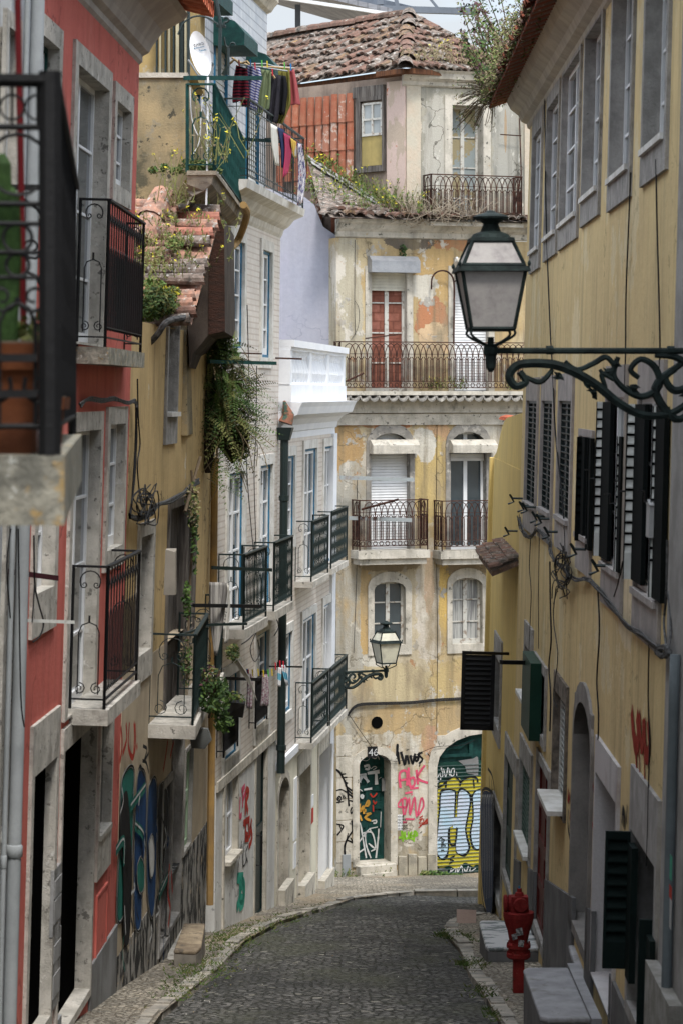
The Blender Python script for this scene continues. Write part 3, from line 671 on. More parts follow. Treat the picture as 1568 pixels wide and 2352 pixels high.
free(mb, 'plastic_bag', M('bag_plastic', (.56, .45, .44), .45, c2=(.5, .36, .33), scale=14, bump=.4), 'crumpled whitish pink plastic bag on the nearest balcony slab', 'bag')
rt = root('cactus', W0, 'tall blurred green cactus rising from the large terracotta planter', 'cactus', 0.0); mb = MB()
for px, top, dx in ((-14, 372, 4), (8, 352, -3), (22, 430, 4), (-2, 470, 12)):
    a = at(px, 905, 7.45); t = at(px+dx, top, 7.45); mb.tube(catmull([(a.x, a.y, .14), ((a.x+t.x)/2+.008, a.y, (.14+t.z)/2), (t.x, t.y, t.z)], 6), [.022]*6+[.025]*6+[.008], 10)
mb.build('stem', M('cactus_green', (.05, .10, .03), .6, c2=(.03, .06, .02), scale=30, bump=.4), rt); centre(rt)
a = at(60, 800, 7.5); plant(None, [((a.x, a.y, .17), (.09, .06, .07), 90, .022, (0, 2))], 'potted_plant', 'low leafy plant in the large terracotta planter behind the railing', 'plant')
mb = MB(); mb.tube([at(40, -40, 8.2), at(50, 500, 8.2), at(58, 985, 8.2)], .011, 8)
free(mb, 'pole', M('maroon_paint', (.13, .012, .015), .5), 'thin dark red pole standing upright on the nearest balcony', 'pole')

# ================================================================== narrow white house and red house
WHITEH = M('white_render', (.42, .44, .46), .85, c2=(.34, .35, .36), streak=.3)
h = House('white_house', F1, 'narrow white rendered house squeezed between the left edge and the red house', -6.2)
e1 = F1.uv(72, 905)[0]
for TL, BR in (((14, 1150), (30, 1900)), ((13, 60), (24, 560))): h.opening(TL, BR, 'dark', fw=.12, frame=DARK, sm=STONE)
h.wall(.02, e1, -7.2, 6.5, WHITEH, 4)
mb = MB(); 
for px, r in ((56, .052), (32, .02)):
    uu, _ = F1.uv(px, 905, .07); pv = []
    for k in range(24): pv.append((uu, -.09, 6.3-13.1*k/23))
    mb.tube(pv, [r]*24, 10)
    for z in (-6.4, -3.45, .2, 3.2): mb.lathe((uu, -.09, z), [(r*1.0, -.05), (r*1.22, -.04), (r*1.22, .04), (r, .05)], 10)
mb.build('drainpipe', PIPEG, h.root, smooth=True)
RED = M('red_render', (.57, .155, .125), .85, c2=(.49, .12, .095), crack=.5, th=(.3, .7), scale=1.2, bump=.35, bscale=12, streak=.30, relief=.006, spots=[(4.5, 4.1, .5, .3, (.50, .17, .14), .5), (6.3, 1.6, .35, .5, (.40, .11, .09), .6), (2.6, 4.9, .3, .6, (.60, .19, .155), .5)], layers=(((.36, .09, .07), 1.5, .55, .75, (1, 1, .3)), ((.58, .20, .165), 1.1, .56, .72, (1, 1, .5)), ((.3, .12, .1), 14, .70, .72)))
h = House('red_house', F1, 'red rendered house with stone window frames and two black iron balconies', -6.0)
eR = F1.len
O = h.opening
O((90, 77), (120, 470), 'french', fw=.17, rev=.12, edge=GREENP)
_, wdw = O((174, 146), (229, 792), 'french', fw=.19, rev=.14, rows=4, fb=.02)
O((264, 230), (291, 440), 'french', fw=.17, rev=.09)
O((86, 985), (117, 1345), 'french', fw=.17, rev=.11, fb=.35)
O((166, 992), (209, 1598), 'french', fw=.17, rev=.11, rows=4, fb=.02)
O((248, 975), (275, 1250), 'french', fw=.17, rev=.09, fb=.2)
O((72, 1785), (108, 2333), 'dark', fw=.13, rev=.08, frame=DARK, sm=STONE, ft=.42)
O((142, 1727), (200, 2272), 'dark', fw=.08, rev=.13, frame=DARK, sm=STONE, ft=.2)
O((229, 1655), (247, 1900), 'dark', fw=.10, rev=.07, frame=GLASS, sm=STONE, fb=.38, sill=.02)
top_v = F1.uv(317, 140)[1]
h.wall(e1, eR, -7.4, top_v, RED, 5)
# grey plinth following the street's slope
mb = MB(); a = F1.P(189, 2245, 0); b = F1.P(259, 2133, 0)
for (x0, x1) in ((129, 139), (205, 300)):
    ua, ub = F1.uv(x0, 2200)[0], min(F1.uv(x1, 2200)[0], eR); f = lambda u: a.z+(b.z-a.z)*(u-a.x)/(b.x-a.x)
    mb.prism([(ua, -7.4), (ub, -7.4), (ub, f(ub)), (ua, f(ua))], -.01, .025)
mb.parts('plinth', M('grey_plinth', (.25, .255, .26), .9, c2=(.16, .16, .155), scale=1.5, streak=.5), h.root)
# meter cabinets and mail slots
mb = MB()
for TL, BR in (((117, 2000), (131, 2130)), ((115, 2150), (128, 2300))):
    u0, v1 = F1.uv(*TL); u1, v0 = F1.uv(*BR); mb.box(u0, u1, v0, v1, 0, .03); mb.box(u0+.03, u1-.03, v1-.25, v1-.1, .03, .036); mb.box(u0+.03, u1-.03, v0+.1, v0+.3, .03, .036)
mb.parts('meter_cabinet', M('cabinet_grey', (.3, .3, .3), .6), h.root)
mb = MB(); u0, v1 = F1.uv(220, 2060); u1, v0 = F1.uv(240, 2185); mb.ring((u0, u1, v0, v1), (u0+.03, u1-.03, v0+.03, v1-.03), 0, .02); mb.box(u0+.05, u1-.05, v0+.05, v1-.05, 0, .012); mb.build('hatch', RED, h.root)
# cornice and tiled eave
u0 = e1-.1; CORN = M('cornice_plaster', (.46, .42, .38), .9, c2=(.36, .33, .30), streak=.2)
prof = [(0, 0), (.03, .03), (.03, .09), (.09, .13), (.12, .2), (.22, .36), (.42, .5), (.46, .56), (0, .56)]
def cornice(hh, u0, u1, v, prof, mat, name='cornice', end=True, seg=1):
    mb = MB(); n = len(prof)
    P0 = [(u0, -p[0], v+p[1]) for p in prof]; P1 = [(u1+(p[0]*.6 if end else 0), -p[0], v+p[1]) for p in prof]
    k = len(mb.v); mb.v += P0+P1; mb.f += [(i, i+1, n+i+1, n+i) for i in range(n-1)]+[tuple(range(n))[::-1], tuple(range(n, 2*n))]; mb.fm += [0]*(n+1)
    return mb.build(name, mat, hh.root)
cornice(h, u0, eR, top_v-.02, prof, CORN)
mb = MB(); v = top_v+.6
for i in range(int((eR+.35-u0)/.17)):
    u = u0+.1+i*.17; n = 6
    for s_, (ya, yb) in enumerate(((.72, .2), (.2, -1.4))):
        mb.m = (i+s_) % 2; k = len(mb.v)
        for (y, z, r) in ((ya, 0.0+.25*(.72-ya), .085), (yb, .25*(.72-yb)-.02, .075)):
            for a in range(n*2):
                th = pi*a/n; mb.v.append((u+cos(th)*r, -y, v+z+sin(th)*r))
        mb.f += [(k+a, k+(a+1) % (2*n), k+2*n+(a+1) % (2*n), k+2*n+a) for a in range(2*n)]; mb.fm += [mb.m]*(2*n)
mb.m = 0; mb.hexa([(u0, -.62, v-.02), (eR+.3, -.62, v-.02), (eR+.3, 3, v+.85), (u0, 3, v+.85)], [(u0, -.62, v+.05), (eR+.3, -.62, v+.05), (eR+.3, 3, v+.95), (u0, 3, v+.95)])
mb.build('roof', TILEN, h.root)
# balconies
def wxy(fr, px, py, d): q = fr.L(at(px, py, d)); return q.x, -q.y
def balc(h, corners, vtop, thick, rail_h, styles, mat=IRON, sm=STONE, sp=.11, mould=0, inset=.04, r=.009, post=.014, top=.022):
    """corners: (u,w) outer near and far"""
    (ua, wa), (ub, wb) = corners
    s_ = h.slab([(ua, -.02), (ua, wa), (ub, wb), (ub, -.02)], vtop-thick, vtop, sm, mould=mould)
    railing(s_, [(ua+inset, 0), (ua+inset, wa-inset), (ub-inset, wb-inset), (ub-inset, 0)], vtop+.03, vtop+.03+rail_h, styles, mat, sp, r, post, top)
    return s_
dn, df = 22.6, 25.9
cn = wxy(F1, 250, 800, dn); cf = wxy(F1, 333, 800, df)
vt = F1.L(at(250, 797, dn)).z; balc(h, (cn, cf), vt, .15, 1.27, ['scroll', 'classic', 'scroll'], sm=ROUGH, sp=.2, r=.006)
dn, df = 22.8, 25.2
cn = wxy(F1, 248, 1629, dn); cf = wxy(F1, 323, 1570, df)
vt = F1.L(at(248, 1632, dn)).z; balc(h, (cn, cf), vt, .14, 1.24, ['scroll', 'classic', 'scroll'], sm=STONE, sp=.2, r=.006)

# ================================================================== ochre house with the graffiti mural
OCH = M('ochre_render', (.55, .40, .20), .9, c2=(.45, .33, .16), crack=.8, th=(.3, .7), scale=1.0, bump=.4, bscale=14, streak=.45, relief=.008, layers=(((.36, .25, .12), 2, .56, .72, (1, 1, .25)), ((.56, .50, .38), 1.3, .64, .66), ((.2, .15, .1), 9, .68, .70, (1, 1, .4))))
CREAM = M('dirty_cream', (.48, .40, .29), .9, c2=(.40, .33, .24), scale=2, streak=.25, layers=(((.2, .18, .15), 6, .66, .74),))
PEBBLE = M('peeled_grey', (.30, .29, .27), .95, c2=(.035, .035, .035), th=(.46, .54), scale=5, sc=(1, 1, .4), bump=1.0, bscale=30, layers=(((.46, .38, .28), 3, .58, .64),))
h = House('ochre_house', FC, 'weathered ochre house between the red and tiled houses, mural graffiti on its ground floor', -7.0)
O = h.opening
O((385, 735), (401, 955), 'french', fw=.1, rev=.3, sm=STONEG, frame=WOODG, fb=.32, sill=.05)
O((320, 1235), (341, 1488), 'french', fw=.15, rev=.25, sm=STONE, frame=WOODG, glass=GLASS, fb=.3)
O((388, 1170), (416, 1645), 'panel', fw=.1, rev=.12, sm=WOODG, frame=WOODG, rows=3, fb=.02)
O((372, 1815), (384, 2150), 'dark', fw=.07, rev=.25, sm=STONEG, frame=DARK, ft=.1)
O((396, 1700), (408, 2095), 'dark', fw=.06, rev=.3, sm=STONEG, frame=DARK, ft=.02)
O((430, 1200), (441, 1440), 'panel', fw=.05, rev=.2, sm=WOODG, frame=WOODG, fb=.02)
O((424, 1730), (434, 1935), 'panel', fw=.05, rev=.05, sm=STONEG, frame=M('pale_green_board', (.32, .42, .30), .8), rows=2, cols=1)
uC0, uC1 = 0.0, FC.len
vmid = FC.uv(350, 1500)[1]; vtp = FC.uv(430, 760)[1]
h.wall(uC0, uC1, vmid, vtp, OCH, 5)
vlow = FC.uv(300, 2150)[1]
h.wall(uC0, uC1, vlow, vmid-.0005, CREAM, 5, 'lower_wall', w=.006)
h.wall(uC0, uC1, -8.6, vlow-.0005, PEBBLE, 5, 'peeled_base', w=.012)
# balcony with plants, set square to the street
cn = wxy(FC, 449, 1690, 28.6); cf = wxy(FC, 479, 1640, 31.4); vt = FC.L(at(449, 1668, 28.6)).z
balc(h, (cn, cf), vt, .15, .98, ['scroll', 'twist', 'scroll'], mat=IRONG, sp=.15, r=.0055, sm=STONE)
for (n_, f_, ytop) in (((505, 1388, 32.4), (521, 1345, 34.2), 0),):
    cn = wxy(FC, *n_); cf = wxy(FC, *f_); vt = FC.L(at(n_[0], n_[1], n_[2])).z-1.05; balc(h, (cn, cf), vt, .12, 1.0, ['scroll', 'twist', 'scroll'], mat=IRONG, sp=.14, r=.0055)
# handrail beams (iron drying supports)
def bar(mb, a, b, da, db, w=.02, hh=.03):
    A = at(*a, da); B = at(*b, db); D = (B-A).normalized(); S = D.cross(Vector((0, 0, 1))).normalized()*w; Z = Vector((0, 0, hh))
    mb.hexa([A-S, B-S, B+S, A+S], [A-S+Z, B-S+Z, B+S+Z, A+S+Z]); return mb
# mural: tall bubble letters in teal, blue and black, flattened by the street's angle
TEAL = M('spray_teal', (.02, .15, .12), .8, var=.3); BLUE = M('spray_blue', (.015, .06, .17), .8, var=.35); BLK = M('spray_black', (.012, .012, .013), .8, bump=0)
SWHITE = M('spray_white', (.55, .56, .56), .8, var=.2); SRED = M('spray_red', (.42, .04, .025), .8, var=.3); PINK = M('spray_pink', (.62, .09, .16), .8, var=.25)
GRNL = M('spray_lime', (.22, .45, .04), .8, var=.2); YEL = M('spray_yellow', (.55, .47, .05), .8, var=.2); LBLUE = M('spray_pale_blue', (.40, .56, .68), .8, c2=(.50, .55, .66), scale=2.5, streak=.05)
ORG = M('spray_orange', (.5, .27, .05), .8); SGREY = M('spray_grey', (.2, .2, .2), .8)
cc = lambda x, y: (219.5+.26*x, 1662+.26*y)
mb = MB(); w0 = .016
def outl(pts, wd, fill, w):
    mb.m = fill; blob(mb, FC, pts, cc, w); mb.m = 3; stroke(mb, FC, pts+[pts[0]], cc, wd*.6, w+.004); mb.m = 0; stroke(mb, FC, [(x*1.0+4, y) for x, y in pts]+[(pts[0][0]+4, pts[0][1])], cc, wd*.35, w+.008)
outl([(225, 600), (240, 480), (300, 380), (340, 420), (335, 700), (330, 1000), (310, 1400), (250, 1700), (190, 1700), (215, 1000)], .07, 1, w0)
mb.m = 0; blob(mb, FC, [(240, 640), (280, 600), (300, 800), (325, 1300), (300, 1900), (250, 1900), (245, 1300), (215, 1100), (225, 800)], cc, w0+.012)
outl([(355, 700), (380, 430), (430, 420), (450, 600), (445, 1000), (420, 1300), (400, 1780), (350, 1780), (340, 1300)], .06, 2, w0)
outl([(470, 560), (520, 470), (545, 600), (540, 1000), (530, 1500), (500, 1720), (460, 1500), (455, 900)], .06, 2, w0)
outl([(560, 560), (600, 520), (640, 620), (640, 900), (610, 1200), (580, 1400), (555, 1200), (550, 800)], .06, 0, w0)
outl([(370, 1250), (400, 1180), (430, 1250), (430, 1450), (395, 1500), (370, 1400)], .04, 1, w0+.013)
outl([(470, 1050), (500, 980), (520, 1100), (515, 1300), (485, 1350)], .04, 3, w0+.013)
for sg in ([(310, 740), (440, 560)], [(560, 1530), (650, 1330)], [(180, 1130), (250, 1040), (250, 1260)], [(350, 900), (420, 980), (430, 1100)]):
    mb.m = 1; stroke(mb, FC, sg, cc, .12, w0+.024); mb.m = 3; stroke(mb, FC, [(x+3, y-18) for x, y in sg], cc, .025, w0+.028)
rd = random.Random(5)
for k in range(26):
    x = rd.uniform(230, 660); y = rd.uniform(500, 1900); mb.m = rd.choice([0, 3, 3, 2, 1, 0]); l = rd.uniform(80, 330); stroke(mb, FC, [(x, y), (x+rd.uniform(-14, 14), y+l*.5), (x+rd.uniform(-22, 22), y+l)], cc, rd.uniform(.02, .06), w0+.030+k*.0004)
mb.m = 4
for s_ in ([(225, 30), (235, 200), (215, 340)], [(270, 0), (275, 140), (240, 270)], [(300, -10), (290, 200), (330, 300), (345, 120), (340, -10)], [(350, 0), (352, 200), (330, 310)], [(365, 180), (367, 230)],
           [(640, 150), (620, 290), (600, 420)], [(690, 160), (660, 300)], [(655, 1240), (640, 1500), (660, 1640), (640, 1800)], [(670, 1300), (680, 1500)]): stroke(mb, FC, s_, cc, .07, w0+.045)
mb.m = 0
for s_ in ([(420, 200), (455, 230), (430, 330), (470, 260)], [(415, 330), (450, 350), (470, 440)], [(380, 410), (400, 380), (430, 470)]): stroke(mb, FC, s_, cc, .04, w0+.045)
mb.build('graffiti', [BLK, TEAL, BLUE, SWHITE, SRED], h.root)
# extra peeling drips at base
# roof above the ochre house, seen from below its slope
mb = MB()
TLp, TRp, BRp, BLp = at(318, 470, 30.6), at(503, 492, 30.2), at(438, 742, 28.3), at(322, 742, 28.6)
poly = [BLp, BRp, TRp, TLp]
# tiles run left to right across this slope
def tiles_lr(mb, poly, nm, tw=.2, tl=.42, r=.095):
    A, B, C, D = [Vector(p) for p in poly]  # BL,BR,TR,TL
    n = int((D-A).length/tw)+2; Nn = (B-A).cross(D-A).normalized(); Nn = Nn if Nn.y < 0 else -Nn
    mb.m = 1; mb.add([p-Nn*.03 for p in (A, B, C, D)], [(0, 1, 2, 3)]); U = (D-A).normalized()
    for i in range(n+1):
        t = i/n; L = A.lerp(D, t); R_ = B.lerp(C, t); dr = (R_-L); ln = dr.length; dr.normalize(); m = max(1, int(ln/tl))
        for j in range(m):
            if random.random() < .05: continue
            mb.m = random.randrange(nm); k = len(mb.v); jz = random.uniform(-.02, .02)
            for (s_, rr, dz) in ((j*ln/m-.02, r*.85, 0), ((j+1)*ln/m+.03+random.uniform(-.02, .05)*(j == m-1), r*1.05, .04)):
                for a in range(7):
                    th = pi*a/6; mb.v.append(tuple(L+dr*s_+U*(cos(th)*rr+jz)+Nn*(sin(th)*rr*.8+dz)))
            mb.f += [(k+a, k+a+1, k+8+a, k+7+a) for a in range(6)]; mb.fm += [mb.m]*6
tiles_lr(mb, poly, 4)
ridge(mb, at(318, 560, 29.8), at(372, 452, 30.4), 2, r=.17, tl=.42)
mb.v = [tuple(FC.I @ Vector(v)) for v in mb.v]
mb.build('roof', TILEP+TILES[:2], h.root)
rw = FC.I
gw = MB(); pts = [FC.L(p) for p in (at(430, 744, 28.6), at(512, 470, 31.5), at(518, 800, 33.0), at(438, 1030, 31.4))]
mb = MB(); mb.tube(catmull([FC.L(at(x, y, d)) for x, y, d in ((322, 790, 28.2), (340, 790, 28.1), (362, 768, 28.0), (385, 738, 28.0), (432, 728, 28.3))], 5), .035, 8); mb.build('gutter', CABLE, h.root)
# ================================================================== upper mossy ochre house behind the small roof
MOSS = M('mossy_render', (.36, .28, .16), .95, c2=(.20, .17, .11), th=(.35, .65), scale=1.6, bump=.5, streak=.4,
         layers=(((.09, .085, .06), 1.8, .54, .64), ((.5, .5, .47), 12, .66, .69), ((.24, .22, .17), 4, .54, .68), ((.07, .065, .05), 7, .60, .64)))
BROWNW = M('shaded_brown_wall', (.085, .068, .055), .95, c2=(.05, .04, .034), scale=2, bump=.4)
h = House('mossy_house', W0, 'tall mossy ochre house with green iron balcony above the small weedy roof', -7.5)
d0 = 31.0
def pxbox(mb, x0, x1, y0, y1, d, dd):
    a = at(x0, y1, d); b = at(x1, y0, d); mb.hexa([(a.x, d, a.z), (b.x, d, a.z), (b.x, d+dd, a.z), (a.x, d+dd, a.z)], [(a.x, d, b.z), (b.x, d, b.z), (b.x, d+dd, b.z), (a.x, d+dd, b.z)])
mb = MB(); pxbox(mb, 150, 430, 178, 1000, d0, 4.3); mb.build('wall', MOSS, h.root)
mb = MB(); a = at(300, 178, d0); b = at(432, 178, d0); mb.hexa([(a.x, d0-.03, a.z+.001), (b.x, d0-.03, a.z+.001), (b.x, d0+.3, a.z+.001), (a.x, d0+.3, a.z+.001)], [(a.x, d0-.03, a.z+.06), (b.x, d0-.03, a.z+.06), (b.x, d0+.3, a.z+.06), (a.x, d0+.3, a.z+.06)])
pxbox(mb, 376, 408, 168, 178, d0+.05, .25); mb.build('coping', STONEF, h.root)
mb = MB(); pxbox(mb, 100, 452, -120, 178, d0+2.2, 2.0); mb.build('upper_wall', M('upper_ochre', (.42, .31, .14), .95, c2=(.3, .22, .11), scale=2, streak=.4, layers=(((.4, .38, .33), 3, .6, .68),)), h.root)
mb = MB(); mb2 = MB(); rd = random.Random(2)
for k, x in enumerate((358, 366, 378, 386, 397, 404, 414, 424, 431)):
    pxbox(mb if k % 2 == 0 else mb2, x, x+rd.choice([4, 5, 7]), -60, 176, d0+1.9-.04*(k % 3), .12)
pxbox(mb, 408, 436, -60, 176, d0+2.1, .05)
mb.parts('green_shutter', IRONG, h.root); mb2.parts('cream_shutter', M('cream_board', (.42, .38, .26), .8, streak=.3), h.root)
P_ = lambda x, y, d: at(x, y, d)
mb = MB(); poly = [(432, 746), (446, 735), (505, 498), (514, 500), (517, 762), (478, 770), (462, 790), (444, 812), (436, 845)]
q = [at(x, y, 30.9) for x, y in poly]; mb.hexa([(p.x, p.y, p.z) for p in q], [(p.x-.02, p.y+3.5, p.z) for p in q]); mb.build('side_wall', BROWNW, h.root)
mb = MB(); poly = [(480, 600), (505, 505), (515, 505), (517, 760), (479, 768)]; q = [at(x, y, 30.88) for x, y in poly]; mb.hexa([(p.x, p.y, p.z) for p in q], [(p.x, p.y+.02, p.z) for p in q])
mb.build('old_brickwork', M('dark_brick', (.06, .03, .022), .95, c2=(.04, .025, .02), scale=6, sc=(1, 1, 4), bump=1, bscale=18), h.root)
# green balcony
X0 = at(430, 905, 30.0).x; Xo = at(492, 905, 30.0).x; Xf = at(562, 905, 36.9).x; zt = at(492, 190, 30.0).z; zb = at(492, 392, 30.0).z
W = lambda x, y: (x, -y)
mb = MB(); n = 8
prof = [(0, 0), (-.03, -.1), (-.12, -.18), (-.25, -.24), (-.32, -.36), (-.45, -.42)]
for a, b in zip(prof, prof[1:]):
    mb.add([(Xo+a[0], 29.97-a[0]*.2, zb+a[1]-.05), (Xf+a[0], 36.9, zb+a[1]-.05), (Xf+b[0], 36.9, zb+b[1]-.05), (Xo+b[0], 29.97-b[0]*.2, zb+b[1]-.05)], [(0, 1, 2, 3)])
    mb.add([(X0, 29.97-a[0]*.9, zb+a[1]-.05), (Xo+a[0], 29.97-a[0]*.2, zb+a[1]-.05), (Xo+b[0], 29.97-b[0]*.2, zb+b[1]-.05), (X0, 29.97-b[0]*.9, zb+b[1]-.05)], [(0, 1, 2, 3)])
mb.hexa([(X0, 29.95, zb-.05), (Xo+.03, 29.95, zb-.05), (Xf+.03, 36.9, zb-.05), (-2.4, 36.9, zb-.05), (-2.4, 31.2, zb-.05), (X0, 31.2, zb-.05)], [(X0, 29.95, zb), (Xo+.03, 29.95, zb), (Xf+.03, 36.9, zb), (-2.4, 36.9, zb), (-2.4, 31.2, zb), (X0, 31.2, zb)])
bal = mb.build('balcony', M('old_moulding', (.36, .31, .24), .95, c2=(.2, .17, .14), scale=4, bump=.5, streak=.4), h.root)
rb = MB(); panel(rb, W(X0, 30.03), W(Xo, 30.03), zb+.02, zt, 'scroll', .1, .009, .02, .03)
panel(rb, W(Xo, 30.03), W(Xf, 36.8), zb+.02, zt, 'twist', .09, .011, .02, .02); rb.build('railing', GREENP, bal)
centre(h.root)
mb = MB(); a = at(428, 183, 30.0); b = at(597, 183, 31.6); D = (b-a).normalized(); S = D.cross(Vector((0, 0, 1)))*.04; Z = Vector((0, 0, .05))
mb.hexa([a-S, b-S, b+S, a+S], [a-S+Z, b-S+Z, b+S+Z, a+S+Z]); free(mb, 'drying_beam', GREENP, 'long green iron beam reaching out over the green balcony rail below the satellite dish', 'clothes support')

# ================================================================== tiled house with attic (near) and tiled house with white terrace (far)
def azul(nt, vec, col):
    return brickx(.10, .085, (1, 1, 1), (.90, .86, .83), (.62, .53, .48), .012, .8, .5)(nt, vec, col)
AZ = M('patterned_tiles', (.70, .665, .62), .45, c2=(.60, .57, .53), scale=2, bump=.06, streak=.2, spec=.5, extra=azul, layers=(((.36, .25, .18), 2.5, .66, .74),))
AZW = M('white_tiles', (.62, .62, .63), .35, c2=(.50, .51, .54), scale=3, bump=.06, spec=.6, extra=brickx(.14, .14, (1, 1, 1), (.86, .87, .9), (.35, .35, .38), .012, 1.0, 0.0))
LIMEW = M('lime_wall', (.64, .64, .62), .9, crack=.6, c2=(.52, .51, .49), scale=1.6, streak=.45, bump=.4, relief=.006, layers=(((.40, .38, .34), 1.8, .62, .64), ((.3, .29, .27), 6, .66, .7, (1, 1, .4))))
CREAMW = M('cream_wall', (.66, .62, .50), .85, c2=(.56, .53, .43), scale=1.5, streak=.2)
WHITEP = M('white_render_bright', (.74, .76, .79), .8, c2=(.68, .70, .74), scale=2, bump=.1)
h = House('tiled_house', FA, 'patterned tile house with attic, cornice railing and laundry, left of the green downpipe', -7.7); O = h.opening
uAB = FA.uv(640, 905)[0]; vA = FA.uv(648, 541)[1]; vg = FA.uv(600, 1712)[1]
k = dict(edge=BLUEP, sm=STONEW, fw=.16, rev=.07)
O((531, 548), (557, 800), 'french', rows=4, **k); O((601, 572), (620, 822), 'french', rows=4, **k)
O((523, 1088), (556, 1440), 'french', rows=4, **dict(k, fb=.02)); O((595, 1070), (620, 1395), 'french', rows=4, **dict(k, fb=.02))
O((515, 1560), (545, 1728), 'french', rows=3, **k); O((588, 1461), (613, 1662), 'french', rows=3, **k)
O((514, 1798), (541, 1958), 'french', rows=2, fw=.12, rev=.08, sm=STONEF, fb=.04, frame=WHITE, sill=.08, ft=.3)
_, dr = O((586, 1716), (605, 2096), 'panel', fw=.13, rev=.05, sm=STONEF, frame=M('black_green_door', (.010, .022, .022), .4), rows=2, cols=1, ft=.3)
h.wall(-.0, uAB, vg, vA, AZ, 4); h.wall(0, uAB, -10.4, vg-.0005, LIMEW, 4, 'ground_floor_wall', w=.02)
mb = MB(); u0 = 0
for x0, x1 in ((563, 585), ): 
    pass
mb.box(0, uAB, vg-.08, vg+.06, .02, .05); mb.box(FA.uv(508, 1900)[0]-.0, FA.uv(511, 1900)[0], -10.4, vg-.09, .02, .045)
mb.build('string_course', STONEF, h.root)
mb = MB(); u, v = FA.uv(592, 1950, .0); mb.tube([(u, .1, v+.2), (u, -.06, v+.2), (u, -.06, v-.25), (u, .1, v-.25)], .018, 6); mb.build('door_handle', IRON, dr)
# cornice with railing, attic set back
prof = [(0, -.05), (.03, 0), (.05, .08), (.12, .13), (.2, .24), (.34, .31), (.36, .42), (0, .42)]
cornice(h, -.0, uAB, vA, prof, STONEW)
MB().hexa([(0, 0, vA+.30), (uAB, 0, vA+.30), (uAB, 3.8, vA+.30), (0, 3.8, vA+.30)], [(0, 0, vA+.419), (uAB, 0, vA+.419), (uAB, 3.8, vA+.419), (0, 3.8, vA+.419)]).build('terrace_floor', STONE, h.root)
uR0 = FA.uv(563, 905, .32)[0]; uR1 = uAB+.2
rb = railing(h.root, [(uR0, .0), (uR0, .32), (uR1, .32), (uR1, -.3)], vA+.43, vA+1.55, ['plain', 'plain', 'plain'], IRONG, sp=.17, r=.0055)
hs = []; vat = FA.uv(612, 30, -.3)[1]; uT = FA.uv(612, 200, -.3)[0]
sv_ = h.holes; h.holes = []
mb = MB(); bx = MB(); rs = MB()
for (TL, BR) in (((494, 60), (518, 330)), ((568, 135), (592, 300)), ((430, -40), (455, 300))):
    u0, v1 = FA.uv(*TL, -.3); u1, v0 = FA.uv(*BR, -.3); v0 = vA+.45; h.holes.append((u0, u1, v0, v1))
    mb.ring((u0-.06, u1+.06, v0, v1+.06), (u0, u1, v0+.01, v1), -.301, -.28, -.33)
    n = int((v1-v0)/.08)
    for k_ in range(n):
        z = v0+(v1-v0)*k_/n; rs.hexa([(u0, .315, z), (u1, .315, z), (u1, .335, z), (u0, .335, z)], [(u0, .33, z+.078), (u1, .33, z+.078), (u1, .35, z+.078), (u0, .35, z+.078)])
    bx.prism([(0, 0)], 0, 0) if False else None
    A0 = [(u0-.12, .3, v1+.16), (u0-.12, -.0, v1+.06), (u0-.12, -.14, v1-.1), (u0-.12, -.14, v1-.28), (u0-.12, .3, v1-.28)]
    bx.hexa([Vector(p) for p in A0], [Vector((u1+.12, p[1], p[2])) for p in A0])
mb.parts('attic_surround', BLUEP, h.root); rs.parts('roller_shutter', WHITEW, h.root, .3); bx.parts('shutter_box', GREENP, h.root)
h.wall(-.6, uT, vA+.42, vat, AZW, 3.3, 'attic_wall', w=-.3)
mb = MB(); n = [(0, 0), (.06, .04), (.1, .12), (.16, .2), (.16, .26), (0, .26)]
P0 = [(-.6, .3-p[0], vat+p[1]) for p in n]; P1 = [(uT+p[0], .3-p[0], vat+p[1]) for p in n]; mb.hexa(P0, P1); mb.build('attic_cornice', STONEF, h.root); h.holes = sv_
# balconies of the tiled house
def bal_px(h, fr, near, far, wn, rh=.98, th=.13, styles=('scroll', 'twist', 'scroll'), mat=IRONG, sm=STONE, sp=.13, inset=.03, wf=None):
    """near/far: picture points of the slab's top outer corners"""
    un, vn = fr.uv(*near, wn); uf, vf = fr.uv(*far, wf if wf is not None else wn)
    return balc(h, ((un, wn), (uf, wf if wf is not None else wn)), vn, th, rh, list(styles), mat=mat, sm=sm, sp=sp, inset=inset, r=.0055)
bal_px(h, FA, (563, 1447), (616, 1405), .38, 1.0)
bal_px(h, FA, (632, 1405), (675, 1372), .33, 1.0)
for (a, b) in (((514, 1728), (546, 1700)), ((587, 1662), (613, 1645))):
    un, vn = FA.uv(*a, .1); uf, _ = FA.uv(*b, .1); railing(h.root, [(un, 0), (un, .1), (uf, .1), (uf, 0)], vn-.05, vn+.65, 'twist', IRON, sp=.08)
# downpipe with hopper
mb = MB(); u = uAB-.05; v0 = FA.uv(640, 1765)[1]; v1 = FA.uv(645, 1010)[1]
mb.tube([(u, -.11, v1-k_*(v1-v0)/14) for k_ in range(15)], .065, 10)
mb.hexa([(u-.08, -.03, v1), (u+.08, -.03, v1), (u+.08, -.19, v1), (u-.08, -.19, v1)], [(u-.13, -.0, v1+.2), (u+.13, -.0, v1+.2), (u+.13, -.24, v1+.2), (u-.13, -.24, v1+.2)])
for k_ in range(4): mb.lathe((u, -.11, v0+.4+k_*(v1-v0)/4), [(.07, -.04), (.08, -.04), (.08, .04), (.07, .04)], 10)
mb.build('downpipe', IRONG, h.root)
mb = MB(); mb.tube([(u, -.12, v1+.27), (u+.02, -.16, v1+.40), (u-.03, -.10, v1+.62)], [.12, .1, .02], 8); mb.build('tile_spout', M('worn_spout', (.26, .12, .08), .9, c2=(.06, .10, .08), th=(.45, .55), scale=6), h.root)
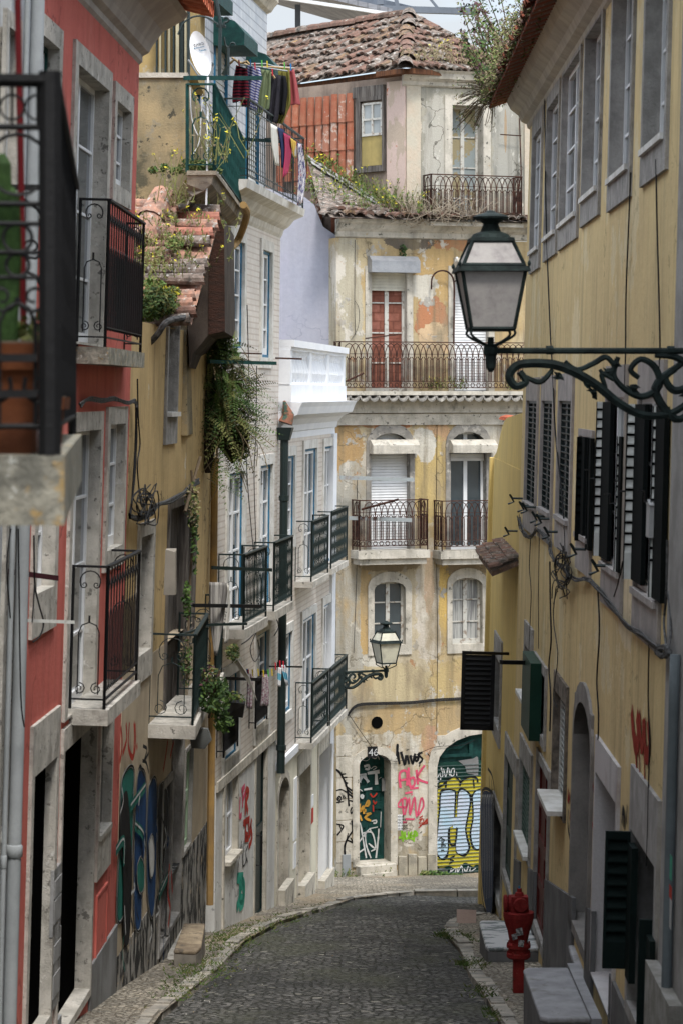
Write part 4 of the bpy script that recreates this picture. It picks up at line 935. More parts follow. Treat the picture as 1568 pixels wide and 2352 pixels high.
mb = MB(); uu = FA.uv(491, 1300, .08)[0]; mb.tube([(uu, -.08, FA.uv(491, 1050)[1]-k_*.35) for k_ in range(18)], .05, 8)
mb.tube(catmull([(FA.uv(566, 470, .4)[0], -.36, FA.uv(566, 470, .4)[1]), (FA.uv(567, 500, .3)[0], -.30, FA.uv(567, 495, .3)[1]), (FA.uv(545, 545, .1)[0], -.1, FA.uv(545, 555, .1)[1]), (FA.uv(515, 580, .08)[0], -.08, FA.uv(515, 590, .08)[1]), (FA.uv(512, 700, .08)[0], -.08, FA.uv(512, 700, .08)[1])], 5), .05, 8)
mb.build('ochre_drainpipe', PIPEO, h.root)
# tags painted on the ground-floor wall
mb = MB(); c8 = lambda x, y: (501.76+.36*x, 1568+.36*y)
mb.m = 0
for s_ in ([(140, 730), (136, 850), (150, 845)], [(158, 690), (155, 800)], [(160, 745), (175, 700), (172, 800)], [(150, 690), (170, 660)]): stroke(mb, FA, s_, c8, .09, .026)
mb.m = 1
for s_ in ([(178, 670), (172, 850)], [(178, 680), (195, 700), (180, 760), (190, 830)], [(160, 900), (200, 870)], [(178, 860), (175, 960), (190, 980)], [(195, 880), (200, 980), (213, 870)], [(170, 1000), (195, 995)], [(205, 900), (215, 990), (195, 1050)]): stroke(mb, FA, s_, c8, .10, .028)
mb.m = 2
for s_ in ([(120, 1250), (160, 1245)], [(140, 1250), (135, 1380), (118, 1440)], [(145, 1300), (160, 1290), (158, 1380), (140, 1370), (145, 1300)], [(150, 1260), (166, 1300), (160, 1400), (135, 1430)]): stroke(mb, FA, s_, c8, .16, .028)
mb.m = 3
for s_ in ([(150, 1010), (130, 1160), (125, 1230)], [(152, 1030), (158, 1180)], [(165, 1010), (160, 1170), (185, 1120)], [(190, 1040), (175, 1090), (188, 1150)]): stroke(mb, FA, s_, c8, .03, .028)
mb.parts('graffiti', [PINK, SRED, M('spray_sea_green', (.04, .33, .24), .8), BLK], h.root, .35)

h = House('terrace_house', FA, 'tiled house topped by a white balustraded terrace, right of the green downpipe', -9.2); O = h.opening
uB1 = FA.uv(770, 905)[0]; vB = FA.uv(644, 1010)[1]; vgB = FA.uv(640, 1762)[1]; up = FA.uv(762, 905)[0]
k = dict(edge=BLUEP, sm=STONEW, fw=.15, rev=.06)
O((651, 1049), (673, 1236), 'french', rows=3, **k)
O((697, 1032), (722, 1322), 'french', rows=3, **dict(k, fb=.01)); O((743, 1026), (764, 1285), 'french', rows=3, **dict(k, fb=.01))
O((648, 1461), (667, 1628), 'french', rows=3, **k); O((693, 1425), (719, 1690), 'french', rows=3, **dict(k, fb=.01)); O((741, 1392), (760, 1650), 'french', rows=3, **dict(k, fb=.01))
O((637, 1800), (658, 2072), 'panel', fw=.12, rev=.3, sm=STONEF, frame=STONEF, rows=1, cols=1, arch=.3)
O((684, 1783), (707, 2028), 'panel', fw=.14, rev=.3, sm=STONEF, frame=WHITEW, rows=2, cols=1, ft=.35)
O((730, 1737), (751, 2018), 'panel', fw=.13, rev=.3, sm=STONEF, frame=STONE, rows=1, cols=1, ft=.3)
h.wall(uAB, uB1-.02, vgB, vB, AZ, 3.5); h.wall(uAB, uB1-.02, -10.4, vgB-.0005, CREAMW, 3.5, 'ground_floor_wall', w=.015)
mb = MB(); mb.box(up, uB1, -10.4, vB, -.2, .05); mb.build('corner_pilaster', WHITEP, h.root)
mb = MB(); mb.box(uAB, up, vgB, vgB+.12, .01, .07); mb.build('string_course', WHITEP, h.root)
vt = FA.uv(795, 918, .35)[1]
vt = FA.uv(790, 921, .35)[1]
prof = [(0, 0), (.03, .02), (.05, .12), (.14, .22), (.30, .30), (.34, .42), (.38, .50), (0, .50)]
cornice(h, uAB, uB1, vt-.5, prof, WHITEP)
h.wall(uAB, uB1-.03, vB, vt-.3, WHITEP, 3.5, 'frieze', w=.005)
mb = MB(); mb.hexa([(uAB, -.2, vt-.15), (uB1, -.2, vt-.15), (uB1, 3.4, vt-.15), (uAB, 3.4, vt-.15)], [(uAB, -.2, vt-.002), (uB1, -.2, vt-.002), (uB1, 3.4, vt-.002), (uAB, 3.4, vt-.002)]); mb.build('terrace_floor', WHITEP, h.root)
mb = MB(); vb0 = vt; vb1 = FA.uv(650, 778, .15)[1]; L = uB1+.02-uAB; H = vb1-vb0
mb.box(uAB, uB1+.02, vb0, vb0+H*.28, -.05, .2); mb.box(uAB, uB1+.02, vb1-.11, vb1, -.08, .24); mb.box(uAB, uB1+.02, vb1-.16, vb1-.111, -.03, .19)
for k_ in range(4):
    u = uAB+.12+(L-.28)*k_/3; mb.box(u-.13, u+.13, vb0+H*.28+.001, vb1-.161, -.02, .18)
nb = 21
for k_ in range(nb):
    u = uAB+.3+(L-.6)*k_/(nb-1); zz = vb0+H*.28; hh = H*.72-.16; mb.lathe((u, -.08, zz), [(.07, 0), (.07, .04*hh), (.04, .08*hh), (.09, .35*hh), (.085, .42*hh), (.035, .75*hh), (.05, .86*hh), (.07, .9*hh), (.07, hh)], 8)
mb.build('balustrade', WHITEP, h.root)
bal_px(h, FA, (718, 1337), (757, 1316), .30, .98, th=.1); bal_px(h, FA, (763, 1307), (800, 1283), .30, .98, th=.1)
bal_px(h, FA, (718, 1708), (757, 1672), .30, .98, th=.1); bal_px(h, FA, (760, 1668), (799, 1633), .30, .98, th=.1)
mb = MB(); 
for TL, BR in (((672, 1790), (677, 1925)), ((671, 1940), (676, 1990)), ((711, 1830), (716, 1850))):
    u0, v1 = FA.uv(*TL); u1, v0 = FA.uv(*BR); mb.box(u0, u1, v0, v1, .015, .035)
mb.parts('meter_cabinet', WHITE, h.root)
u0, v1 = FA.uv(711, 1862); u1, v0 = FA.uv(716, 1888); MB().box(u0, u1, v0, v1, .015, .03).build('red_notice', SRED, h.root)
mb = MB(); u = up-.12; mb.tube([(u, -.09, FA.uv(768, 1690)[1]), (u, -.09, -9.3)], .035, 6); mb.build('downpipe', WHITEP, h.root)

# lavender side wall behind the terrace
h = House('lavender_house', W0, 'plain lavender side wall rising behind the white balustrade', -9.3)
mb = MB(); q = [at(x, y, 51.4) for x, y in ((560, 420), (700, 452), (722, 470), (742, 520), (771.5, 540), (771.5, 1600), (560, 1600))]; mb.hexa([tuple(p) for p in q], [(p.x, p.y+2, p.z) for p in q])
mb.build('wall', M('lavender_render', (.30, .31, .375), .8, crack=.25, c2=(.325, .325, .37), th=(.3, .7), scale=.5, bump=.2, bscale=10, streak=.12, layers=(((.34, .33, .40), 1.2, .5, .7, (1, 1, .4)),)), h.root); centre(h.root)

# ================================================================== the derelict house closing the street
FB = -9.6
def SP(fr, px, py, rx, ry, col, ed=.35, w=0, b=FB):
    u, v = fr.uv(px, py, w); k_ = fr.uv(px+rx, py, w)[0]-u; m_ = v-fr.uv(px, py+ry, w)[1]; return (u, v-b, abs(k_), abs(m_), col, ed)
GREYP = (.38, .36, .31); CRP = (.56, .53, .46); ORP = (.42, .19, .10); OCP = (.46, .32, .15); RUB = (.38, .25, .12); DK = (.13, .11, .09)
sp = [SP(FF, 880, 1400, 125, 480, (.50, .43, .31), .5), SP(FF, 800, 1300, 45, 420, GREYP, .35), SP(FF, 795, 720, 38, 190, (.42, .38, .29), .3), SP(FF, 1000, 620, 52, 90, (.46, .32, .15), .5),
      SP(FF, 990, 735, 36, 62, ORP, .4), SP(FF, 970, 660, 34, 30, CRP, .45), SP(FF, 1000, 780, 40, 40, (.58, .42, .26), .4),
      SP(FF, 800, 1030, 36, 75, RUB, .35), SP(FF, 880, 965, 90, 20, (.42, .16, .07), .6), SP(FF, 805, 1085, 26, 26, GREYP, .3), SP(FF, 1000, 985, 30, 34, (.55, .35, .2), .5),
      SP(FF, 985, 1090, 45, 100, (.48, .36, .16), .5), SP(FF, 975, 1020, 26, 42, CRP, .4), SP(FF, 1125, 1010, 35, 80, CRP, .5), SP(FF, 985, 1400, 32, 135, (.55, .50, .43), .45), SP(FF, 985, 1340, 12, 70, (.50, .36, .27), .5),
      SP(FF, 840, 1390, 14, 130, OCP, .4), SP(FF, 870, 1290, 50, 22, (.50, .33, .14), .5), SP(FF, 1020, 1370, 14, 110, (.55, .38, .13), .4), SP(FF, 900, 1570, 100, 50, (.48, .40, .25), .5), SP(FF, 1040, 1590, 60, 70, (.47, .36, .18), .5),
      SP(FF, 960, 1660, 130, 42, (.44, .32, .17), .5), SP(FF, 900, 1710, 100, 28, (.55, .52, .45), .5), SP(FF, 985, 1705, 20, 40, (.46, .28, .18), .35), SP(FF, 870, 1515, 40, 18, CRP, .4),
      SP(FF, 950, 1955, 60, 38, (.33, .30, .24), .45), SP(FF, 945, 1830, 42, 110, (.56, .52, .45), .25), SP(FF, 900, 940, 130, 12, (.25, .2, .15), .8), SP(FF, 1080, 1300, 60, 18, (.28, .22, .15), .8), SP(FF, 890, 1300, 70, 12, (.25, .2, .14), .9), SP(FF, 940, 555, 60, 16, DK, .7), SP(FF, 1080, 560, 80, 18, (.40, .2, .1), .7)]
FACADE = M('peeling_facade', (.49, .40, .25), .95, c2=(.42, .31, .16), crack=.6, th=(.4, .6), scale=1.3, bump=.7, bscale=22, streak=.7, spots=sp, relief=.006,
           layers=(((.55, .51, .44), 1.5, .57, .60, (1, 1, .7)), ((.44, .32, .17), 1.2, .56, .70, (1, 1, .5)), ((.37, .35, .31), 1.9, .61, .64), ((.29, .235, .155), 1.3, .46, .70, (1, 1, .4)), ((.22, .18, .13), 3.0, .54, .76, (1.8, 1, .16)), ((.38, .22, .12), 3.1, .64, .69), ((.13, .11, .09), 12, .66, .70), ((.60, .57, .5), 7, .66, .68)))
h = House('derelict_house', FF, 'tall derelict house with peeling yellow plaster, tiled roof and rusty balconies closing the street', FB); O = h.opening
ue = FF.uv(1260, 905)[0]; vtop = FF.uv(772, 545)[1]
MW = M('peeled_white_wood', (.5, .49, .45), .85, c2=(.25, .2, .16), th=(.5, .66), scale=12, bump=.5)
REDB = M('red_brick_blocking', (.28, .115, .085), .9, scale=8, extra=brickx(.28, .17, (1, 1, 1), (.75, .7, .65), (.65, .6, .56), .02, 1, .5))
_, w1 = O((852, 625), (933, 902), 'french', fw=.13, rev=.16, rows=4, frame=MW, sm=STONEF, fb=.01, glass=REDB)
_, w2 = O((1042, 625), (1120, 902), 'roller', fw=.13, rev=.14, sm=STONEF, fb=.01, frame=WHITE)
_, w3 = O((851, 995), (940, 1264), 'roller', fw=.1, rev=.18, sm=STONED, arch=.3, fb=.01, frame=WHITE, ft=.2)
_, w4 = O((1033, 992), (1115, 1264), 'french', fw=.1, rev=.18, sm=STONED, arch=.3, fb=.01, frame=WHITE, rows=1, ft=.2)
_, w5 = O((858, 1337), (930, 1480), 'french', fw=.13, rev=.14, sm=STONEF, arch=.16, frame=MW, rows=3, fb=.2, ft=.2)
_, w6 = O((1037, 1328), (1106, 1478), 'french', fw=.11, rev=.14, sm=STONEF, arch=.16, frame=MW, rows=3, fb=.18, ft=.2, glass=M('lace_curtain', (.38, .38, .36), .8, c2=(.18, .18, .18), th=(.4, .6), scale=3, sc=(9, 1, .4)))
_, dr = O((824, 1735), (896, 1980), 'panel', fw=.14, rev=.38, sm=STONEF, arch=.2, frame=GREENP, rows=6, cols=2, fb=.06, ft=.15)
_, gd = O((1002, 1690), (1215, 2030), 'dark', fw=.19, rev=.16, sm=STONEF, arch=.62, frame=GREENP, fb=.02, ft=.22)
h.wall(0, ue, FB-1.2, vtop, FACADE, 6)
for wn, (x0, x1, y0, y1), m in ((w1, (847, 958, 588, 625), M('zinc_box', (.33, .34, .36), .45, c2=(.25, .26, .28), scale=3, metal=.5)), (w3, (850, 957, 1009, 1042), STONEF), (w4, (1033, 1135, 1009, 1040), STONEF), (w2, (1045, 1130, 592, 626), STONEF)):
    mb = MB(); ua, va = FF.uv(x0, y1, .1); ub, vb = FF.uv(x1, y0, .1)
    A0 = [(ua, 0, vb), (ua, -.12, vb-.01), (ua, -.26, vb-.11), (ua, -.26, va), (ua, 0, va)]; mb.hexa([Vector(p) for p in A0], [Vector((ub, p[1], p[2])) for p in A0]); mb.build('shutter_box', m, wn)
SHUT = M('cream_roller', (.60, .57, .48), .7, streak=.2)
def slats(parent, x0, x1, y0, y1, w, mat, name='roller_shutter', st=.055):
    u0, v1 = FF.uv(x0, y0, w); u1, v0 = FF.uv(x1, y1, w); mb = MB(); n = int((v1-v0)/st)
    for k_ in range(n):
        z = v0+(v1-v0)*k_/n; hh = (v1-v0)/n; mb.hexa([(u0, -w, z), (u1, -w, z), (u1, -w+.02, z), (u0, -w+.02, z)], [(u0, -w+.012, z+hh*.92), (u1, -w+.012, z+hh*.92), (u1, -w+.03, z+hh), (u0, -w+.03, z+hh)])
    return mb.build(name, mat, parent)
slats(w1, 853, 932, 625, 668, -.08, SHUT); slats(w4, 1034, 1114, 1042, 1058, -.1, WHITE)
# arched door 46
mb = MB(); u0, v1 = FF.uv(844, 1716, .05); u1, v0 = FF.uv(866, 1740, .05); vb_ = (v0+v1)/2; mb.box(u0, u1, v0, v1, .02, .055); pl_ = mb.build('number_plate', IRON, dr)
text_mesh('46', (v1-v0)*.95, SWHITE, 'numerals', pl_, Tuv(u0+.012, v0+.035, .06, FB))
mb = MB(); u0, v1 = FF.uv(979, 1888, .0); 
mb = MB(); u0, v1 = FF.uv(883, 1792, -.1); mb.box(u0+.01, u0+.13, v1-.25, v1, -.30, -.28)
mb.build('intercom', M('steel_grey', (.2, .2, .2), .5), dr)
mb = MB()
for (x0, x1, y0, y1, w_) in ((815, 905, 1988, 2004, .22), (818, 895, 2004, 2016, .30), (820, 890, 2016, 2034, .12)):
    u0, v1 = FF.uv(x0, y0, 0); u1, v0 = FF.uv(x1, y1, 0); mb.hexa([(u0, .02, v0-.3), (u1, .02, v0-.3), (u1-.02, -w_, v0-.3), (u0+.02, -w_, v0-.3)], [(u0, .02, v1-.01), (u1, .02, v1), (u1-.04, -w_, v1+.01), (u0+.04, -w_, v1-.01)])
mb.build('doorstep', STONEF, h.root)
mb = MB(); u0, v1 = FF.uv(800, 1972, 0); u1, v0 = FF.uv(1000, 2050, 0); rd = random.Random(9)
for k_ in range(9):
    a = u0+(u1-u0)*k_/9; b = a+(u1-u0)/9-.004; zt = v1+rd.uniform(-.05, .03)-(.22 if k_ < 5 else 0)
    mb.hexa([(a, .02, v0-.2), (b, .02, v0-.2), (b, -.07, v0-.2), (a, -.07, v0-.2)], [(a+.01, .02, zt), (b, .02, zt-.02), (b-.01, -.05, zt-.03), (a+.02, -.05, zt-.02)])
mb.build('foundation_stones', M('foundation', (.40, .36, .28), .95, c2=(.24, .22, .18), scale=3, bump=.9, streak=.3, layers=(((.34, .14, .09), 4, .66, .68), ((.56, .53, .46), 2.5, .56, .60))), h.root)
# garage: arched wooden top and painted roller shutter
xg = lambda x, y: (721+.26*x, 1631+.26*y); wv = -.13
u0, v1 = FF.uv(1003, 1752, wv); u1, v0 = FF.uv(1212, 2026, wv)
mb = MB(); n = 34
for k_ in range(n):
    z = v0+(v1-v0)*k_/n; hh = (v1-v0)/n; mb.hexa([(u0, -wv+.005, z), (u1, -wv+.005, z), (u1, -wv+.03, z), (u0, -wv+.03, z)], [(u0, -wv, z+hh*.98), (u1, -wv, z+hh*.98), (u1, -wv+.03, z+hh), (u0, -wv+.03, z+hh)])
shm = mb.build('roller_shutter', M('dark_green_metal', (.02, .07, .055), .5, c2=(.015, .05, .04), metal=.2), gd)
mb = MB(); 
for (a, b) in ((1003, 1090), (1096, 1200)):
    ua, va = FF.uv(a, 1748, -.12); ub, vb = FF.uv(b, 1690, -.12); pts_ = [(ua+.06, va+.06), (ub-.06, va+.06), (ub-.06, vb-.05), (ua+.45, vb-.16), (ua+.12, va+.22)]
    pts2 = [(ua+.16, va+.12), (ub-.14, va+.12), (ub-.14, vb-.13), (ua+.5, vb-.24), (ua+.24, va+.22)]; mb.pring(pts_, pts2, -.13, -.09, -.11)
mb.build('fanlight_panel', GREENP, gd)
def wall_tags(): pass
mb = MB(); ww = wv+.010
def fill(pts, m, w_): mb.m = m; blob(mb, FF, pts, xg, w_)
fill([(1085, 800), (1100, 660), (1150, 640), (1200, 600), (1270, 600), (1310, 625), (1380, 590), (1460, 590), (1900, 600), (1900, 1350), (1600, 1400), (1440, 1370), (1400, 1385), (1330, 1350), (1260, 1405), (1190, 1380), (1130, 1395), (1085, 1370), (1068, 1200), (1075, 1000)], 1, ww)
for o_ in ([(1100, 860), (1110, 720), (1160, 700), (1230, 705), (1255, 730), (1250, 850), (1240, 960), (1200, 960), (1190, 1190), (1220, 1200), (1240, 1180), (1262, 960), (1262, 740), (1300, 690), (1370, 730), (1390, 800), (1360, 960), (1345, 1060), (1360, 1140), (1380, 1220), (1340, 1290), (1290, 1290), (1250, 1260), (1245, 1210), (1210, 1215), (1190, 1220), (1180, 1300), (1140, 1330), (1090, 1300), (1072, 1240), (1085, 1050)],
           [(1385, 760), (1430, 705), (1520, 700), (1560, 800), (1550, 1200), (1480, 1240), (1400, 1230), (1370, 1100), (1395, 950)], [(1590, 760), (1700, 700), (1830, 720), (1850, 1200), (1700, 1290), (1600, 1230)]):
    fill(o_, 0, ww+.004)
for i_, (o_) in enumerate(([(1115, 860), (1122, 740), (1165, 715), (1225, 718), (1240, 745), (1235, 860), (1228, 1010), (1180, 1060), (1175, 1250), (1130, 1310), (1090, 1270), (1085, 1180), (1095, 1050)], [(1262, 900), (1275, 745), (1305, 708), (1355, 740), (1372, 810), (1345, 960), (1330, 1060), (1345, 1150), (1360, 1220), (1330, 1270), (1285, 1275), (1252, 1230), (1258, 1050)],
           [(1400, 770), (1430, 720), (1510, 715), (1540, 800), (1535, 1190), (1480, 1222), (1415, 1215), (1385, 1100), (1408, 950)], [(1605, 770), (1700, 718), (1815, 735), (1830, 1180), (1700, 1270), (1620, 1215)])): fill(o_, 2, ww+.008)
fill([(1228, 960), (1262, 950), (1262, 1030), (1225, 1040)], 2, ww+.010)
mb.m = 0
for s_, wd in (([(1195, 1040), (1192, 1150), (1215, 1195), (1245, 1180), (1262, 1040)], .035), ([(1098, 1150), (1125, 1130), (1122, 1210), (1100, 1215)], .02), ([(1128, 1140), (1150, 1150), (1130, 1185), (1158, 1200), (1135, 1215), (1140, 1165)], .02), ([(1120, 1240), (1145, 1240)], .02),
               ([(1180, 1320), (1240, 1290), (1200, 1320), (1230, 1335), (1190, 1360)], .025), ([(1085, 690), (1140, 660), (1165, 620), (1160, 690)], .035), ([(1165, 625), (1240, 590), (1290, 640), (1285, 670)], .035), ([(1290, 640), (1360, 595), (1430, 600), (1445, 640)], .035), ([(1405, 610), (1412, 690)], .03)): stroke(mb, FF, s_, xg, wd, ww+.013)
mb.m = 3
for s_ in ([(1080, 550), (1085, 600), (1110, 560), (1115, 620)], [(1120, 510), (1135, 580), (1110, 600)], [(1140, 520), (1160, 590), (1180, 510)], [(1190, 520), (1195, 580)], [(1210, 530), (1235, 520), (1230, 580), (1205, 575), (1210, 530)], [(1255, 550), (1258, 580)], [(1085, 625), (1100, 630), (1085, 640), (1085, 625)],
           [(1180, 1490), (1210, 1400)], [(1205, 1430), (1250, 1400), (1240, 1450)], [(1270, 1390), (1265, 1440), (1300, 1380), (1310, 1440)], [(1320, 1400), (1340, 1430), (1360, 1380)], [(1380, 1390), (1375, 1430), (1425, 1400)]): stroke(mb, FF, s_, xg, .022, ww+.013, wob=.4)
mb.m = 4
for pts_ in ([(1270, 450), (1330, 440), (1400, 430), (1445, 420), (1445, 580), (1400, 570), (1350, 560), (1330, 500)], [(1075, 1410), (1130, 1400), (1180, 1420), (1120, 1480), (1090, 1500)]): blob(mb, FF, pts_, xg, ww+.002)
mb.build('graffiti', [BLK, YEL, LBLUE, SWHITE, SGREY], gd)
mb = MB()
for k_ in range(n):
    z = v0+(v1-v0)*k_/n; mb.box(u0, u1, z-.006, z+.004, wv+.012, wv+.03)
mb.build('shutter_ribs', M('scuffed_green_metal', (.12, .15, .15), .5, c2=(.05, .08, .075), scale=5), gd)
# tags on the door 46 leaf
mb = MB(); wd_ = -.335
mb.m = 0
for s_, wd in (([(440, 500), (480, 490), (480, 525), (450, 520)], .05), ([(405, 580), (460, 570)], .06), ([(400, 640), (430, 580), (480, 640)], .06), ([(470, 560), (575, 545)], .06), ([(545, 560), (550, 660)], .06), ([(500, 520), (530, 500), (550, 510), (520, 530)], .015),
               ([(580, 600), (582, 604)], .05), ([(440, 705), (510, 695)], .04), ([(420, 750), (432, 760), (425, 780), (412, 765), (420, 750)], .04), ([(395, 1000), (410, 1020), (440, 1200), (460, 1310)], .03), ([(395, 1170), (480, 1060), (500, 1070)], .03), ([(430, 1090), (510, 1085), (540, 1220), (480, 1180)], .03), ([(450, 1100), (460, 1200), (500, 1310)], .03),
               ([(570, 1050), (565, 1130), (545, 1310)], .03), ([(395, 1260), (440, 1230)], .03), ([(500, 1250), (540, 1230)], .03), ([(485, 1050), (560, 1035)], .02), ([(400, 720), (400, 700), (425, 720)], .015), ([(505, 985), (545, 975), (545, 1000), (520, 1000)], .03), ([(590, 900), (585, 1040)], .014), ([(510, 420), (540, 430), (560, 410), (575, 440)], .02), ([(420, 440), (460, 450), (490, 430)], .012)): stroke(mb, FF, s_, xg, wd, wd_, wob=.3)
mb.m = 1
for s_ in ([(400, 830), (410, 900), (430, 850), (440, 920)], [(400, 930), (420, 980)], [(440, 860), (480, 800), (480, 840), (455, 850)], [(460, 920), (500, 915), (450, 950), (500, 980)], [(430, 900), (445, 880), (455, 900)]): stroke(mb, FF, s_, xg, .04, wd_+.002, wob=.3)
mb.m = 2
for s_ in ([(495, 740), (520, 770), (555, 735)], [(520, 840), (522, 900)], [(520, 800), (535, 830), (550, 810)]): stroke(mb, FF, s_, xg, .03, wd_+.002)
mb.build('graffiti', [SWHITE, ORG, SRED], dr)
# tags on the wall
mb = MB(); mb.m = 0
for s_, wd in (([(735, 300), (730, 430), (728, 455)], .035), ([(740, 370), (752, 480)], .035), ([(765, 370), (800, 485), (810, 400)], .04), ([(820, 400), (838, 480)], .035), ([(822, 350), (824, 356)], .04), ([(848, 400), (868, 475), (890, 385)], .04), ([(905, 410), (890, 435), (905, 455), (918, 430), (905, 410)], .035), ([(955, 375), (918, 395), (955, 435), (925, 475)], .035), ([(925, 490), (935, 492)], .03), ([(1000, 385), (1040, 440), (1050, 465)], .012),
               ([(195, 525), (240, 570), (290, 690), (305, 830), (310, 850)], .03), ([(240, 570), (280, 565)], .022), ([(250, 600), (292, 595)], .022), ([(262, 630), (297, 650)], .022), ([(275, 670), (335, 715)], .024), ([(290, 700), (335, 745)], .022), ([(300, 740), (345, 775)], .022), ([(195, 715), (240, 705), (290, 730)], .02), ([(198, 820), (260, 810)], .02), ([(205, 790), (220, 765), (240, 780), (225, 805), (205, 790)], .022), ([(215, 785), (222, 790)], .035),
               ([(250, 750), (262, 790)], .015), ([(262, 755), (278, 785)], .015), ([(305, 800), (355, 820), (368, 900), (350, 970), (330, 1000)], .022), ([(335, 860), (322, 890), (330, 915), (345, 880)], .022), ([(330, 980), (345, 1060)], .03), ([(335, 1000), (370, 1015)], .022), ([(332, 1030), (360, 1040)], .022), ([(345, 1060), (275, 1180), (272, 1290)], .03), ([(300, 1090), (275, 1200)], .02), ([(290, 1150), (345, 1180), (375, 1230)], .022), ([(320, 1130), (378, 1225)], .022), ([(200, 1010), (260, 1030), (205, 1110)], .022), ([(225, 1020), (245, 1060)], .02), ([(230, 560), (265, 620)], .02), ([(940, 1080), (944, 1086)], .05)): stroke(mb, FF, s_, xg, wd*1.3, .021 if s_[0][0] < 400 else .006, wob=.25)
mb.m = 1
for s_, wd in (([(762, 690), (755, 560), (815, 545), (820, 670)], .05), ([(757, 625), (820, 612)], .045), ([(832, 510), (845, 670), (885, 660), (880, 600), (842, 612)], .05), ([(903, 530), (915, 660)], .05), ([(975, 490), (910, 595), (985, 640), (1030, 635), (1050, 575)], .045), ([(1045, 635), (1048, 645)], .05), ([(845, 697), (922, 688)], .045), ([(803, 738), (868, 725)], .04),
               ([(775, 785), (735, 850), (790, 858)], .04), ([(790, 930), (780, 800), (812, 785), (815, 850), (785, 862)], .04), ([(800, 930), (838, 780), (845, 930), (885, 770), (905, 945), (945, 780), (965, 850), (915, 935)], .038), ([(860, 745), (864, 752)], .05), ([(805, 965), (885, 967)], .04), ([(785, 994), (820, 992)], .04)): stroke(mb, FF, s_, xg, wd, .008, wob=.15)
mb.m = 2
for s_ in ([(960, 935), (935, 950), (930, 955)], [(925, 970), (955, 960), (925, 1000), (965, 1000), (920, 1045)], [(965, 960), (970, 1000), (990, 965), (985, 1000)], [(1000, 960), (998, 1000), (1020, 980)], [(1020, 930), (1035, 940), (1010, 965), (1040, 1000)], [(1050, 920), (1045, 990), (1060, 1000)], [(930, 1020), (1060, 985)]): stroke(mb, FF, s_, xg, .02, .010)
mb.m = 3
for s_ in ([(748, 1128), (778, 1132)], [(785, 1165), (772, 1070), (800, 1140)], [(800, 1075), (806, 1140), (830, 1128)], [(832, 1075), (838, 1140), (855, 1090)], [(862, 1075), (845, 1120), (875, 1150)], [(880, 1168), (885, 1070), (908, 1110), (850, 1112)]): stroke(mb, FF, s_, xg, .04, .008, wob=.2)
mb.parts('graffiti', [BLK, PINK, SRED, GRNL], h.root, .12)
u0, v1 = FF.uv(*xg(723, 928)); u1, v0 = FF.uv(*xg(778, 1062)); ps = MB().box(u0, u1, v0, v1, .0, .006).build('poster', WHITE, h.root)
for k_, t_ in enumerate(('HOUJE', 'TEU BEIJ', 'VOCÊ ME', 'DÁ ÁGUA', 'NA BOCA')): text_mesh(t_, (v1-v0)*.165, IRON, 'lettering', ps, Tuv(u0+.015, v1-(v1-v0)*(.18+.195*k_), .008, FB))
u0, v1 = FF.uv(*xg(245, 1280)); u1, v0 = FF.uv(*xg(313, 1470)); mb = MB().box(u0, u1, v0, v1, .0, .06).build('utility_box', PIPEG, h.root)
# corner quoins
mb = MB(); v = FF.uv(780, 1690)[1]; rd = random.Random(4); k_ = 0
while v > FF.uv(780, 2035)[1]:
    hh = .42; ur = FF.uv(820 if k_ % 2 else 806, 1700)[0]; mb.box(.003, ur, v-hh+.015, v, -.01, .016); v -= hh; k_ += 1
mb.build('quoins', STONEF, h.root)
u, v = FF.uv(865, 1660); MB().lathe((u, .0, v), [(.12, -.012), (.12, .04), (.075, .04), (.075, -.01)], 14, 'y').build('vent_pipe_mouth', DARK, h.root)
MB().box(0, ue, FF.uv(900, 948)[1], FF.uv(900, 918)[1], 0, .10).box(0, ue, FF.uv(900, 976)[1], FF.uv(900, 950)[1], 0, .05).build('string_course', STONEF, h.root)
# terrace over the string course with scalloped tiles, long railing
mb = MB(); ub0 = FF.uv(778, 905, .3)[0]; v = FF.uv(900, 905, .3)[1]
mb.box(ub0, ue, v-.02, v+.06, -.05, .34); sl = mb.build('terrace_slab', STONEF, h.root)
mb = MB(); n = int((ue-ub0)/.2)
for k_ in range(n):
    u = ub0+.1+k_*(ue-ub0)/n; mb.m = 0; kk = len(mb.v)
    for y_, zz in ((-.40, -.13), (.0, -.03)):
        for a in range(7): th = pi+pi*a/6; mb.v.append((u+.1*cos(th), y_, v-.02+zz+.09+.09*sin(th)))
        for a in range(7): th = 2*pi-pi*a/6; mb.v.append((u+.08*cos(th), y_, v-.02+zz+.11+.07*sin(th)))
    mb.f += [(kk+a, kk+(a+1) % 14, kk+14+(a+1) % 14, kk+14+a) for a in range(14)]+[tuple(kk+a for a in range(14))]; mb.fm += [0]*15
mb.build('eave_tiles', STONED, h.root)
mb = MB(); a = FF.uv(781, 895, .33); 
railing(sl, [(ub0+.02, 0), (ub0+.02, .31), (ue, .31)], v+.07, FF.uv(900, 784, .31)[1], ['loop', 'loop'], IRONR, sp=.125, r=.009, post=.016)
for (x0, x1) in ((824, 984), (1013, 1180)):
    un, vn = FF.uv(x0, 1266, .42); uf, _ = FF.uv(x1, 1266, .42)
    s_ = h.slab([(un-.02, -.02), (un-.02, .44), (uf+.02, .44), (uf+.02, -.02)], vn-.16, vn, STONEF, mould=.12)
    railing(s_, [(un+.02, 0), (un+.02, .4), (uf-.02, .4), (uf-.02, 0)], vn+.03, vn+1.0, ['loop']*3, IRONR, sp=.125, r=.009)
# cornice of the lower block
vc = FF.uv(800, 545)[1]; cornice(h, -.02, ue, vc, [(0, 0), (.04, .02), (.04, .12), (.12, .18), (.16, .26), (.26, .30), (.26, .36), (0, .36)], STONEF)
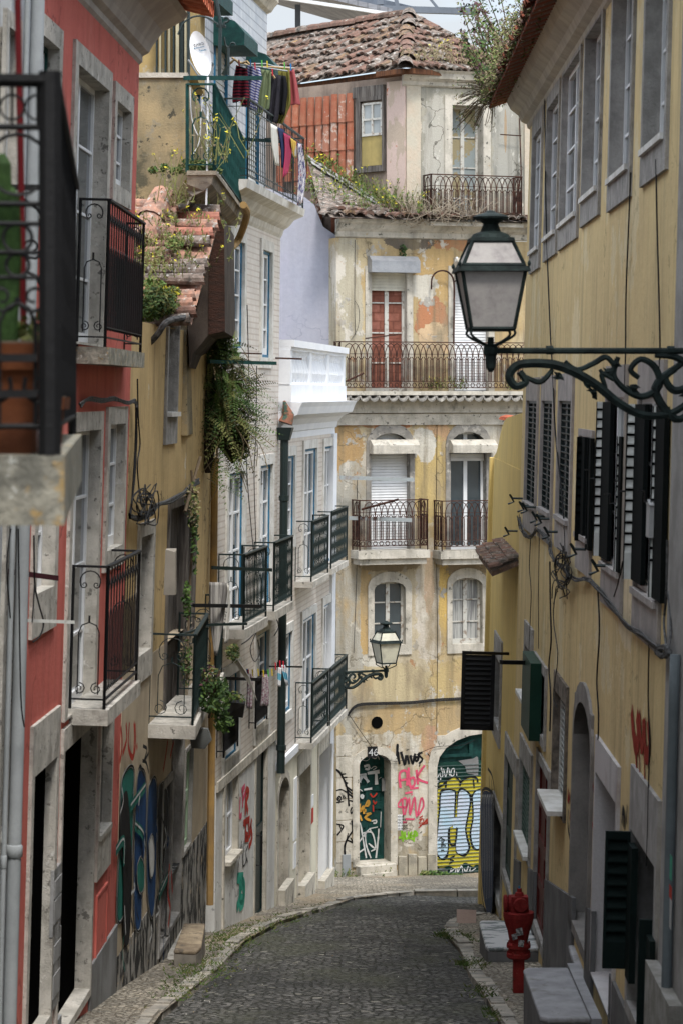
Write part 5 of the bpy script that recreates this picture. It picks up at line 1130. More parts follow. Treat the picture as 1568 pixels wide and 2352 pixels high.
# upper block: frontal part and the oblique side
P1 = FF.M @ FF.P(932, 905, -.12); P1.z = 0; U2 = Vector((.72, -.694, 0)).normalized(); P0 = P1-U2*5.6
FT = Fr(P0.x, P0.y, P1.x, P1.y)
vT = FF.uv(940, 172, -.12)[1]; uc = FF.uv(932, 905, -.12)[0]; vL = vc+.2
TPL = [SP(FF, 950, 300, 16, 130, (.60, .52, .42), .5, -.12), SP(FF, 1000, 330, 30, 120, (.42, .40, .35), .5, -.12), SP(FF, 1160, 330, 30, 120, (.36, .35, .31), .5, -.12), SP(FF, 1160, 300, 3, 50, (.36, .27, .18), .5, -.12)]
UP = M('upper_plaster', (.38, .355, .29), .95, crack=.8, c2=(.30, .29, .245), scale=1.5, bump=.6, streak=.5, spots=TPL, relief=.005, layers=(((.25, .245, .22), 1.6, .48, .62, (1, 1, .5)), ((.56, .54, .48), 6, .60, .63, (1, 1, .5)), ((.22, .17, .12), 3, .60, .72, (1, 1, .25)), ((.2, .15, .1), 20, .68, .72)))
sv_ = h.holes; h.holes = []
u0, v1 = FF.uv(1037, 240, -.12); u1, v0 = FF.uv(1108, 418, -.12)
sv0 = FF; 
_, w7 = O(None, None, 'french', uvr=(u0, u1, vL+.05, v1), fw=.16, rev=.3, rows=4, frame=MW, sm=STONEF, glass=M('boarded_glass', (.27, .23, .14), .5, c2=(.24, .27, .27), th=(.48, .52), scale=2.5), ft=.2)
for c_ in [w7]+list(w7.children): c_.data.transform(Matrix.Translation((0, .12, 0)))
h.wall(uc, ue, vL, vT, UP, 5, 'upper_wall', w=-.12)
h.holes = sv_
mb = MB(); mb.box(uc-.0, uc+.3, vL, vT, -.11, -.09); mb.box(ue-.5, ue-.02, vL, vT, -.11, -.09); mb.parts('pilaster', M('pitted_plaster', (.47, .43, .35), .95, c2=(.50, .42, .33), scale=3, bump=.8, bscale=18, layers=(((.3, .14, .08), 30, .66, .7),)), h.root)
cornice(h, uc-.1, ue, vT-.22, [(-.1, 0), (-.06, .03), (-.05, .1), (.04, .16), (.06, .26), (.12, .32), (-.1, .32)], STONEF, 'upper_cornice')
T2 = lambda u, w_, v: FF.I @ (FT.M @ Vector((u, -w_, v)))
def tbox(mb, u0, u1, v0, v1, w0, w1): mb.hexa([T2(u0, w0, v0), T2(u1, w0, v0), T2(u1, w1, v0), T2(u0, w1, v0)], [T2(u0, w0, v1), T2(u1, w0, v1), T2(u1, w1, v1), T2(u0, w1, v1)])
Lt = 5.6; mb = MB(); tbox(mb, 0, Lt, vL-.5, vT-.0, -3, -.02); mb.build('side_wall', M('side_plaster', (.32, .25, .20), .95, c2=(.22, .17, .14), scale=2, bump=.5, streak=.5), h.root)
mb = MB(); tbox(mb, Lt-.5, Lt, vL-.5, vT-.1, -.02, .03); mb.build('side_pier', M('peeling_pier', (.42, .34, .27), .95, c2=(.52, .40, .35), th=(.48, .52), scale=2.2, sc=(1, 1, .5), bump=.6, layers=(((.40, .13, .07), 5, .64, .68),)), h.root)
# hanging clay tiles nailed to the side wall
mb = MB(); rd = random.Random(11); ua = FT.uv(640, 300)[0]; ub = FT.uv(816, 300)[0]; vtp = FT.uv(816, 205)[1]; k_ = 0
n = max(4, int((ub-ua)/.215))
for i in range(n):
    u = ua+(ub-ua)*(i+.5)/n
    for j in range(5):
        z1 = vtp-.05-j*.56-rd.uniform(0, .03)
        if j >= 3 and rd.random() < .35: continue
        mb.m = rd.choice([0, 0, 0, 1, 2]); kk = len(mb.v); an = rd.uniform(-.015, .015)*(1+j)
        for (z, r_, o_) in ((z1, .085, .03), (z1-.58, .095, .05)):
            for a in range(7): th = pi*a/6; mb.v.append(tuple(T2(u+cos(th)*r_+(z-z1)*an, o_+sin(th)*.07, z)))
        mb.f += [(kk+a, kk+a+1, kk+8+a, kk+7+a) for a in range(6)]; mb.fm += [mb.m]*6
mb.build('hung_tiles', [M('orange_tile', (.31, .13, .08), .9, c2=(.30, .10, .06), scale=7, bump=.5, layers=(((.5, .4, .35), 14, .62, .68),)), M('orange_tile_pale', (.38, .18, .12), .9, c2=(.34, .11, .06), scale=7, bump=.5), M('stained_tile', (.33, .15, .10), .9, c2=(.48, .38, .32), th=(.5, .6), scale=8, bump=.5)], h.root)
# wooden side window
ua = FT.uv(822, 300)[0]; ub = FT.uv(884, 300)[0]; v1 = FT.uv(850, 222)[1]; v0 = FT.uv(850, 395)[1]
def tring(mb, o, i, w0, w1):
    for (a, b, c, d) in ((o[0], i[0], o[2], o[3]), (i[1], o[1], o[2], o[3]), (i[0], i[1], o[2], i[2]), (i[0], i[1], i[3], o[3])): tbox(mb, a, b, c, d, w0, w1)
mb = MB(); tring(mb, (ua, ub, v0, v1), (ua+.11, ub-.03, v0+.12, v1-.08), -.02, .07); tbox(mb, ua-.1, ub, v1+.001, v1+.22, -.02, .06); sw_ = mb.build('side_window', WOODG, h.root)
mb = MB(); a, b, c, d = ua+.14, ub-.05, (v0+v1)/2-.03, v1-.12; tring(mb, (a, b, c, d), (a+.04, b-.04, c+.05, d-.04), -.0, .045); tbox(mb, (a+b)/2-.02, (a+b)/2+.02, c+.05, d-.04, 0, .04); tbox(mb, a+.04, b-.04, (c+d)/2-.02, (c+d)/2+.02, 0, .038); mb.build('sash', MW, sw_)
mb = MB(); tbox(mb, a, b, c, d, -.01, .012); mb.build('pane', GLASSL, sw_); mb = MB(); tbox(mb, a-.02, b+.01, v0+.13, c-.005, -.01, .02); mb.build('board', M('yellow_board', (.40, .31, .12), .85, c2=(.3, .24, .1), streak=.3), sw_)
# roofs
mb = MB()
C0, Lf, Ap, Rl, Rr = at(932, 152, 51.2), at(560, 206, 56.0), at(935, 32, 54.8), at(540, 98, 59.4), at(1204, 182, 53.4)
tiles(mb, [Lf, C0, Ap, Rl], Lf, C0, 4, jit=.045, missing=.015); tiles(mb, [C0, Rr, Ap], C0, Rr, 4, jit=.03)
ridge(mb, Rl, Ap, 3, r=.14); ridge(mb, C0, Ap, 4, r=.16, jit=.03); ridge(mb, Rr, Ap, 4, r=.13)
mb.v = [tuple(FF.I @ Vector(v)) for v in mb.v]; mb.build('upper_roof', TILES, h.root)
mb = MB(); rows = []
# eave boards under the upper roof
for (A_, B_) in ((Lf, C0), (C0, Rr)):
    D = (B_-A_).normalized(); S = Vector((D.y, -D.x, 0)); 
    I1 = [A_-S*.12, B_-S*.12, B_-S*.9, A_-S*.9]; mb.hexa([p+Vector((0, 0, -.12)) for p in I1], [p+Vector((0, 0, -.02)) for p in I1])
mb.v = [tuple(FF.I @ Vector(v)) for v in mb.v]; mb.build('eave_board', WOODB, h.root)
mb = MB(); E0 = at(724, 497, 50.6); Ec = FF.M @ Vector((ue, -.42, 0)); Ec.z = E0.z; E1 = FF.M @ Vector((0, -.42, 0)); E1.z = E0.z
Tl = at(700, 345, 53.7); Pc = P1.copy(); Pc.z = at(932, 488, 51.7).z; Pe = FF.M @ Vector((ue, .1, 0)); Pe.z = E0.z+.1
E0 = E1+(E1-Ec).normalized()*.42
tiles(mb, [E0, E1+(Ec-E1)*.42, Pc, Tl], E0, Ec, 4, jit=.05, missing=.03)
tiles(mb, [E1+(Ec-E1)*.30, Ec, Pe, Pc], E0, Ec, 4, jit=.04, tl=.3)
mb.v = [tuple(FF.I @ Vector(v)) for v in mb.v]; mb.build('lower_roof', TILES, h.root)
mb = MB(); a, b = at(704, 352, 53.4), at(862, 452, 52.0)
for k_ in range(2):
    o_ = Vector((.08*k_, -.25*k_, -.02-.14*k_)); D = (b-a); S = Vector((0.05, -.22, -.10)); n = 24
    L = [a+o_+D*t/n+Vector((0, 0, 0.0)) for t in range(n+1)]; kk = len(mb.v); mb.v += [tuple(p+Vector((0, 0, .012*(i % 2)))) for i, p in enumerate(L)]+[tuple(p+S+Vector((0, 0, .012*(i % 2)))) for i, p in enumerate(L)]
    mb.f += [(kk+i, kk+i+1, kk+n+2+i, kk+n+1+i) for i in range(n)]; mb.fm += [0]*n
mb.v = [tuple(FF.I @ Vector(v)) for v in mb.v]; mb.build('flashing_sheet', M('zinc_sheet', (.35, .35, .34), .6, c2=(.22, .21, .2), scale=5), h.root)
# small balcony of the upper floor
un, vn = FF.uv(990, 508, .3); uf, _ = FF.uv(1197, 508, .3); s_ = h.slab([(un-.03, -.1), (un-.03, .33), (uf+.03, .33), (uf+.03, -.1)], vn-.08, vn, STONEF, 'upper_balcony')
railing(s_, [(un, -.1), (un, .3), (uf, .3), (uf, -.1)], vn+.03, FF.uv(990, 398, .3)[1], ['loop']*3, IRONR, sp=.125, r=.009)
# rusty rod hoop and rods on the facade, galvanised bars
mb = MB(); pp = [FF.P(x, y, w_) for x, y, w_ in ((990, 664, .1), (991, 640, .12), (1000, 626, .14), (1015, 621, .14), (1030, 626, .14), (1041, 645, .14), (1042, 700, .14), (1041, 790, .16))]; mb.tube(catmull(pp, 4), .018, 6); mb.tube([FF.P(1041, 648, .14), FF.P(1052, 640, .2)], .014, 5)
mb.tube([FF.P(830, 1170, .2), FF.P(914, 1147, .8)], .025, 6); mb.tube([FF.P(785, 880, .3), FF.P(835, 857, .34)], .02, 5); mb.tube([FF.P(1148, 308, .0), FF.P(1196, 311, .02)], .012, 5); mb.tube([FF.P(1192, 270, .0), FF.P(1196, 400, .02), FF.P(1180, 480, .02)], .014, 5); mb.tube([FF.P(838, 777, .32), FF.P(914, 768, .5)], .014, 5)
mb.parts('rusty_rod', IRONR, h.root)
mb = MB(); 
for (x0, x1, y) in ((780, 949, 1101), (800, 944, 1194)): a = FF.P(x0, y, .25); b = FF.P(x1, y+5, .5); mb.hexa([a, b, b+Vector((0, -.03, 0)), a+Vector((0, -.03, 0))], [a+Vector((0, 0, .075)), b+Vector((0, 0, .075)), b+Vector((0, -.03, .075)), a+Vector((0, -.03, .075))])
mb.parts('galvanised_bar', M('galvanised', (.34, .37, .38), .5, c2=(.28, .22, .18), th=(.5, .7), scale=4, metal=.4), h.root)
# insulators
for (x, y) in ((1050, 935/1.0), ): pass
mb = MB()
for (x, y) in ((1048, 595), (1050, 612), (1054, 662)): u, v = FF.uv(x, y, .12); mb.lathe((u, -.12, v), [(.015, -.05), (.035, -.04), (.035, -.01), (.022, 0), (.03, .02), (.02, .05)], 8)
mb.parts('insulator', WHITE, h.root)
# ================================================================== right side
YELL = M('bright_yellow_render', (.60, .45, .17), .9, c2=(.52, .39, .16), th=(.3, .7), scale=1.0, bump=.3, streak=.25)
BEIGE = M('beige_yellow_render', (.64, .50, .26), .9, c2=(.56, .435, .235), th=(.25, .75), scale=.9, bump=.5, streak=.45, bscale=9, relief=.006, crack=.4,
          spots=[(9.3, 8.2, .35, .5, (.66, .55, .33), .5), (12.6, 6.6, .9, .35, (.55, .44, .26), .6), (16.2, 7.6, .5, .4, (.68, .56, .34), .5), (19.5, 6.2, 1.0, .5, (.54, .43, .25), .6), (22.0, 5.2, .6, .35, (.64, .54, .36), .5), (14.5, 3.4, .6, .5, (.52, .42, .27), .6), (18.5, 3.6, .7, .4, (.60, .50, .32), .5), (21.5, 3.2, .9, .35, (.45, .37, .24), .7), (11.3, 2.8, .5, .5, (.47, .38, .25), .7)],
          layers=(((.42, .34, .20), 1.0, .52, .75, (2.5, 2.5, .2)), ((.62, .52, .32), .8, .56, .60), ((.34, .28, .18), 2.2, .60, .75, (1, 1, .3)), ((.25, .2, .14), 13, .70, .72)))
PLG = M('grey_plinth_right', (.17, .17, .17), .9, c2=(.11, .11, .11), scale=1.5, streak=.4)
uS = FRt.L(at(1198, 905, 35.9)).x
h = House('yellow_house', FRt, 'bright yellow house with shouldered end wall just beyond the long beige house', -8.2); O = h.opening
O((1135, 1840), (1150, 2085), 'dark', fw=.14, rev=.2, sm=STONEG, frame=GLASS)
O((1138, 1500), (1148, 1680), 'french', fw=.14, rev=.25, sm=STONEG, ft=.35, fb=.25)
O((1163, 1730), (1181, 2075), 'panel', fw=.12, rev=.05, sm=STONEG, frame=M('dark_green_door', (.04, .06, .05), .7), rows=3, cols=1, ft=.3)
vY = FRt.uv(1127, 1048)[1]
h.wall(0, uS, -10, vY, YELL, 5)
mb = MB(); v2 = FRt.uv(1180, 985)[1]
mb.prism([(0, vY+.001), (uS, vY+.001), (uS, v2+.25), (3.9, v2+.15), (3.2, v2+.12), (2.5, v2+.0), (2.0, v2-.12), (1.5, v2-.3), (.9, vY+.1)], -.4, -.01)
mb.prism([(0, vY+.001), (1.0, vY+.08), (1.6, vY+.3), (1.8, v2+.1), (2.6, v2+.12), (3.2, v2+.1), (3.5, v2-.2), (3.6, vY)], -4.5, -.405); mb.build('shoulder_wall', YELL, h.root)
mb = MB()
for k_ in range(6): mb.lathe((1.9+k_*.28, .1, v2+.10+.02*(k_ % 2)), [(.13, 0), (.12, .03), (.03, .06)], 8)
mb.build('coping_tiles', TILEN[0], h.root)
mb = MB(); mb.box(-.002, .32, -10, vY-.002, .0, .06); mb.build('corner_pilaster', YELL, h.root)
mb = MB(); q = FRt; ua, ub = FRt.uv(1118, 1263, .5)[0], uS-.3; v = FRt.uv(1160, 1285, .4)[1]
ul0 = FRt.L(at(1118, 1263, 40)).x; poly = [Vector((ul0, -.36, -2.44)), Vector((uS+.02, -.36, -2.44)), Vector((uS+.02, .02, -2.27)), Vector((ul0, .02, -2.27))]; mb.m = 2; mb.hexa([p-Vector((0, 0, .10)) for p in poly], [p-Vector((0, 0, .03)) for p in poly]); tiles(mb, poly, poly[0], poly[1], 4, tw=.17, tl=.15, r=.08); mb.build('lean_to_roof', TILES, h.root)
mb = MB(); ua = FRt.uv(1137, 1600, .02)[0]; v1 = FRt.uv(1140, 1500)[1]; v0 = v1-1.18
mb.hexa([(ua, -.04, v0), (ua+.04, -.04, v0), (ua+.04, -.56, v0), (ua, -.56, v0)], [(ua, -.04, v0+.08), (ua+.04, -.04, v0+.08), (ua+.04, -.56, v0+.08), (ua, -.56, v0+.08)])
for a, b in ((.04, .10), (.50, .56)): mb.hexa([(ua, -a, v0), (ua+.04, -a, v0), (ua+.04, -b, v0), (ua, -b, v0)], [(ua, -a, v1), (ua+.04, -a, v1), (ua+.04, -b, v1), (ua, -b, v1)])
mb.hexa([(ua, -.04, v1), (ua+.04, -.04, v1), (ua+.04, -.56, v1), (ua, -.56, v1)], [(ua, -.04, v1+.05), (ua+.04, -.04, v1+.05), (ua+.04, -.56, v1+.05), (ua, -.56, v1+.05)])
for k_ in range(14):
    z = v0+.09+k_*(v1-v0-.1)/14; mb.hexa([(ua, -.09, z-.01), (ua+.012, -.09, z-.01), (ua+.012, -.51, z-.01), (ua, -.51, z-.01)], [(ua, -.09, z+.08), (ua+.012, -.09, z+.08), (ua+.012, -.51, z+.08), (ua, -.51, z+.08)]) if True else None; mb.hexa([(ua+.04, -.1, z), (ua+.045, -.1, z+.005), (ua+.045, -.5, z+.005), (ua+.04, -.5, z)], [(ua, -.1, z+.05), (ua+.005, -.1, z+.06), (ua+.005, -.5, z+.06), (ua, -.5, z+.05)])
mb.build('open_shutter', IRON, h.root)
mb = MB(); xr = lambda x, y: (1003.5+.36*x, 1568+.36*y); mb.m = 2; blob(mb, FRt, [(275, 800), (290, 700), (330, 700), (350, 760), (355, 1300), (335, 1500), (300, 1400), (280, 1200)], xr, .062+.01)
mb.m = 1
for k_ in range(7):
    x = 280+k_*11; stroke(mb, FRt, [(x, 1400-k_*5), (x-4, 1100), (x, 800), (x+6, 720), (x+12, 820), (x+10, 1200)], xr, .035, .078)
mb.m = 0
for s_ in ([(272, 820), (288, 690), (335, 690), (358, 780), (360, 1300), (337, 1520), (290, 1400), (272, 1200)], [(322, 550), (350, 600), (365, 720), (345, 800)], [(330, 600), (335, 700)], [(345, 620), (350, 740)]): stroke(mb, FRt, s_, xr, .05, .076)
mb.build('graffiti', [BLK, SWHITE, M('spray_navy', (.03, .045, .09), .8)], h.root)

h = House('beige_house', FRt, 'long beige-yellow house along the right side with open green shutters and roof weeds', -7.0); O = h.opening
k = dict(fw=.13, sm=STONEG, fb=.24, ft=.26, proud=.03)
uE = FRt.L(at(1553, 905, 18.3)).x
for TL, BR, r_, rv in (((1227, 318), (1240, 572), 4, .055), ((1261, 252), (1279, 536), 4, .075), ((1297, 175), (1327, 495), 4, .075), ((1350, 88), (1377, 437), 4, .12), ((1415, -20), (1449, 388), 4, .13), ((1494, -120), (1532, 318), 4, .14)):
    O(TL, BR, 'french', rows=r_, sill=.03, rev=rv, **k)
k2 = dict(fw=.14, rev=.035, sm=M('lilac_stone', (.36, .33, .31), .9, c2=(.27, .25, .24), scale=4, streak=.3), fb=.32, ft=.3, proud=.03)
for TL, BR in (((1213, 920), (1230, 1172)), ((1248, 920), (1266, 1188)), ((1288, 920), (1309, 1208))): O(TL, BR, 'louver', frame=IRONG, sill=.03, **k2)
mids = []
for TL, BR in (((1335, 1000), (1358, 1250)), ((1398, 912), (1430, 1330)), ((1473, 912), (1516, 1400))): mids.append(O(TL, BR, 'french', rows=3, sill=.03, **dict(k2, fw=.07, ft=.07 if TL[1] > 950 else .28)))
O((1198, 1738), (1216, 1978), 'louver', frame=M('pale_green_louver', (.12, .18, .15), .6), fw=.13, rev=.05, sm=STONEG, ft=.3, fb=.06, sill=.06)
O((1208, 1478), (1220, 1618), 'french', rows=2, fw=.12, rev=.2, sm=STONEG, sill=.1, ft=.3)
O((1231, 1520), (1252, 1700), 'dark', fw=.12, rev=.2, sm=STONEG, frame=GLASS)
O((1237, 1742), (1253, 2186), 'panel', fw=.12, rev=.045, sm=STONEG, frame=M('dark_red_door', (.10, .018, .015), .55, streak=.3), rows=4, cols=2)
O((1278, 1582), (1297, 1876), 'louver', frame=WHITEW, fw=.13, rev=.075, sillm=STONEW, sm=M('rubble_reveal', (.2, .17, .14), .95, c2=(.08, .07, .06), scale=8, bump=1, bscale=20), sill=.16, ft=.2, fb=.05)
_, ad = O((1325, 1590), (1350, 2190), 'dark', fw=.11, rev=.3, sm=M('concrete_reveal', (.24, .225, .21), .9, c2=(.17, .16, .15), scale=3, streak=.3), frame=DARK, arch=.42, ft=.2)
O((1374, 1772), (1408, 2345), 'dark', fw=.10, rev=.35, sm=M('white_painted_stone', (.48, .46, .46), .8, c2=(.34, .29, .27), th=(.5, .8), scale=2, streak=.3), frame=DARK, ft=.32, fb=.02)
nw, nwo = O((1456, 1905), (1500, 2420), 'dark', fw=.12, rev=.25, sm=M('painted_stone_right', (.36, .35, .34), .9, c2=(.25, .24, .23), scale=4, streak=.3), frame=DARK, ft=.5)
h.wall(uS, uE, -8.2, 3.70, BEIGE, 5)
# plinth with the street's slope
mb = MB()
segs = [(1183, 1196), (1216, 1231), (1256, 1270), (1270, 1322), (1353, 1369)]
pv = lambda u: -(2.6+.137*(43.5-u))+1.12
for x0, x1 in segs+[(1412, 1452), (1452, 1540)]:
    ua = max(FRt.uv(x0, 2000)[0], uS+.01); ub = min(FRt.uv(x1, 2000)[0], uE); a = pv(ua); b = pv(ub)
    if x0 >= 1412: b = min(b, nw[2]-.1); a = min(a, nw[2]-.1)
    mb.prism([(ua, -8.3), (ub, -8.3), (ub, b), (ua, a)], -.01, .03)
mb.parts('plinth', PLG, h.root)
cornice(h, uS-.1, uE, 3.68, [(0, 0), (.03, .02), (.04, .07), (.12, .11), (.16, .19), (.27, .27), (.32, .36), (.34, .40), (0, .40)], M('beige_cornice', (.44, .40, .33), .9, c2=(.36, .33, .28), streak=.3), end=False)
mb = MB(); n = int((uE-uS)/.19)
poly = [Vector((uS-.25, -.55, 4.06)), Vector((uE, -.55, 4.06)), Vector((uE, 2.4, 5.3)), Vector((uS-.25, 2.4, 5.3))]; tiles(mb, poly, poly[0], poly[1], 2, tw=.2, tl=.4)
mb.m = 0; mb.hexa([p-Vector((0, -.02, .05)) for p in poly], [p-Vector((0, -.02, .015)) for p in poly])
for i in range(n):
    u = uS-.2+i*.19; mb.m = i % 2; kk = len(mb.v)
    for (y, z) in ((-.56, 4.04), (.3, 4.36)):
        for a in range(9): th = pi+pi*a/8; mb.v.append((u+.085*cos(th), y, z+.07*sin(th)))
    mb.f += [(kk+a, kk+a+1, kk+10+a, kk+9+a) for a in range(8)]; mb.fm += [mb.m]*8
mb.build('roof', [M('roof_tile_dark_red', (.22, .06, .035), .9, c2=(.14, .05, .03), scale=7, bump=.4), TILES[0]], h.root)
# louvred folding shutters standing out from the wall
LV = M('shutter_slats_light', (.66, .67, .64), .6, streak=.2)
def leaf(u, w0, w1, v0, v1, th=.03, light=True, st=.02):
    mb = MB(); F4 = lambda a, b, c, d, e, f_: mb.hexa([(a, -e, c), (b, -e, c), (b, -f_, c), (a, -f_, c)], [(a, -e, d), (b, -e, d), (b, -f_, d), (a, -f_, d)])
    mb.m = 0; F4(u, u+th, v0, v1, w0, w0+st); F4(u, u+th, v0, v1, w1-st, w1)
    mb.m = 1 if light else 0; F4(u, u+th, v0, v0+.2, w0+st, w1-st); F4(u, u+th, v1-.06, v1, w0+st, w1-st); n = int((v1-v0-.26)/.085)
    for k_ in range(n):
        z = v0+.2+k_*(v1-v0-.26)/n; mb.m = 1 if light else 0; mb.add([(u+th, -w0-st, z), (u+th, -w1+st, z), (u+th*.2, -w1+st, z+.055), (u+th*.2, -w0-st, z+.055), (u+th, -w0-st, z+.012), (u+th, -w1+st, z+.012), (u+th*.2, -w1+st, z+.067), (u+th*.2, -w0-st, z+.067)], [(0, 1, 2, 3), (4, 7, 6, 5), (0, 4, 5, 1), (2, 6, 7, 3)])
    mb.m = 0; F4(u-.006, u+.001, v0+.02, v1-.02, w0+st, w1-st)
    return mb
wos = [m_[1] for m_ in mids]
for k_, (xa, xb, xc, yt, yb) in enumerate(((1352, 1342, 1358, 1004, 1262), (1381, 1360, 1402, 922, 1277), (1420, 1408, 1429, 1000, 1312), (1455, 1429, 1481, 927, 1330), (1503, 1487, 1527, 932, 1372), (1336, 1318, 1344, 1000, 1242))):
    wo = wos[(1, 1, 1, 2, 2, 0)[k_]] if k_ else wos[0]; ua, v0_ = FRt.uv(xa, yb, .02); _, v1_ = FRt.uv(xb, yt, .05); uc_ = FRt.uv(xc, 1100, .02)[0]; dd_ = (FRt.M @ Vector((ua, 0, 0))).y; wd_ = (xa-xb)*dd_/5950
    lt = k_ in (1, 2, 3, 4); leaf(ua, .008, .02+wd_, v0_, v1_, th=.03, light=lt, st=.006).build('shutter', [SHB, LV], wo)
    MB().box(ua+.032, max(uc_, ua+.1)+.12, v0_, v1_, .012, .05).build('folded_shutter', SHB, wo)
    if lt: zz = (v0_+v1_)/2; MB().tube([(ua, -wd_, zz), (ua-.02, -wd_-.06, zz), (ua-.02, -wd_-.06, zz+.08), (ua-.02, -wd_-.11, zz+.08)], .01, 4).build('shutter_catch', IRON, wo)
u0_, u1_, v0_, v1_ = nw
leaf(u0_-.02, .03, .225, v0_+.25, v1_-.02, light=False, th=.05).build('shutter', M('black_green_shutter', (.007, .014, .013), .8, spec=.1), nwo)
mb = MB(); mb.box(u0_+.04, u0_+.32, v0_+.2, v1_-.1, -.0, .05); mb.box(u1_-.10, u1_-.06, v0_-.3, v1_-.4, -.0, .12); mb.box(u1_-.04, u1_+.2, v0_-.3, v1_-.5, .03, .07); mb.parts('folded_shutter', M('black_green_shutter', (.007, .014, .013)), nwo)
mb = MB(); a = FRt.uv(1229, 1505)[0]; v1 = FRt.uv(1232, 1500)[1]; v0 = FRt.uv(1240, 1695)[1]; mb.prism([(a, v0), (a+1.5, v0), (a+1.5, v1), (a, v1)], .02, .16); mb.build('green_shutter_box', M('bottle_green', (.012, .045, .03), .5), h.root)
mb = MB(); u0, v1 = FRt.uv(1332, 1783, -.1); mb.box(u0-.3, u0+.0, v1-.55, v1, -.26, -.2)
for k_ in range(5): mb.box(u0-.26, u0-.02, v1-.2-.06*k_, v1-.17-.06*k_, -.2, -.19)
mb.build('intercom', IRON, ad)
# hooks under the middle windows and small hardware
mb = MB()
for (x, y) in ((1200, 1145), (1224, 1162), (1232, 1165), (1256, 1186), (1267, 1192), (1188, 1220), (1286, 1222), (1352, 1262), (1405, 1300)):
    a = FRt.P(x, y, .0); mb.tube([a, a+Vector((0, -.14, 0)), a+Vector((0, -.18, .05)), a+Vector((-.03, -.12, -.05)), a+Vector((0, -.2, -.08))], .014, 4)
mb.parts('iron_hook', IRONG, h.root)
# spray marks
mb = MB(); xh = lambda x, y: (1223+.22*x, 1442.6+.22*y); mb.m = 0
for s_, wd in (([(1030, 850), (1040, 1000), (1060, 1180), (1085, 1230), (1100, 1100), (1085, 900)], .16), ([(1110, 880), (1120, 1100), (1130, 1230), (1150, 1180), (1150, 950)], .13), ([(1165, 950), (1170, 1200), (1185, 1340), (1215, 1250), (1200, 950)], .14), ([(1060, 1200), (1080, 1400), (1075, 1600)], .07), ([(1105, 1240), (1118, 1650)], .05), ([(1160, 1250), (1168, 1700)], .06),
               ([(625, 1350), (618, 1500), (630, 1680)], .06), ([(635, 1680), (655, 1750), (650, 2000)], .07), ([(620, 2050), (655, 2150), (650, 2280)], .06), ([(370, 1680), (365, 1800), (385, 1750)], .08), ([(1380, 2200), (1395, 2050), (1420, 2100), (1410, 2250)], .08), ([(1385, 2300), (1400, 2600), (1430, 2500)], .07), ([(1380, 2700), (1400, 2950)], .06),
               ([(385, 1950), (405, 2100), (400, 2280)], .1)): stroke(mb, FRt, s_, xh, wd, .008, wob=.1)
mb.m = 1
for s_, wd in (([(1395, 1060), (1392, 1350), (1395, 1500)], .05), ([(1400, 1080), (1425, 1150), (1420, 1300), (1400, 1340)], .06), ([(1395, 1500), (1385, 1650)], .03), ([(1410, 1400), (1405, 1600)], .03), ([(1405, 1750), (1420, 1765)], .08), ([(930, 2050), (940, 1900), (955, 1980), (950, 2100)], .08), ([(985, 1850), (975, 2050)], .05), ([(1010, 1980), (1005, 2100)], .04), ([(1040, 1630), (1030, 1850), (1045, 1930)], .06),
               ([(370, 1900), (365, 2050), (385, 2200)], .06), ([(395, 1950), (385, 2100)], .05), ([(400, 2200), (380, 2350), (390, 2450)], .06)): stroke(mb, FRt, s_, xh, wd, .010)
mb.parts('graffiti', [M('spray_dark_red', (.30, .035, .02), .85), BLK], h.root, .35)

h = House('right_near_house', FRt, 'pale stone house at the right edge with the grey standpipe', -5.6)
h.wall(uE+.01, 45, -7.5, 6.5, M('pale_rough_wall', (.33, .32, .31), .95, c2=(.24, .23, .22), scale=3, bump=.4), 5, w=.05)
mb = MB(); mb.box(uE+.02, uE+1.4, -7.5, -4.0, .05, .14); mb.build('base_block', M('rough_base', (.30, .29, .27), .95, c2=(.2, .19, .17), scale=6, bump=.8), h.root)
mb = MB(); u, _ = FRt.uv(1551, 1600, .08); v1 = FRt.uv(1551, 1502, .08)[1]; mb.tube([(u, -.09, v1-k_*.35) for k_ in range(10)], .037, 10); mb.build('standpipe', M('grey_blue_pipe', (.13, .15, .16), .6, streak=.3), h.root, smooth=True)
mb = MB()
for (x, y0, y1, m_) in ((1553, 1970, 2018, 0), (1552, 2040, 2060, 1), (1552, 2070, 2130, 2)):
    mb.m = m_; a = FRt.P(x-4, y1, .10); b = FRt.P(x+3, y0, .10); mb.add([(a.x, -.135, a.z), (b.x, -.135, a.z), (b.x, -.135, b.z), (a.x, -.135, b.z)], [(0, 1, 2, 3)])
mb.build('sticker', [M('sticker_green', (.03, .30, .20), .5), SRED, M('sticker_grey', (.4, .4, .4), .6)], h.root)

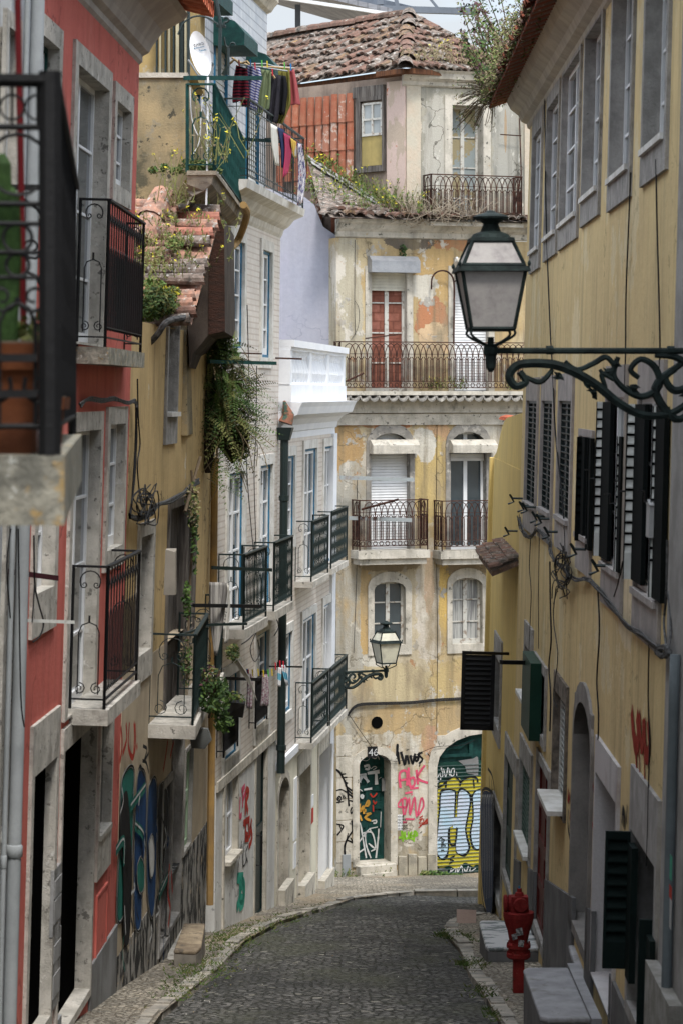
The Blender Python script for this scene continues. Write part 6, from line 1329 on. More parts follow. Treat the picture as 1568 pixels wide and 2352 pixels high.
# ================================================================== steel canopy far behind the roof
h = root('steel_canopy', W0, 'grey steel canopy frame standing on the hill behind the derelict roof', 'canopy', -2.0); D = 66
STL = M('painted_steel', (.15, .17, .20), .5, var=.15); PAN = M('canopy_panel', (.36, .36, .38), .7, c2=(.26, .26, .28), scale=1, sc=(.3, 1, 12), extra=brickx(30, .22, (1, 1, 1), (.9, .9, .9), (.6, .6, .6), .02, .8, 0, 'xy'))
mb = MB()
def beam(a, b, da, db, w_, hh):
    A = at(*a, da); B = at(*b, db); dd = (B-A).normalized(); S = dd.cross(Vector((0, 0, 1))); S = S.normalized()*w_ if S.length > .01 else Vector((w_, 0, 0)); Z = S.cross(dd).normalized()*hh
    mb.hexa([A-S-Z, B-S-Z, B+S-Z, A+S-Z], [A-S+Z, B-S+Z, B+S+Z, A+S+Z])
beam((684, 10), (684, 420), 66, 66, .07, .09); beam((870, 19), (1100, 26), 66, 66, .08, .08); beam((600, -60), (945, 22), 70, 66, .08, .10); beam((905, -20), (915, 24), 66, 66, .03, .05); beam((970, -25), (1010, 24), 66, 66, .03, .03); beam((660, 110), (745, 60), 67, 68, .03, .04); beam((700, 95), (760, 70), 67, 68, .04, .06)
beam((1010, 24), (1100, 8), 66, 66, .02, .02); beam((870, -30), (873, 10), 66, 66, .08, .08)
mb.build('frame', STL, h)
mb = MB(); q = [at(x, y, d) for x, y, d in ((598, -40, 63), (900, 30, 60), (870, 52, 66), (808, 58, 68), (598, -2, 70))]; mb.hexa(q, [p+Vector((0, 0, .12)) for p in q]); mb.build('roof_panel', PAN, h)
mb = MB(); q = [at(x, y, d) for x, y, d in ((640, -12, 59.8), (905, 28, 59.8), (905, 36, 59.8), (640, -4, 59.8))]; mb.hexa(q, [p+Vector((0, .1, 0)) for p in q]); mb.build('fascia', WHITE, h)
mb = MB(); mb.box(-2.0, 4, -3, 1.0, -68, -64); mb.build('base_wall', CREAM, h); centre(h)

# ================================================================== street lamps
LG = M('lamp_green', (.022, .034, .032), .65, c2=(.011, .016, .016), scale=12, bump=.3, streak=.3)
LGL = M('frosted_lamp_glass', (.40, .375, .36), .5, c2=(.24, .22, .22), th=(.45, .75), scale=7, streak=.25, bump=.1)
def lantern(c, s, ang, label, name='street_lamp', bracket=None, group=None, gm=None):
    """c: centre of the lantern's widest ring, s: half-width there; bracket: (direction vector, length)"""
    rt = bpy.data.objects.new(name, None); COL.objects.link(rt); tag(rt, label, 'street lamp', None, group=None) if False else tag(rt, label, 'street lamp')
    rt.location = c; rt.rotation_euler = (0, 0, ang); rt['_b'] = 0.0
    def fr4(mb, r0, z0, r1, z1, t):
        for i in range(4):
            a = pi/4+i*pi/2; b = a+pi/2; q = 2**.5
            P = lambda r, th, z: Vector((r*q*cos(th), r*q*sin(th), z))
            mb.tube([P(r0, a, z0), P(r1, a, z1)], t, 4); mb.tube([P(r0, a, z0), P(r0, b, z0)], t*1.1, 4); mb.tube([P(r1, a, z1), P(r1, b, z1)], t*1.1, 4)
    H = s*1.74; mb = MB(); fr4(mb, s*.62, -H, s*.92, -.01, s*.055); fr4(mb, s*.88, .02, s*.58, s*.80, s*.055)
    q = 2**.5; R = lambda r, z: [(r*cos(pi/4+i*pi/2)*q, r*sin(pi/4+i*pi/2)*q, z) for i in range(4)]
    mb.hexa(R(s*1.05, -.03*s*3), R(s*1.0, .06*s)); mb.hexa(R(s*.64, s*.80), R(s*.62, s*.9)); mb.hexa(R(s*.60, -H-.06*s), R(s*.66, -H))
    mb.lathe((0, 0, s*.9), [(s*.6, 0), (s*.52, s*.12), (s*.3, s*.2), (s*.22, s*.42), (s*.3, s*.5), (s*.52, s*.56), (s*.54, s*.62), (s*.42, s*.68), (s*.2, s*.74), (s*.1, s*.8), (s*.02, s*.82)], 16)
    for i in range(4): a = pi/4+i*pi/2; mb.lathe((s*1.0*q*cos(a), s*1.0*q*sin(a), .05*s), [(s*.04, 0), (s*.06, s*.08), (s*.02, s*.16)], 6)
    for i in range(4): a = pi/4+i*pi/2; mb.tube(catmull([(s*.6*q*cos(a), s*.6*q*sin(a), -H), (s*.62*q*cos(a), s*.62*q*sin(a), -H-s*.18), (s*.35*cos(a), s*.35*sin(a), -H-s*.42), (0, 0, -H-s*.5)], 4), s*.04, 5)
    mb.build('lantern_frame', LG, rt)
    mb = MB(); g2 = lambda r0, z0, r1, z1: mb.add(R(r0, z0)+R(r1, z1), [(0, 1, 5, 4), (1, 2, 6, 5), (2, 3, 7, 6), (3, 0, 4, 7)]); g2(s*.60, -H, s*.90, -.02); g2(s*.86, .03, s*.57, s*.79); mb.add(R(s*.6, -H), [(0, 1, 2, 3)]); mb.build('lantern_glass', gm or LGL, rt)
    d, L, k = bracket; d = Vector(d).normalized(); zb = -H-s*.63; mb = MB(); e = Vector((0, 0, 1)); pt = lambda x, z: d*x+e*(zb+z)
    mb.lathe((0, 0, zb-s*.5), [(s*.06, -s*.12), (s*.14, 0), (s*.17, s*.35), (s*.22, s*.42), (s*.22, s*.62), (s*.1, s*.7), (s*.1, s*.9)], 8)
    t = s*.098; mb.tube([pt(0, 0), pt(L, 0)], t, 8)
    def pth(pts, r=t*.9): mb.tube(catmull([pt(x*L, z*L) for x, z in pts], 5), [r*(.75+.35*sin(pi*i/ (5*(len(pts)-1)))) for i in range(5*(len(pts)-1)+1)], 6)
    pth([(.93, -.06), (.80, -.18), (.90, -.33), (1.0, -.27)], t*1.2)
    pth([(.14, -.10), (.17, -.15), (.12, -.17), (.09, -.12), (.13, -.07), (.22, -.06), (.32, -.07), (.42, -.11), (.52, -.17), (.62, -.25), (.74, -.31), (.88, -.30), (1.0, -.22)], t*1.4)
    pth([(.36, -.05), (.42, -.09), (.50, -.06), (.56, -.03), (.60, -.08), (.56, -.12), (.53, -.09)], t*.8)
    pth([(.62, -.03), (.60, -.12), (.66, -.19), (.74, -.22), (.82, -.17), (.80, -.08), (.73, -.04), (.68, -.09), (.72, -.13)], t)
    pth([(.80, -.02), (.90, -.03), (.98, -.09), (.96, -.17), (.89, -.19), (.85, -.13), (.90, -.09)], t*1.2)
    pth([(.56, -.18), (.54, -.11), (.60, -.14)], t*.8); pth([(.16, -.12), (.24, -.15), (.30, -.09)], t*.8)
    for x, z in ((.33, -.12), (.47, -.16), (.57, -.10), (.61, -.06), (.70, -.18), (.95, -.21), (.5, -.2)):
        c_ = pt(x*L, z*L); leaves(mb, c_, (t, t, t), 5, t*2.0, (0,)); mb.lathe(tuple(c_), [(t*.3, -t), (t*1.1, 0), (t*.3, t)], 6)
    for x in (.27, .86): mb.tube([pt(x*L, t*.2), pt(x*L+t*2, t*.2)], t*1.4, 8)
    mb.tube([pt(L, .05), pt(L, -.42*L)], t*1.3, 6); mb.build('bracket', LG, rt)
    return rt
c = at(1126, 618, 17.2); lw = FRt.M @ FRt.P(1617, 813, 0); Ln = 2.37-c.x
lantern(c, 79/5950*17.2/1.0, RAD(3), 'large blurred green street lamp on a scrolled iron bracket at upper right', bracket=((1, .02, 0), Ln, 1))
c = at(886, 1474, 48.0); Lf_ = c.x-at(772, 1520, 48.0).x
lantern(c, 28.0/5950*48.0, RAD(22), 'small green street lamp in front of the peeling yellow facade', bracket=((-1, -.03, 0), Lf_, 1), gm=M('cream_lamp_glass', (.62, .60, .48), .5, c2=(.45, .43, .36), scale=4))

# ================================================================== fire hydrant, steps, board
d = 26.5; b = at(1190, 2281, d); HR = M('hydrant_red', (.24, .026, .022), .75, c2=(.15, .014, .014), scale=5, bump=.5, bscale=25, streak=.5, relief=.004, layers=(((.09, .04, .03), 9, .62, .64), ((.3, .12, .1), 20, .68, .70)))
rt = root('fire_hydrant', W0, 'red pillar fire hydrant standing on the right pavement', 'fire hydrant', 0.0); x, y = b.x, b.y; z = gz(d)+.09; k = 1.13/1.13
mb = MB(); mb.lathe((x-.0, y, z), [(.095, 0), (.095, .44)], 4); mb.build('post', HR, rt)
mb = MB(); mb.lathe((x, y, z), [(.125, .43), (.145, .45), (.145, .49), (.12, .5), (.12, .55), (.145, .56), (.145, .60), (.11, .62), (.115, .66), (.135, .76), (.17, .86), (.185, .93), (.185, .985), (.15, 1.0)], 20); [mb.lathe((x+.132*cos(t_*pi/4+.2), y+.132*sin(t_*pi/4+.2), z+zz_), [(.012, -.02), (.014, 0), (.012, .02)], 6) for t_ in range(8) for zz_ in (.505, .61)]; mb.build('body', HR, rt)
mb = MB(); mb.hexa([(x-.10, y-.1, z+1.0), (x+.12, y-.1, z+1.0), (x+.12, y+.1, z+1.0), (x-.10, y+.1, z+1.0)], [(x-.09, y-.09, z+1.18), (x+.11, y-.09, z+1.18), (x+.11, y+.09, z+1.18), (x-.09, y+.09, z+1.18)]); mb.lathe((x+.01, y, z+1.18), [(.06, 0), (.05, .04), (.03, .05), (.03, .09)], 10); mb.build('head', HR, rt)
mb = MB(); mb.lathe((x-.08, y, z+1.09), [(.09, -.10), (.105, -.09), (.105, -.06), (.08, -.05), (.105, -.04), (.105, -.01), (.06, 0)], 14, 'x'); mb.build('outlet', HR, rt); mb = MB(); mb.lathe((x+.02, y-.09, z+1.09), [(.08, -.06), (.09, -.04), (.09, -.02), (.07, 0)], 14, 'y'); mb.build('outlet', HR, rt)
mb = MB(); mb.lathe((x+.01, y, z+1.27), [(.014, 0), (.012, .03)], 6); mb.build('cap_nut', BLUEP, rt)
mb = MB()
for (dx, dz, s_, an) in ((.0, .78, .045, .2), (-.06, .72, .035, .3), (.02, .64, .04, -.1)):
    q = [(cos(an+t)*s_*1.2, sin(an+t)*s_*1.4) for t in (pi/4, 3*pi/4, 5*pi/4, 7*pi/4)]; mb.hexa([(x+dx+a, y-.16+.0, z+dz+c_) for a, c_ in q], [(x+dx+a, y-.163, z+dz+c_) for a, c_ in q])
mb.build('sticker', M('sticker_pale', (.35, .34, .33), .6, c2=(.1, .1, .1), th=(.45, .55), scale=40, bump=0), rt); centre(rt); rt.scale = (.85, .85, .85)
def block(name, label, cat, top, base, mat, m2=None, round_=.0):
    """top: plan corners at a height; base height"""
    z1, = {p[2] for p in top}; rt = root(name, W0, label, cat, 0.0); mb = MB(); mb.hexa([(p[0], p[1], base) for p in top], [(p[0], p[1], z1-.05) for p in top]); mb.build('base', m2 or mat, rt)
    mb = MB(); cx = sum(p[0] for p in top)/len(top); cy = sum(p[1] for p in top)/len(top); q = [(cx+(p[0]-cx)*1.02, cy+(p[1]-cy)*1.01) for p in top]
    mb.hexa([(a, b_, z1-.05) for a, b_ in q], [(a, b_, z1) for a, b_ in q]); sl_ = mb.build('slab', mat, rt); bv = sl_.modifiers.new('bevel', 'BEVEL'); bv.width = .018; bv.segments = 2; return centre(rt)
GST = M('grey_granite', (.30, .30, .31), .7, c2=(.22, .22, .23), scale=5, bump=.4, layers=(((.15, .145, .13), 2.5, .54, .72), ((.10, .095, .085), 18, .64, .68))); MAR = M('veined_marble', (.46, .46, .46), .5, c2=(.14, .16, .16), th=(.5, .56), scale=3, sc=(1, 3, 1), bump=.1)
zt = -5.206; block('stone_bench', 'large grey stone doorstep block in front of the white-framed door at lower right', 'doorstep', [(1.66, 21.68, zt), (1.72, 21.6, zt), (2.07, 21.6, zt), (2.05, 23.5, zt), (1.68, 23.5, zt), (1.645, 23.42, zt)], -6.2, GST, PLG)
mb = MB(); mb.hexa([(2.075, 21.5, -6), (2.16, 21.5, -6), (2.14, 23.6, -6), (2.055, 23.6, -6)], [(2.075, 21.5, -5.19), (2.16, 21.5, -5.19), (2.14, 23.6, -5.19), (2.055, 23.6, -5.19)]); free(mb, 'step_border', GST, 'narrow grey stone strip along the inner side of the large doorstep block', 'doorstep')
zt = -5.45; block('stone_step', 'small grey step at the arched doorway behind the large block', 'doorstep', [(2.20, 23.8, zt), (2.42, 23.8, zt), (2.44, 25.6, zt), (2.24, 25.6, zt)], -6.4, GST, PLG)
d1, d2 = 30.3, 31.85; zt = at(1119, 2177, d1).z; block('stone_bench', 'veined marble doorstep block behind the red hydrant', 'doorstep', [(1.71, d1, zt), (2.45, d1, zt), (2.46, d2, zt), (1.71, d2, zt), (1.69, d2-.1, zt), (1.69, d1+.12, zt)], gz(32)-.35, MAR, PLG)
mb = MB(); a = at(1235, 2192, 31.6); mb.hexa([(2.28, 30.6, -7.0), (2.49, 30.6, -7.0), (2.5, 31.7, -7.0), (2.3, 31.7, -7.0)], [(2.28, 30.6, -6.62), (2.49, 30.6, -6.62), (2.5, 31.7, -6.62), (2.3, 31.7, -6.62)]); free(mb, 'door_sill', STONEW, 'narrow white stone sill below the dark red door', 'doorstep')
# left stone steps
zt = gz(30.8)+.40; p0 = at(402, 2196, 30.3); 
block('stone_step', 'worn ochre stone doorstep with rounded corner on the left pavement', 'doorstep', [(at(401, 2196, 30.0).x, 29.9, zt), (at(452, 2200, 30.0).x, 29.85, zt), (at(463, 2190, 30.2).x, 30.1, zt), (at(473, 2145, 31.6).x, 31.4, zt), (at(425, 2145, 31.6).x, 31.4, zt)], zt-.6, M('worn_ochre_stone', (.36, .29, .20), .9, c2=(.18, .14, .10), scale=3, bump=.8, streak=.3, layers=(((.12, .10, .08), 4, .56, .64),)), M('dark_step_side', (.22, .2, .17), .95, c2=(.12, .11, .1), scale=5))  # base below the slab is coloured darker than the top
zt = gz(33)+.42; block('stone_step', 'narrow stone steps beside the mural doorway, behind the worn doorstep', 'doorstep', [(at(388, 2100, 31).x, 30.6, zt), (at(413, 2100, 31).x, 30.6, zt), (at(428, 2090, 33.5).x, 33.2, zt), (at(400, 2090, 33.5).x, 33.2, zt)], zt-.7, STONE, ROUGH)
mb = MB(); q = [at(x, y, d) for x, y, d in ((1048, 2138, 36.9), (1092, 2140, 36.9), (1093, 2092, 37.3), (1048, 2090, 37.3))]; mb.hexa([tuple(p) for p in q], [(p.x, p.y+.03, p.z) for p in q]); free(mb, 'board', M('brown_board', (.30, .22, .18), .9, c2=(.24, .17, .14), scale=2), 'plain brown board leaning upright at the corner of the yellow house', 'board')
# entry steps in front of terrace house doors
for i, (x0, x1, dd, lab) in enumerate(((637, 664, 41.0, 'stone threshold under the arched doorway beside the downpipe'), (684, 712, 43.6, 'stone threshold under the middle doorway of the terrace house'), (730, 757, 46.4, 'stone threshold under the right doorway of the terrace house'))):
    u0 = FA.uv(x0, 2050, .02)[0]; u1 = FA.uv(x1-5, 2030, .02)[0]; zz = gz(dd)+.33-.03*i; mb = MB(); mb.box(u0, u1, zz-.6, zz, .025, .15); free(mb, 'door_threshold', STONEF, lab, 'doorstep', fr=FA)

# ================================================================== satellite dish
rt = root('satellite_dish', W0, 'white satellite dish with faded lettering above the green balcony', 'satellite dish', 0.0)
cD = at(461, 122, 30.8); n = 28; rx = .30; rz = .31
ax = Vector((-.35, -.72, .32)).normalized(); X = Vector((0, 0, 1)).cross(ax).normalized(); Z = ax.cross(X); mb = MB()
X = Vector((.42, -.20, -.12)).normalized()
ax = Vector((-.5, -.84, .18)).normalized(); X = (Vector((1, 0, 0))-ax*ax.x); X.normalize(); Z = X.cross(ax)*-1
if Z.z < 0: Z = -Z
Z = (Z+X*-.28).normalized()
rings = 6
for i in range(rings+1):
    r = i/rings
    for j in range(n): th = 2*pi*j/n; mb.v.append(tuple(cD+X*(.135*r*cos(th))+Z*(.31*r*sin(th))-ax*(.07*(1-r*r))))
mb.f += [(i*n+j, i*n+(j+1) % n, (i+1)*n+(j+1) % n, (i+1)*n+j) for i in range(rings) for j in range(n)]; mb.fm = [0]*len(mb.f)
ds = mb.build('dish', WHITE, rt, smooth=True)
mb = MB(); mb.tube([cD+ax*-.08, cD+ax*-.25+Vector((0, .1, -.05)), cD+Vector((.05, .3, -.5))], .025, 6); mb.tube([cD-Z*.31, cD-Z*.36+ax*.2, cD-Z*.2+ax*.34], .012, 5); mb.build('mount', PIPEG, rt)
M3 = Matrix((( X.x, Z.x, ax.x, 0), (X.y, Z.y, ax.y, 0), (X.z, Z.z, ax.z, 0), (0, 0, 0, 1)))
for t_, s_, ox, oz in (('CABO', .052, -.085, .12), ('SERVIÇO DIGITAL', .020, -.10, .09), ('Televés', .034, -.03, .04)):
    c_ = cD+X*ox+Z*oz-ax*.03; text_mesh(t_, s_, BLUEP if t_ != 'CABO' else IRON, 'lettering', ds, Matrix.Translation(c_) @ M3, .002)
centre(rt)
mb = MB(); mb.tube(catmull([at(478, 176, 30.2), at(477, 330, 30.1), at(474, 470, 30.0)], 4), .012, 6); mb.tube(catmull([at(437, 200, 30.4), at(441, 270, 30.4), at(456, 310, 30.4), at(462, 270, 30.4), at(466, 215, 30.4)], 4), .006, 4); mb.tube(catmull([at(462, 270, 30.3), at(458, 325, 30.3), at(440, 360, 30.3)], 4), .006, 4)
free(mb, 'cable', WHITE, 'thin white cables hanging down from the satellite dish', 'cable')
# ================================================================== laundry
def cloth(label, cat, L, R_, conv, d, mat, amp=.02, waves=3, group=None, dd=0.0, name='garment'):
    """hanging fabric between a left and a right edge (picture points at depth d), folded in depth"""
    AT = (lambda q: FA.M @ FA.P(*q, -d)) if d < 0 else (lambda q: at(*q, d))
    L = catmull([AT(conv(*p)) for p in L], 4); R_ = catmull([AT(conv(*p)) for p in R_], 4); n = min(len(L), len(R_)); m = 14; mb = MB(); ph = random.random()*6
    k = len(mb.v)
    for i in range(n):
        for j in range(m+1):
            t = j/m; p = L[i].lerp(R_[i], t); a = amp*(.3+.7*i/n); mb.v.append((p.x, p.y+a*sin(t*waves*2*pi+ph+i*.08)+a*.5*sin(t*waves*5+i*.3), p.z))
    mb.f = [(i*(m+1)+j, i*(m+1)+j+1, (i+1)*(m+1)+j+1, (i+1)*(m+1)+j) for i in range(n-1) for j in range(m)]; mb.fm = [0]*len(mb.f)
    o = free(mb, name, mat, label, cat, group, smooth=True); s = o.modifiers.new('thick', 'SOLIDIFY'); s.thickness = .006; return o
def stripes(c1, c2, per, slant=0.0):
    def f(nt, vec, col):
        s = NN(nt, 'ShaderNodeSeparateXYZ'); nt.links.new(vec, s.inputs[0]); z = mth(nt, 'ADD', mth(nt, 'MULTIPLY', s.outputs[2], 1/per), mth(nt, 'MULTIPLY', s.outputs[0], slant/per))
        return mixc(nt, mth(nt, 'GREATER_THAN', mth(nt, 'FRACT', z), .5), c1, c2)
    return f
cloths = [
 ('red and black striped sweater on the upper rack', [(832, 530), (808, 680), (805, 840), (850, 800), (880, 870)], [(895, 560), (905, 680), (912, 790), (918, 830), (912, 880)], M('stripe_red', (.2, .02, .03), .9, bump=.1, extra=stripes((.20, .02, .035), (.012, .01, .015), .045)), 'sweater'),
 ('blue and white striped shirt on the upper rack', [(925, 530), (907, 690), (915, 830), (940, 900)], [(1000, 560), (1012, 650), (990, 760), (972, 905)], M('stripe_blue', (.1, .1, .3), .9, bump=.1, extra=stripes((.05, .055, .20), (.42, .42, .5), .04, .4)), 'shirt'),
 ('sage green sweater on the upper rack', [(1035, 565), (1005, 720), (990, 900), (1000, 945)], [(1090, 575), (1088, 750), (1075, 880), (1060, 890)], M('sage_cloth', (.15, .185, .10), .95, bump=.2), 'sweater'),
 ('dark charcoal trousers on the upper rack', [(1120, 600), (1095, 800), (1083, 950), (1095, 995)], [(1172, 620), (1160, 800), (1150, 950), (1132, 1005)], M('charcoal_cloth', (.03, .028, .035), .95, bump=.2), 'trousers'),
 ('black trousers beside the charcoal ones on the upper rack', [(1160, 610), (1150, 750), (1160, 935)], [(1212, 620), (1225, 750), (1200, 945)], M('black_cloth', (.012, .012, .014), .95, bump=.2), 'trousers'),
 ('olive shirt behind the pink one on the upper rack', [(1175, 560), (1195, 800), (1180, 950), (1150, 1010)], [(1240, 550), (1252, 820), (1225, 910), (1182, 1010)], M('olive_cloth', (.17, .155, .04), .95, bump=.2), 'shirt'),
 ('faded red shirt at the right end of the upper rack', [(1210, 590), (1208, 700), (1216, 780), (1203, 860)], [(1280, 562), (1308, 700), (1322, 800), (1330, 855)], M('pink_cloth', (.33, .08, .085), .95, bump=.2), 'shirt'),
 ('white shirt hanging over the attic railing', [(1100, 1010), (1108, 1200), (1140, 1350)], [(1155, 1040), (1163, 1200), (1170, 1360)], M('white_cloth', (.62, .60, .55), .95, bump=.2), 'shirt'),
 ('navy garment hanging over the attic railing', [(1155, 1040), (1178, 1180), (1193, 1370)], [(1207, 1060), (1215, 1200), (1217, 1395)], M('navy_cloth', (.02, .03, .09), .95, bump=.2), 'garment'),
 ('magenta top hanging over the attic railing', [(1205, 1085), (1215, 1250), (1200, 1460)], [(1262, 1115), (1266, 1280), (1240, 1420)], M('magenta_cloth', (.33, .035, .085), .95, bump=.2), 'shirt'),
 ('yellow and grey cloth hanging over the attic railing', [(1260, 1125), (1270, 1200), (1285, 1285)], [(1305, 1160), (1310, 1230), (1311, 1290)], M('yellow_cloth', (.5, .33, .06), .95, c2=(.4, .4, .4), th=(.5, .6), scale=5), 'cloth'),
 ('floral fabric hanging at the corner of the attic railing', [(1320, 1168), (1327, 1400), (1318, 1680)], [(1350, 1180), (1388, 1420), (1362, 1660)], M('floral_cloth', (.5, .48, .5), .95, c2=(.07, .07, .16), th=(.48, .52), scale=14, layers=(((.45, .10, .05), 9, .6, .63),)), 'cloth')]
cdd = lambda x, y: (313.6+.28*x, .28*y)
for i, (lb, L, R_, m_, ct) in enumerate(cloths):
    if i < 7: L = [(x-10-y*.006, y) for x, y in L]; R_ = [(x+10+y*.006, y) for x, y in R_]
    d = 37.3+.12*i if i < 7 else -(.40+.02*(i-7))
    cloth(lb, ct, L, R_, cdd, d, m_, .05, 2.3, 'washing hung out at the attic')
rt = root('drying_rack', W0, 'wooden and metal drying rack holding clothes out from the attic', 'drying rack', 0.0)
mb = MB(); zig = [(765, 520), (805, 485), (850, 520), (905, 500), (965, 560), (1020, 590), (1110, 600), (1135, 640)]; mb.tube([at(*cdd(*p), 37.6) for p in zig], .018, 4)
mb.tube([at(*cdd(*p), 37.8) for p in ((765, 455), (830, 500), (960, 545), (1080, 545), (1230, 555), (1280, 560))], .014, 4); mb.build('wooden_arm', M('tan_wood', (.4, .28, .15), .8), rt)
mb = MB(); mb.tube([at(*cdd(*p), 37.5) for p in ((835, 525), (1000, 545), (1100, 560), (1240, 580))], .012, 4); mb.tube([at(*cdd(*p), 38.0) for p in ((925, 520), (1060, 520), (1130, 540), (1290, 555))], .012, 4); mb.tube([at(*cdd(*p), 37.5) for p in ((690, 620), (740, 560), (765, 525))], .014, 4); mb.build('rod', PIPEG, rt); centre(rt)
pk = [M('peg_red', (.5, .03, .05), .5), M('peg_blue', (.03, .2, .5), .5), M('peg_green', (.1, .4, .08), .5), M('peg_yellow', (.6, .45, .04), .5)]
def peg(px, py, d, m_): 
    mb = MB(); p = at(px, py, d); mb.hexa([(p.x-.008, p.y-.02, p.z-.05), (p.x+.008, p.y-.02, p.z-.05), (p.x+.008, p.y+.01, p.z-.05), (p.x-.008, p.y+.01, p.z-.05)], [(p.x-.016, p.y-.02, p.z+.05), (p.x+.004, p.y-.02, p.z+.05), (p.x+.004, p.y+.01, p.z+.05), (p.x-.016, p.y+.01, p.z+.05)])
    free(mb, 'clothes_peg', m_, 'small coloured clothes peg on the upper drying rack by the attic' if py < 400 else 'small coloured clothes peg on the lower washing line beside the green downpipe', 'clothes peg', 'clothes pegs at the attic' if py < 400 else 'clothes pegs on the lower line')
for (x, y, k_) in ((845, 515, 0), (938, 512, 1), (975, 540, 0), (1032, 520, 2), (1075, 525, 3), (1118, 590, 0), (1216, 535, 2), (1268, 548, 1)): peg(*cdd(x, y), 37.2, pk[k_])
cb = lambda x, y: (282+.24*x, 1192+.24*y)
RAG = M('rag_rug', (.4, .36, .36), .95, c2=(.22, .12, .16), th=(.45, .55), scale=22, sc=(1, 1, 3), layers=(((.45, .45, .45), 30, .55, .6),))
cloth('long rag rug hanging left on the lower line', 'rug', [(1192, 1480), (1190, 1650), (1185, 1810)], [(1240, 1490), (1240, 1650), (1235, 1820)], cb, 37.0, RAG, .02, 2, name='rag_rug')
cloth('rag rug hanging right of the grey plank on the lower line', 'rug', [(1335, 1490), (1330, 1650), (1312, 1790)], [(1395, 1490), (1400, 1650), (1398, 1790)], cb, 37.6, RAG, .02, 2, name='rag_rug')
WB = M('white_blue_cloth', (.7, .7, .7), .9, extra=stripes((.68, .68, .7), (.15, .42, .55), .2, .5))
cloth('white cloth with blue trim left of the green downpipe', 'cloth', [(1490, 1420), (1482, 1500), (1485, 1600)], [(1520, 1425), (1515, 1500), (1510, 1608)], cb, 38.4, WB, .02, 2, name='towel')
cloth('white and blue towel hanging beside the green downpipe', 'towel', [(1522, 1400), (1535, 1480), (1560, 1570)], [(1552, 1400), (1572, 1480), (1592, 1600)], cb, 38.5, WB, .02, 2, name='towel')
for (x, y, k_) in ((1195, 1470, 1), (1205, 1475, 0), (1245, 1475, 3), (1300, 1470, 3), (1350, 1480, 3), (1395, 1475, 2), (1432, 1470, 3), (1465, 1410, 0), (1508, 1390, 0), (1540, 1395, 0)): peg(*cb(x, y), 37.3, pk[k_])
cloth('grey striped blanket draped over the green balcony rail', 'blanket', [(832, 605), (830, 800), (840, 1000), (880, 1300)], [(1010, 610), (985, 800), (960, 1000), (905, 1310)], cb, 31.9, M('striped_blanket', (.42, .40, .37), .95, c2=(.2, .19, .18), th=(.45, .55), scale=3, sc=(12, 1, .2), bump=.3), .04, 4, name='blanket')
cloth('white edge of cloth hanging beside the draped blanket', 'cloth', [(1000, 620), (1015, 800), (985, 1000), (975, 1200)], [(1020, 650), (1028, 850), (1022, 1000), (1015, 1180)], cb, 31.7, M('white_cloth', (.6, .6, .55)), .02, 1, name='drape')
# ================================================================== iron beams and rods that carried washing lines
def beamt(lab, a, b, da, db, m=IRONG, w_=.02, hh=.045, name='drying_beam'):
    mb = MB(); bar(mb, a, b, da, db, w_, hh); free(mb, name, m, lab, 'clothes support', 'drying supports')
beamt('green iron beam across the tiled house above the ferns', (480, 834), (633, 838), 33.0, 34.2, GREENP)
beamt('rusty rod just above the green beam by the ferns', (545, 812), (600, 814), 35, 35.6, IRONR, .012, .02)
beamt('rusty rod pointing to the white balustrade', (634, 824), (692, 826), 38.5, 39.2, IRONR, .012, .025)
beamt('dark iron beam crossing in front of the draped blanket', (445, 1395), (598, 1397), 31.4, 32.4, IRON)
beamt('green rusty beam under the tiled house windows', (488, 1308), (623, 1313), 33.4, 34.4, IRONG)
beamt('green beam below the blanket beam', (479, 1438), (566, 1436), 31.2, 31.8, IRONG, .018, .03)
beamt('slanting green rod from the ochre wall to the balcony', (416, 1460), (479, 1440), 30.0, 31.2, IRONG, .015, .02)
beamt('dark beam carrying the rag rugs', (520, 1562), (595, 1565), 35.6, 36.4, IRON)
beamt('dark beam beside the green downpipe with pegs', (620, 1533), (693, 1534), 38.4, 39.2, IRON, .015, .025)
beamt('green beam at the corner of the attic railing', (552, 322), (645, 328), 37.5, 38.4, GREENP)
beamt('maroon rod sticking out near the left edge', (12, 1318), (132, 1334), 19.6, 20.2, M('maroon_rod', (.05, .015, .02), .6), .012, .04)
beamt('white rod sticking out below the maroon rod', (32, 1428), (170, 1433), 19.8, 20.4, WHITEW, .008, .025)
beamt('dark beam in front of the bright yellow house', (1078, 1503), (1165, 1505), 36.4, 37.0, IRON, .03, .04)
beamt('dark beam holding the green shutter of the beige house', (1150, 1526), (1268, 1528), 31.4, 31.9, IRON, .03, .05)
beamt('short brace under the right hand beam', (1228, 1530), (1268, 1560), 31.6, 31.8, IRON, .02, .02)
mb = MB(); mb.tube(catmull([at(*cdd(*p), 31.2) for p in ((650, -40), (672, 90), (688, 190), (684, 400), (682, 620))], 4), .022, 6); mb.tube(catmull([at(*cdd(*p), 31.2) for p in ((690, 195), (715, 205), (722, 180), (745, 175), (755, 155), (735, 140), (715, 155))], 4), .015, 5); mb.tube([at(*cdd(*p), 31.2) for p in ((655, 205), (735, 215))], .02, 5)
mb.tube(catmull([at(*cdd(*p), 31.2) for p in ((340, 280), (390, 180), (480, 130), (580, 140), (680, 200))], 5), .012, 5); free(mb, 'hook_pole', IRONG, 'tall iron pole with curled hook beside the satellite dish', 'iron pole')
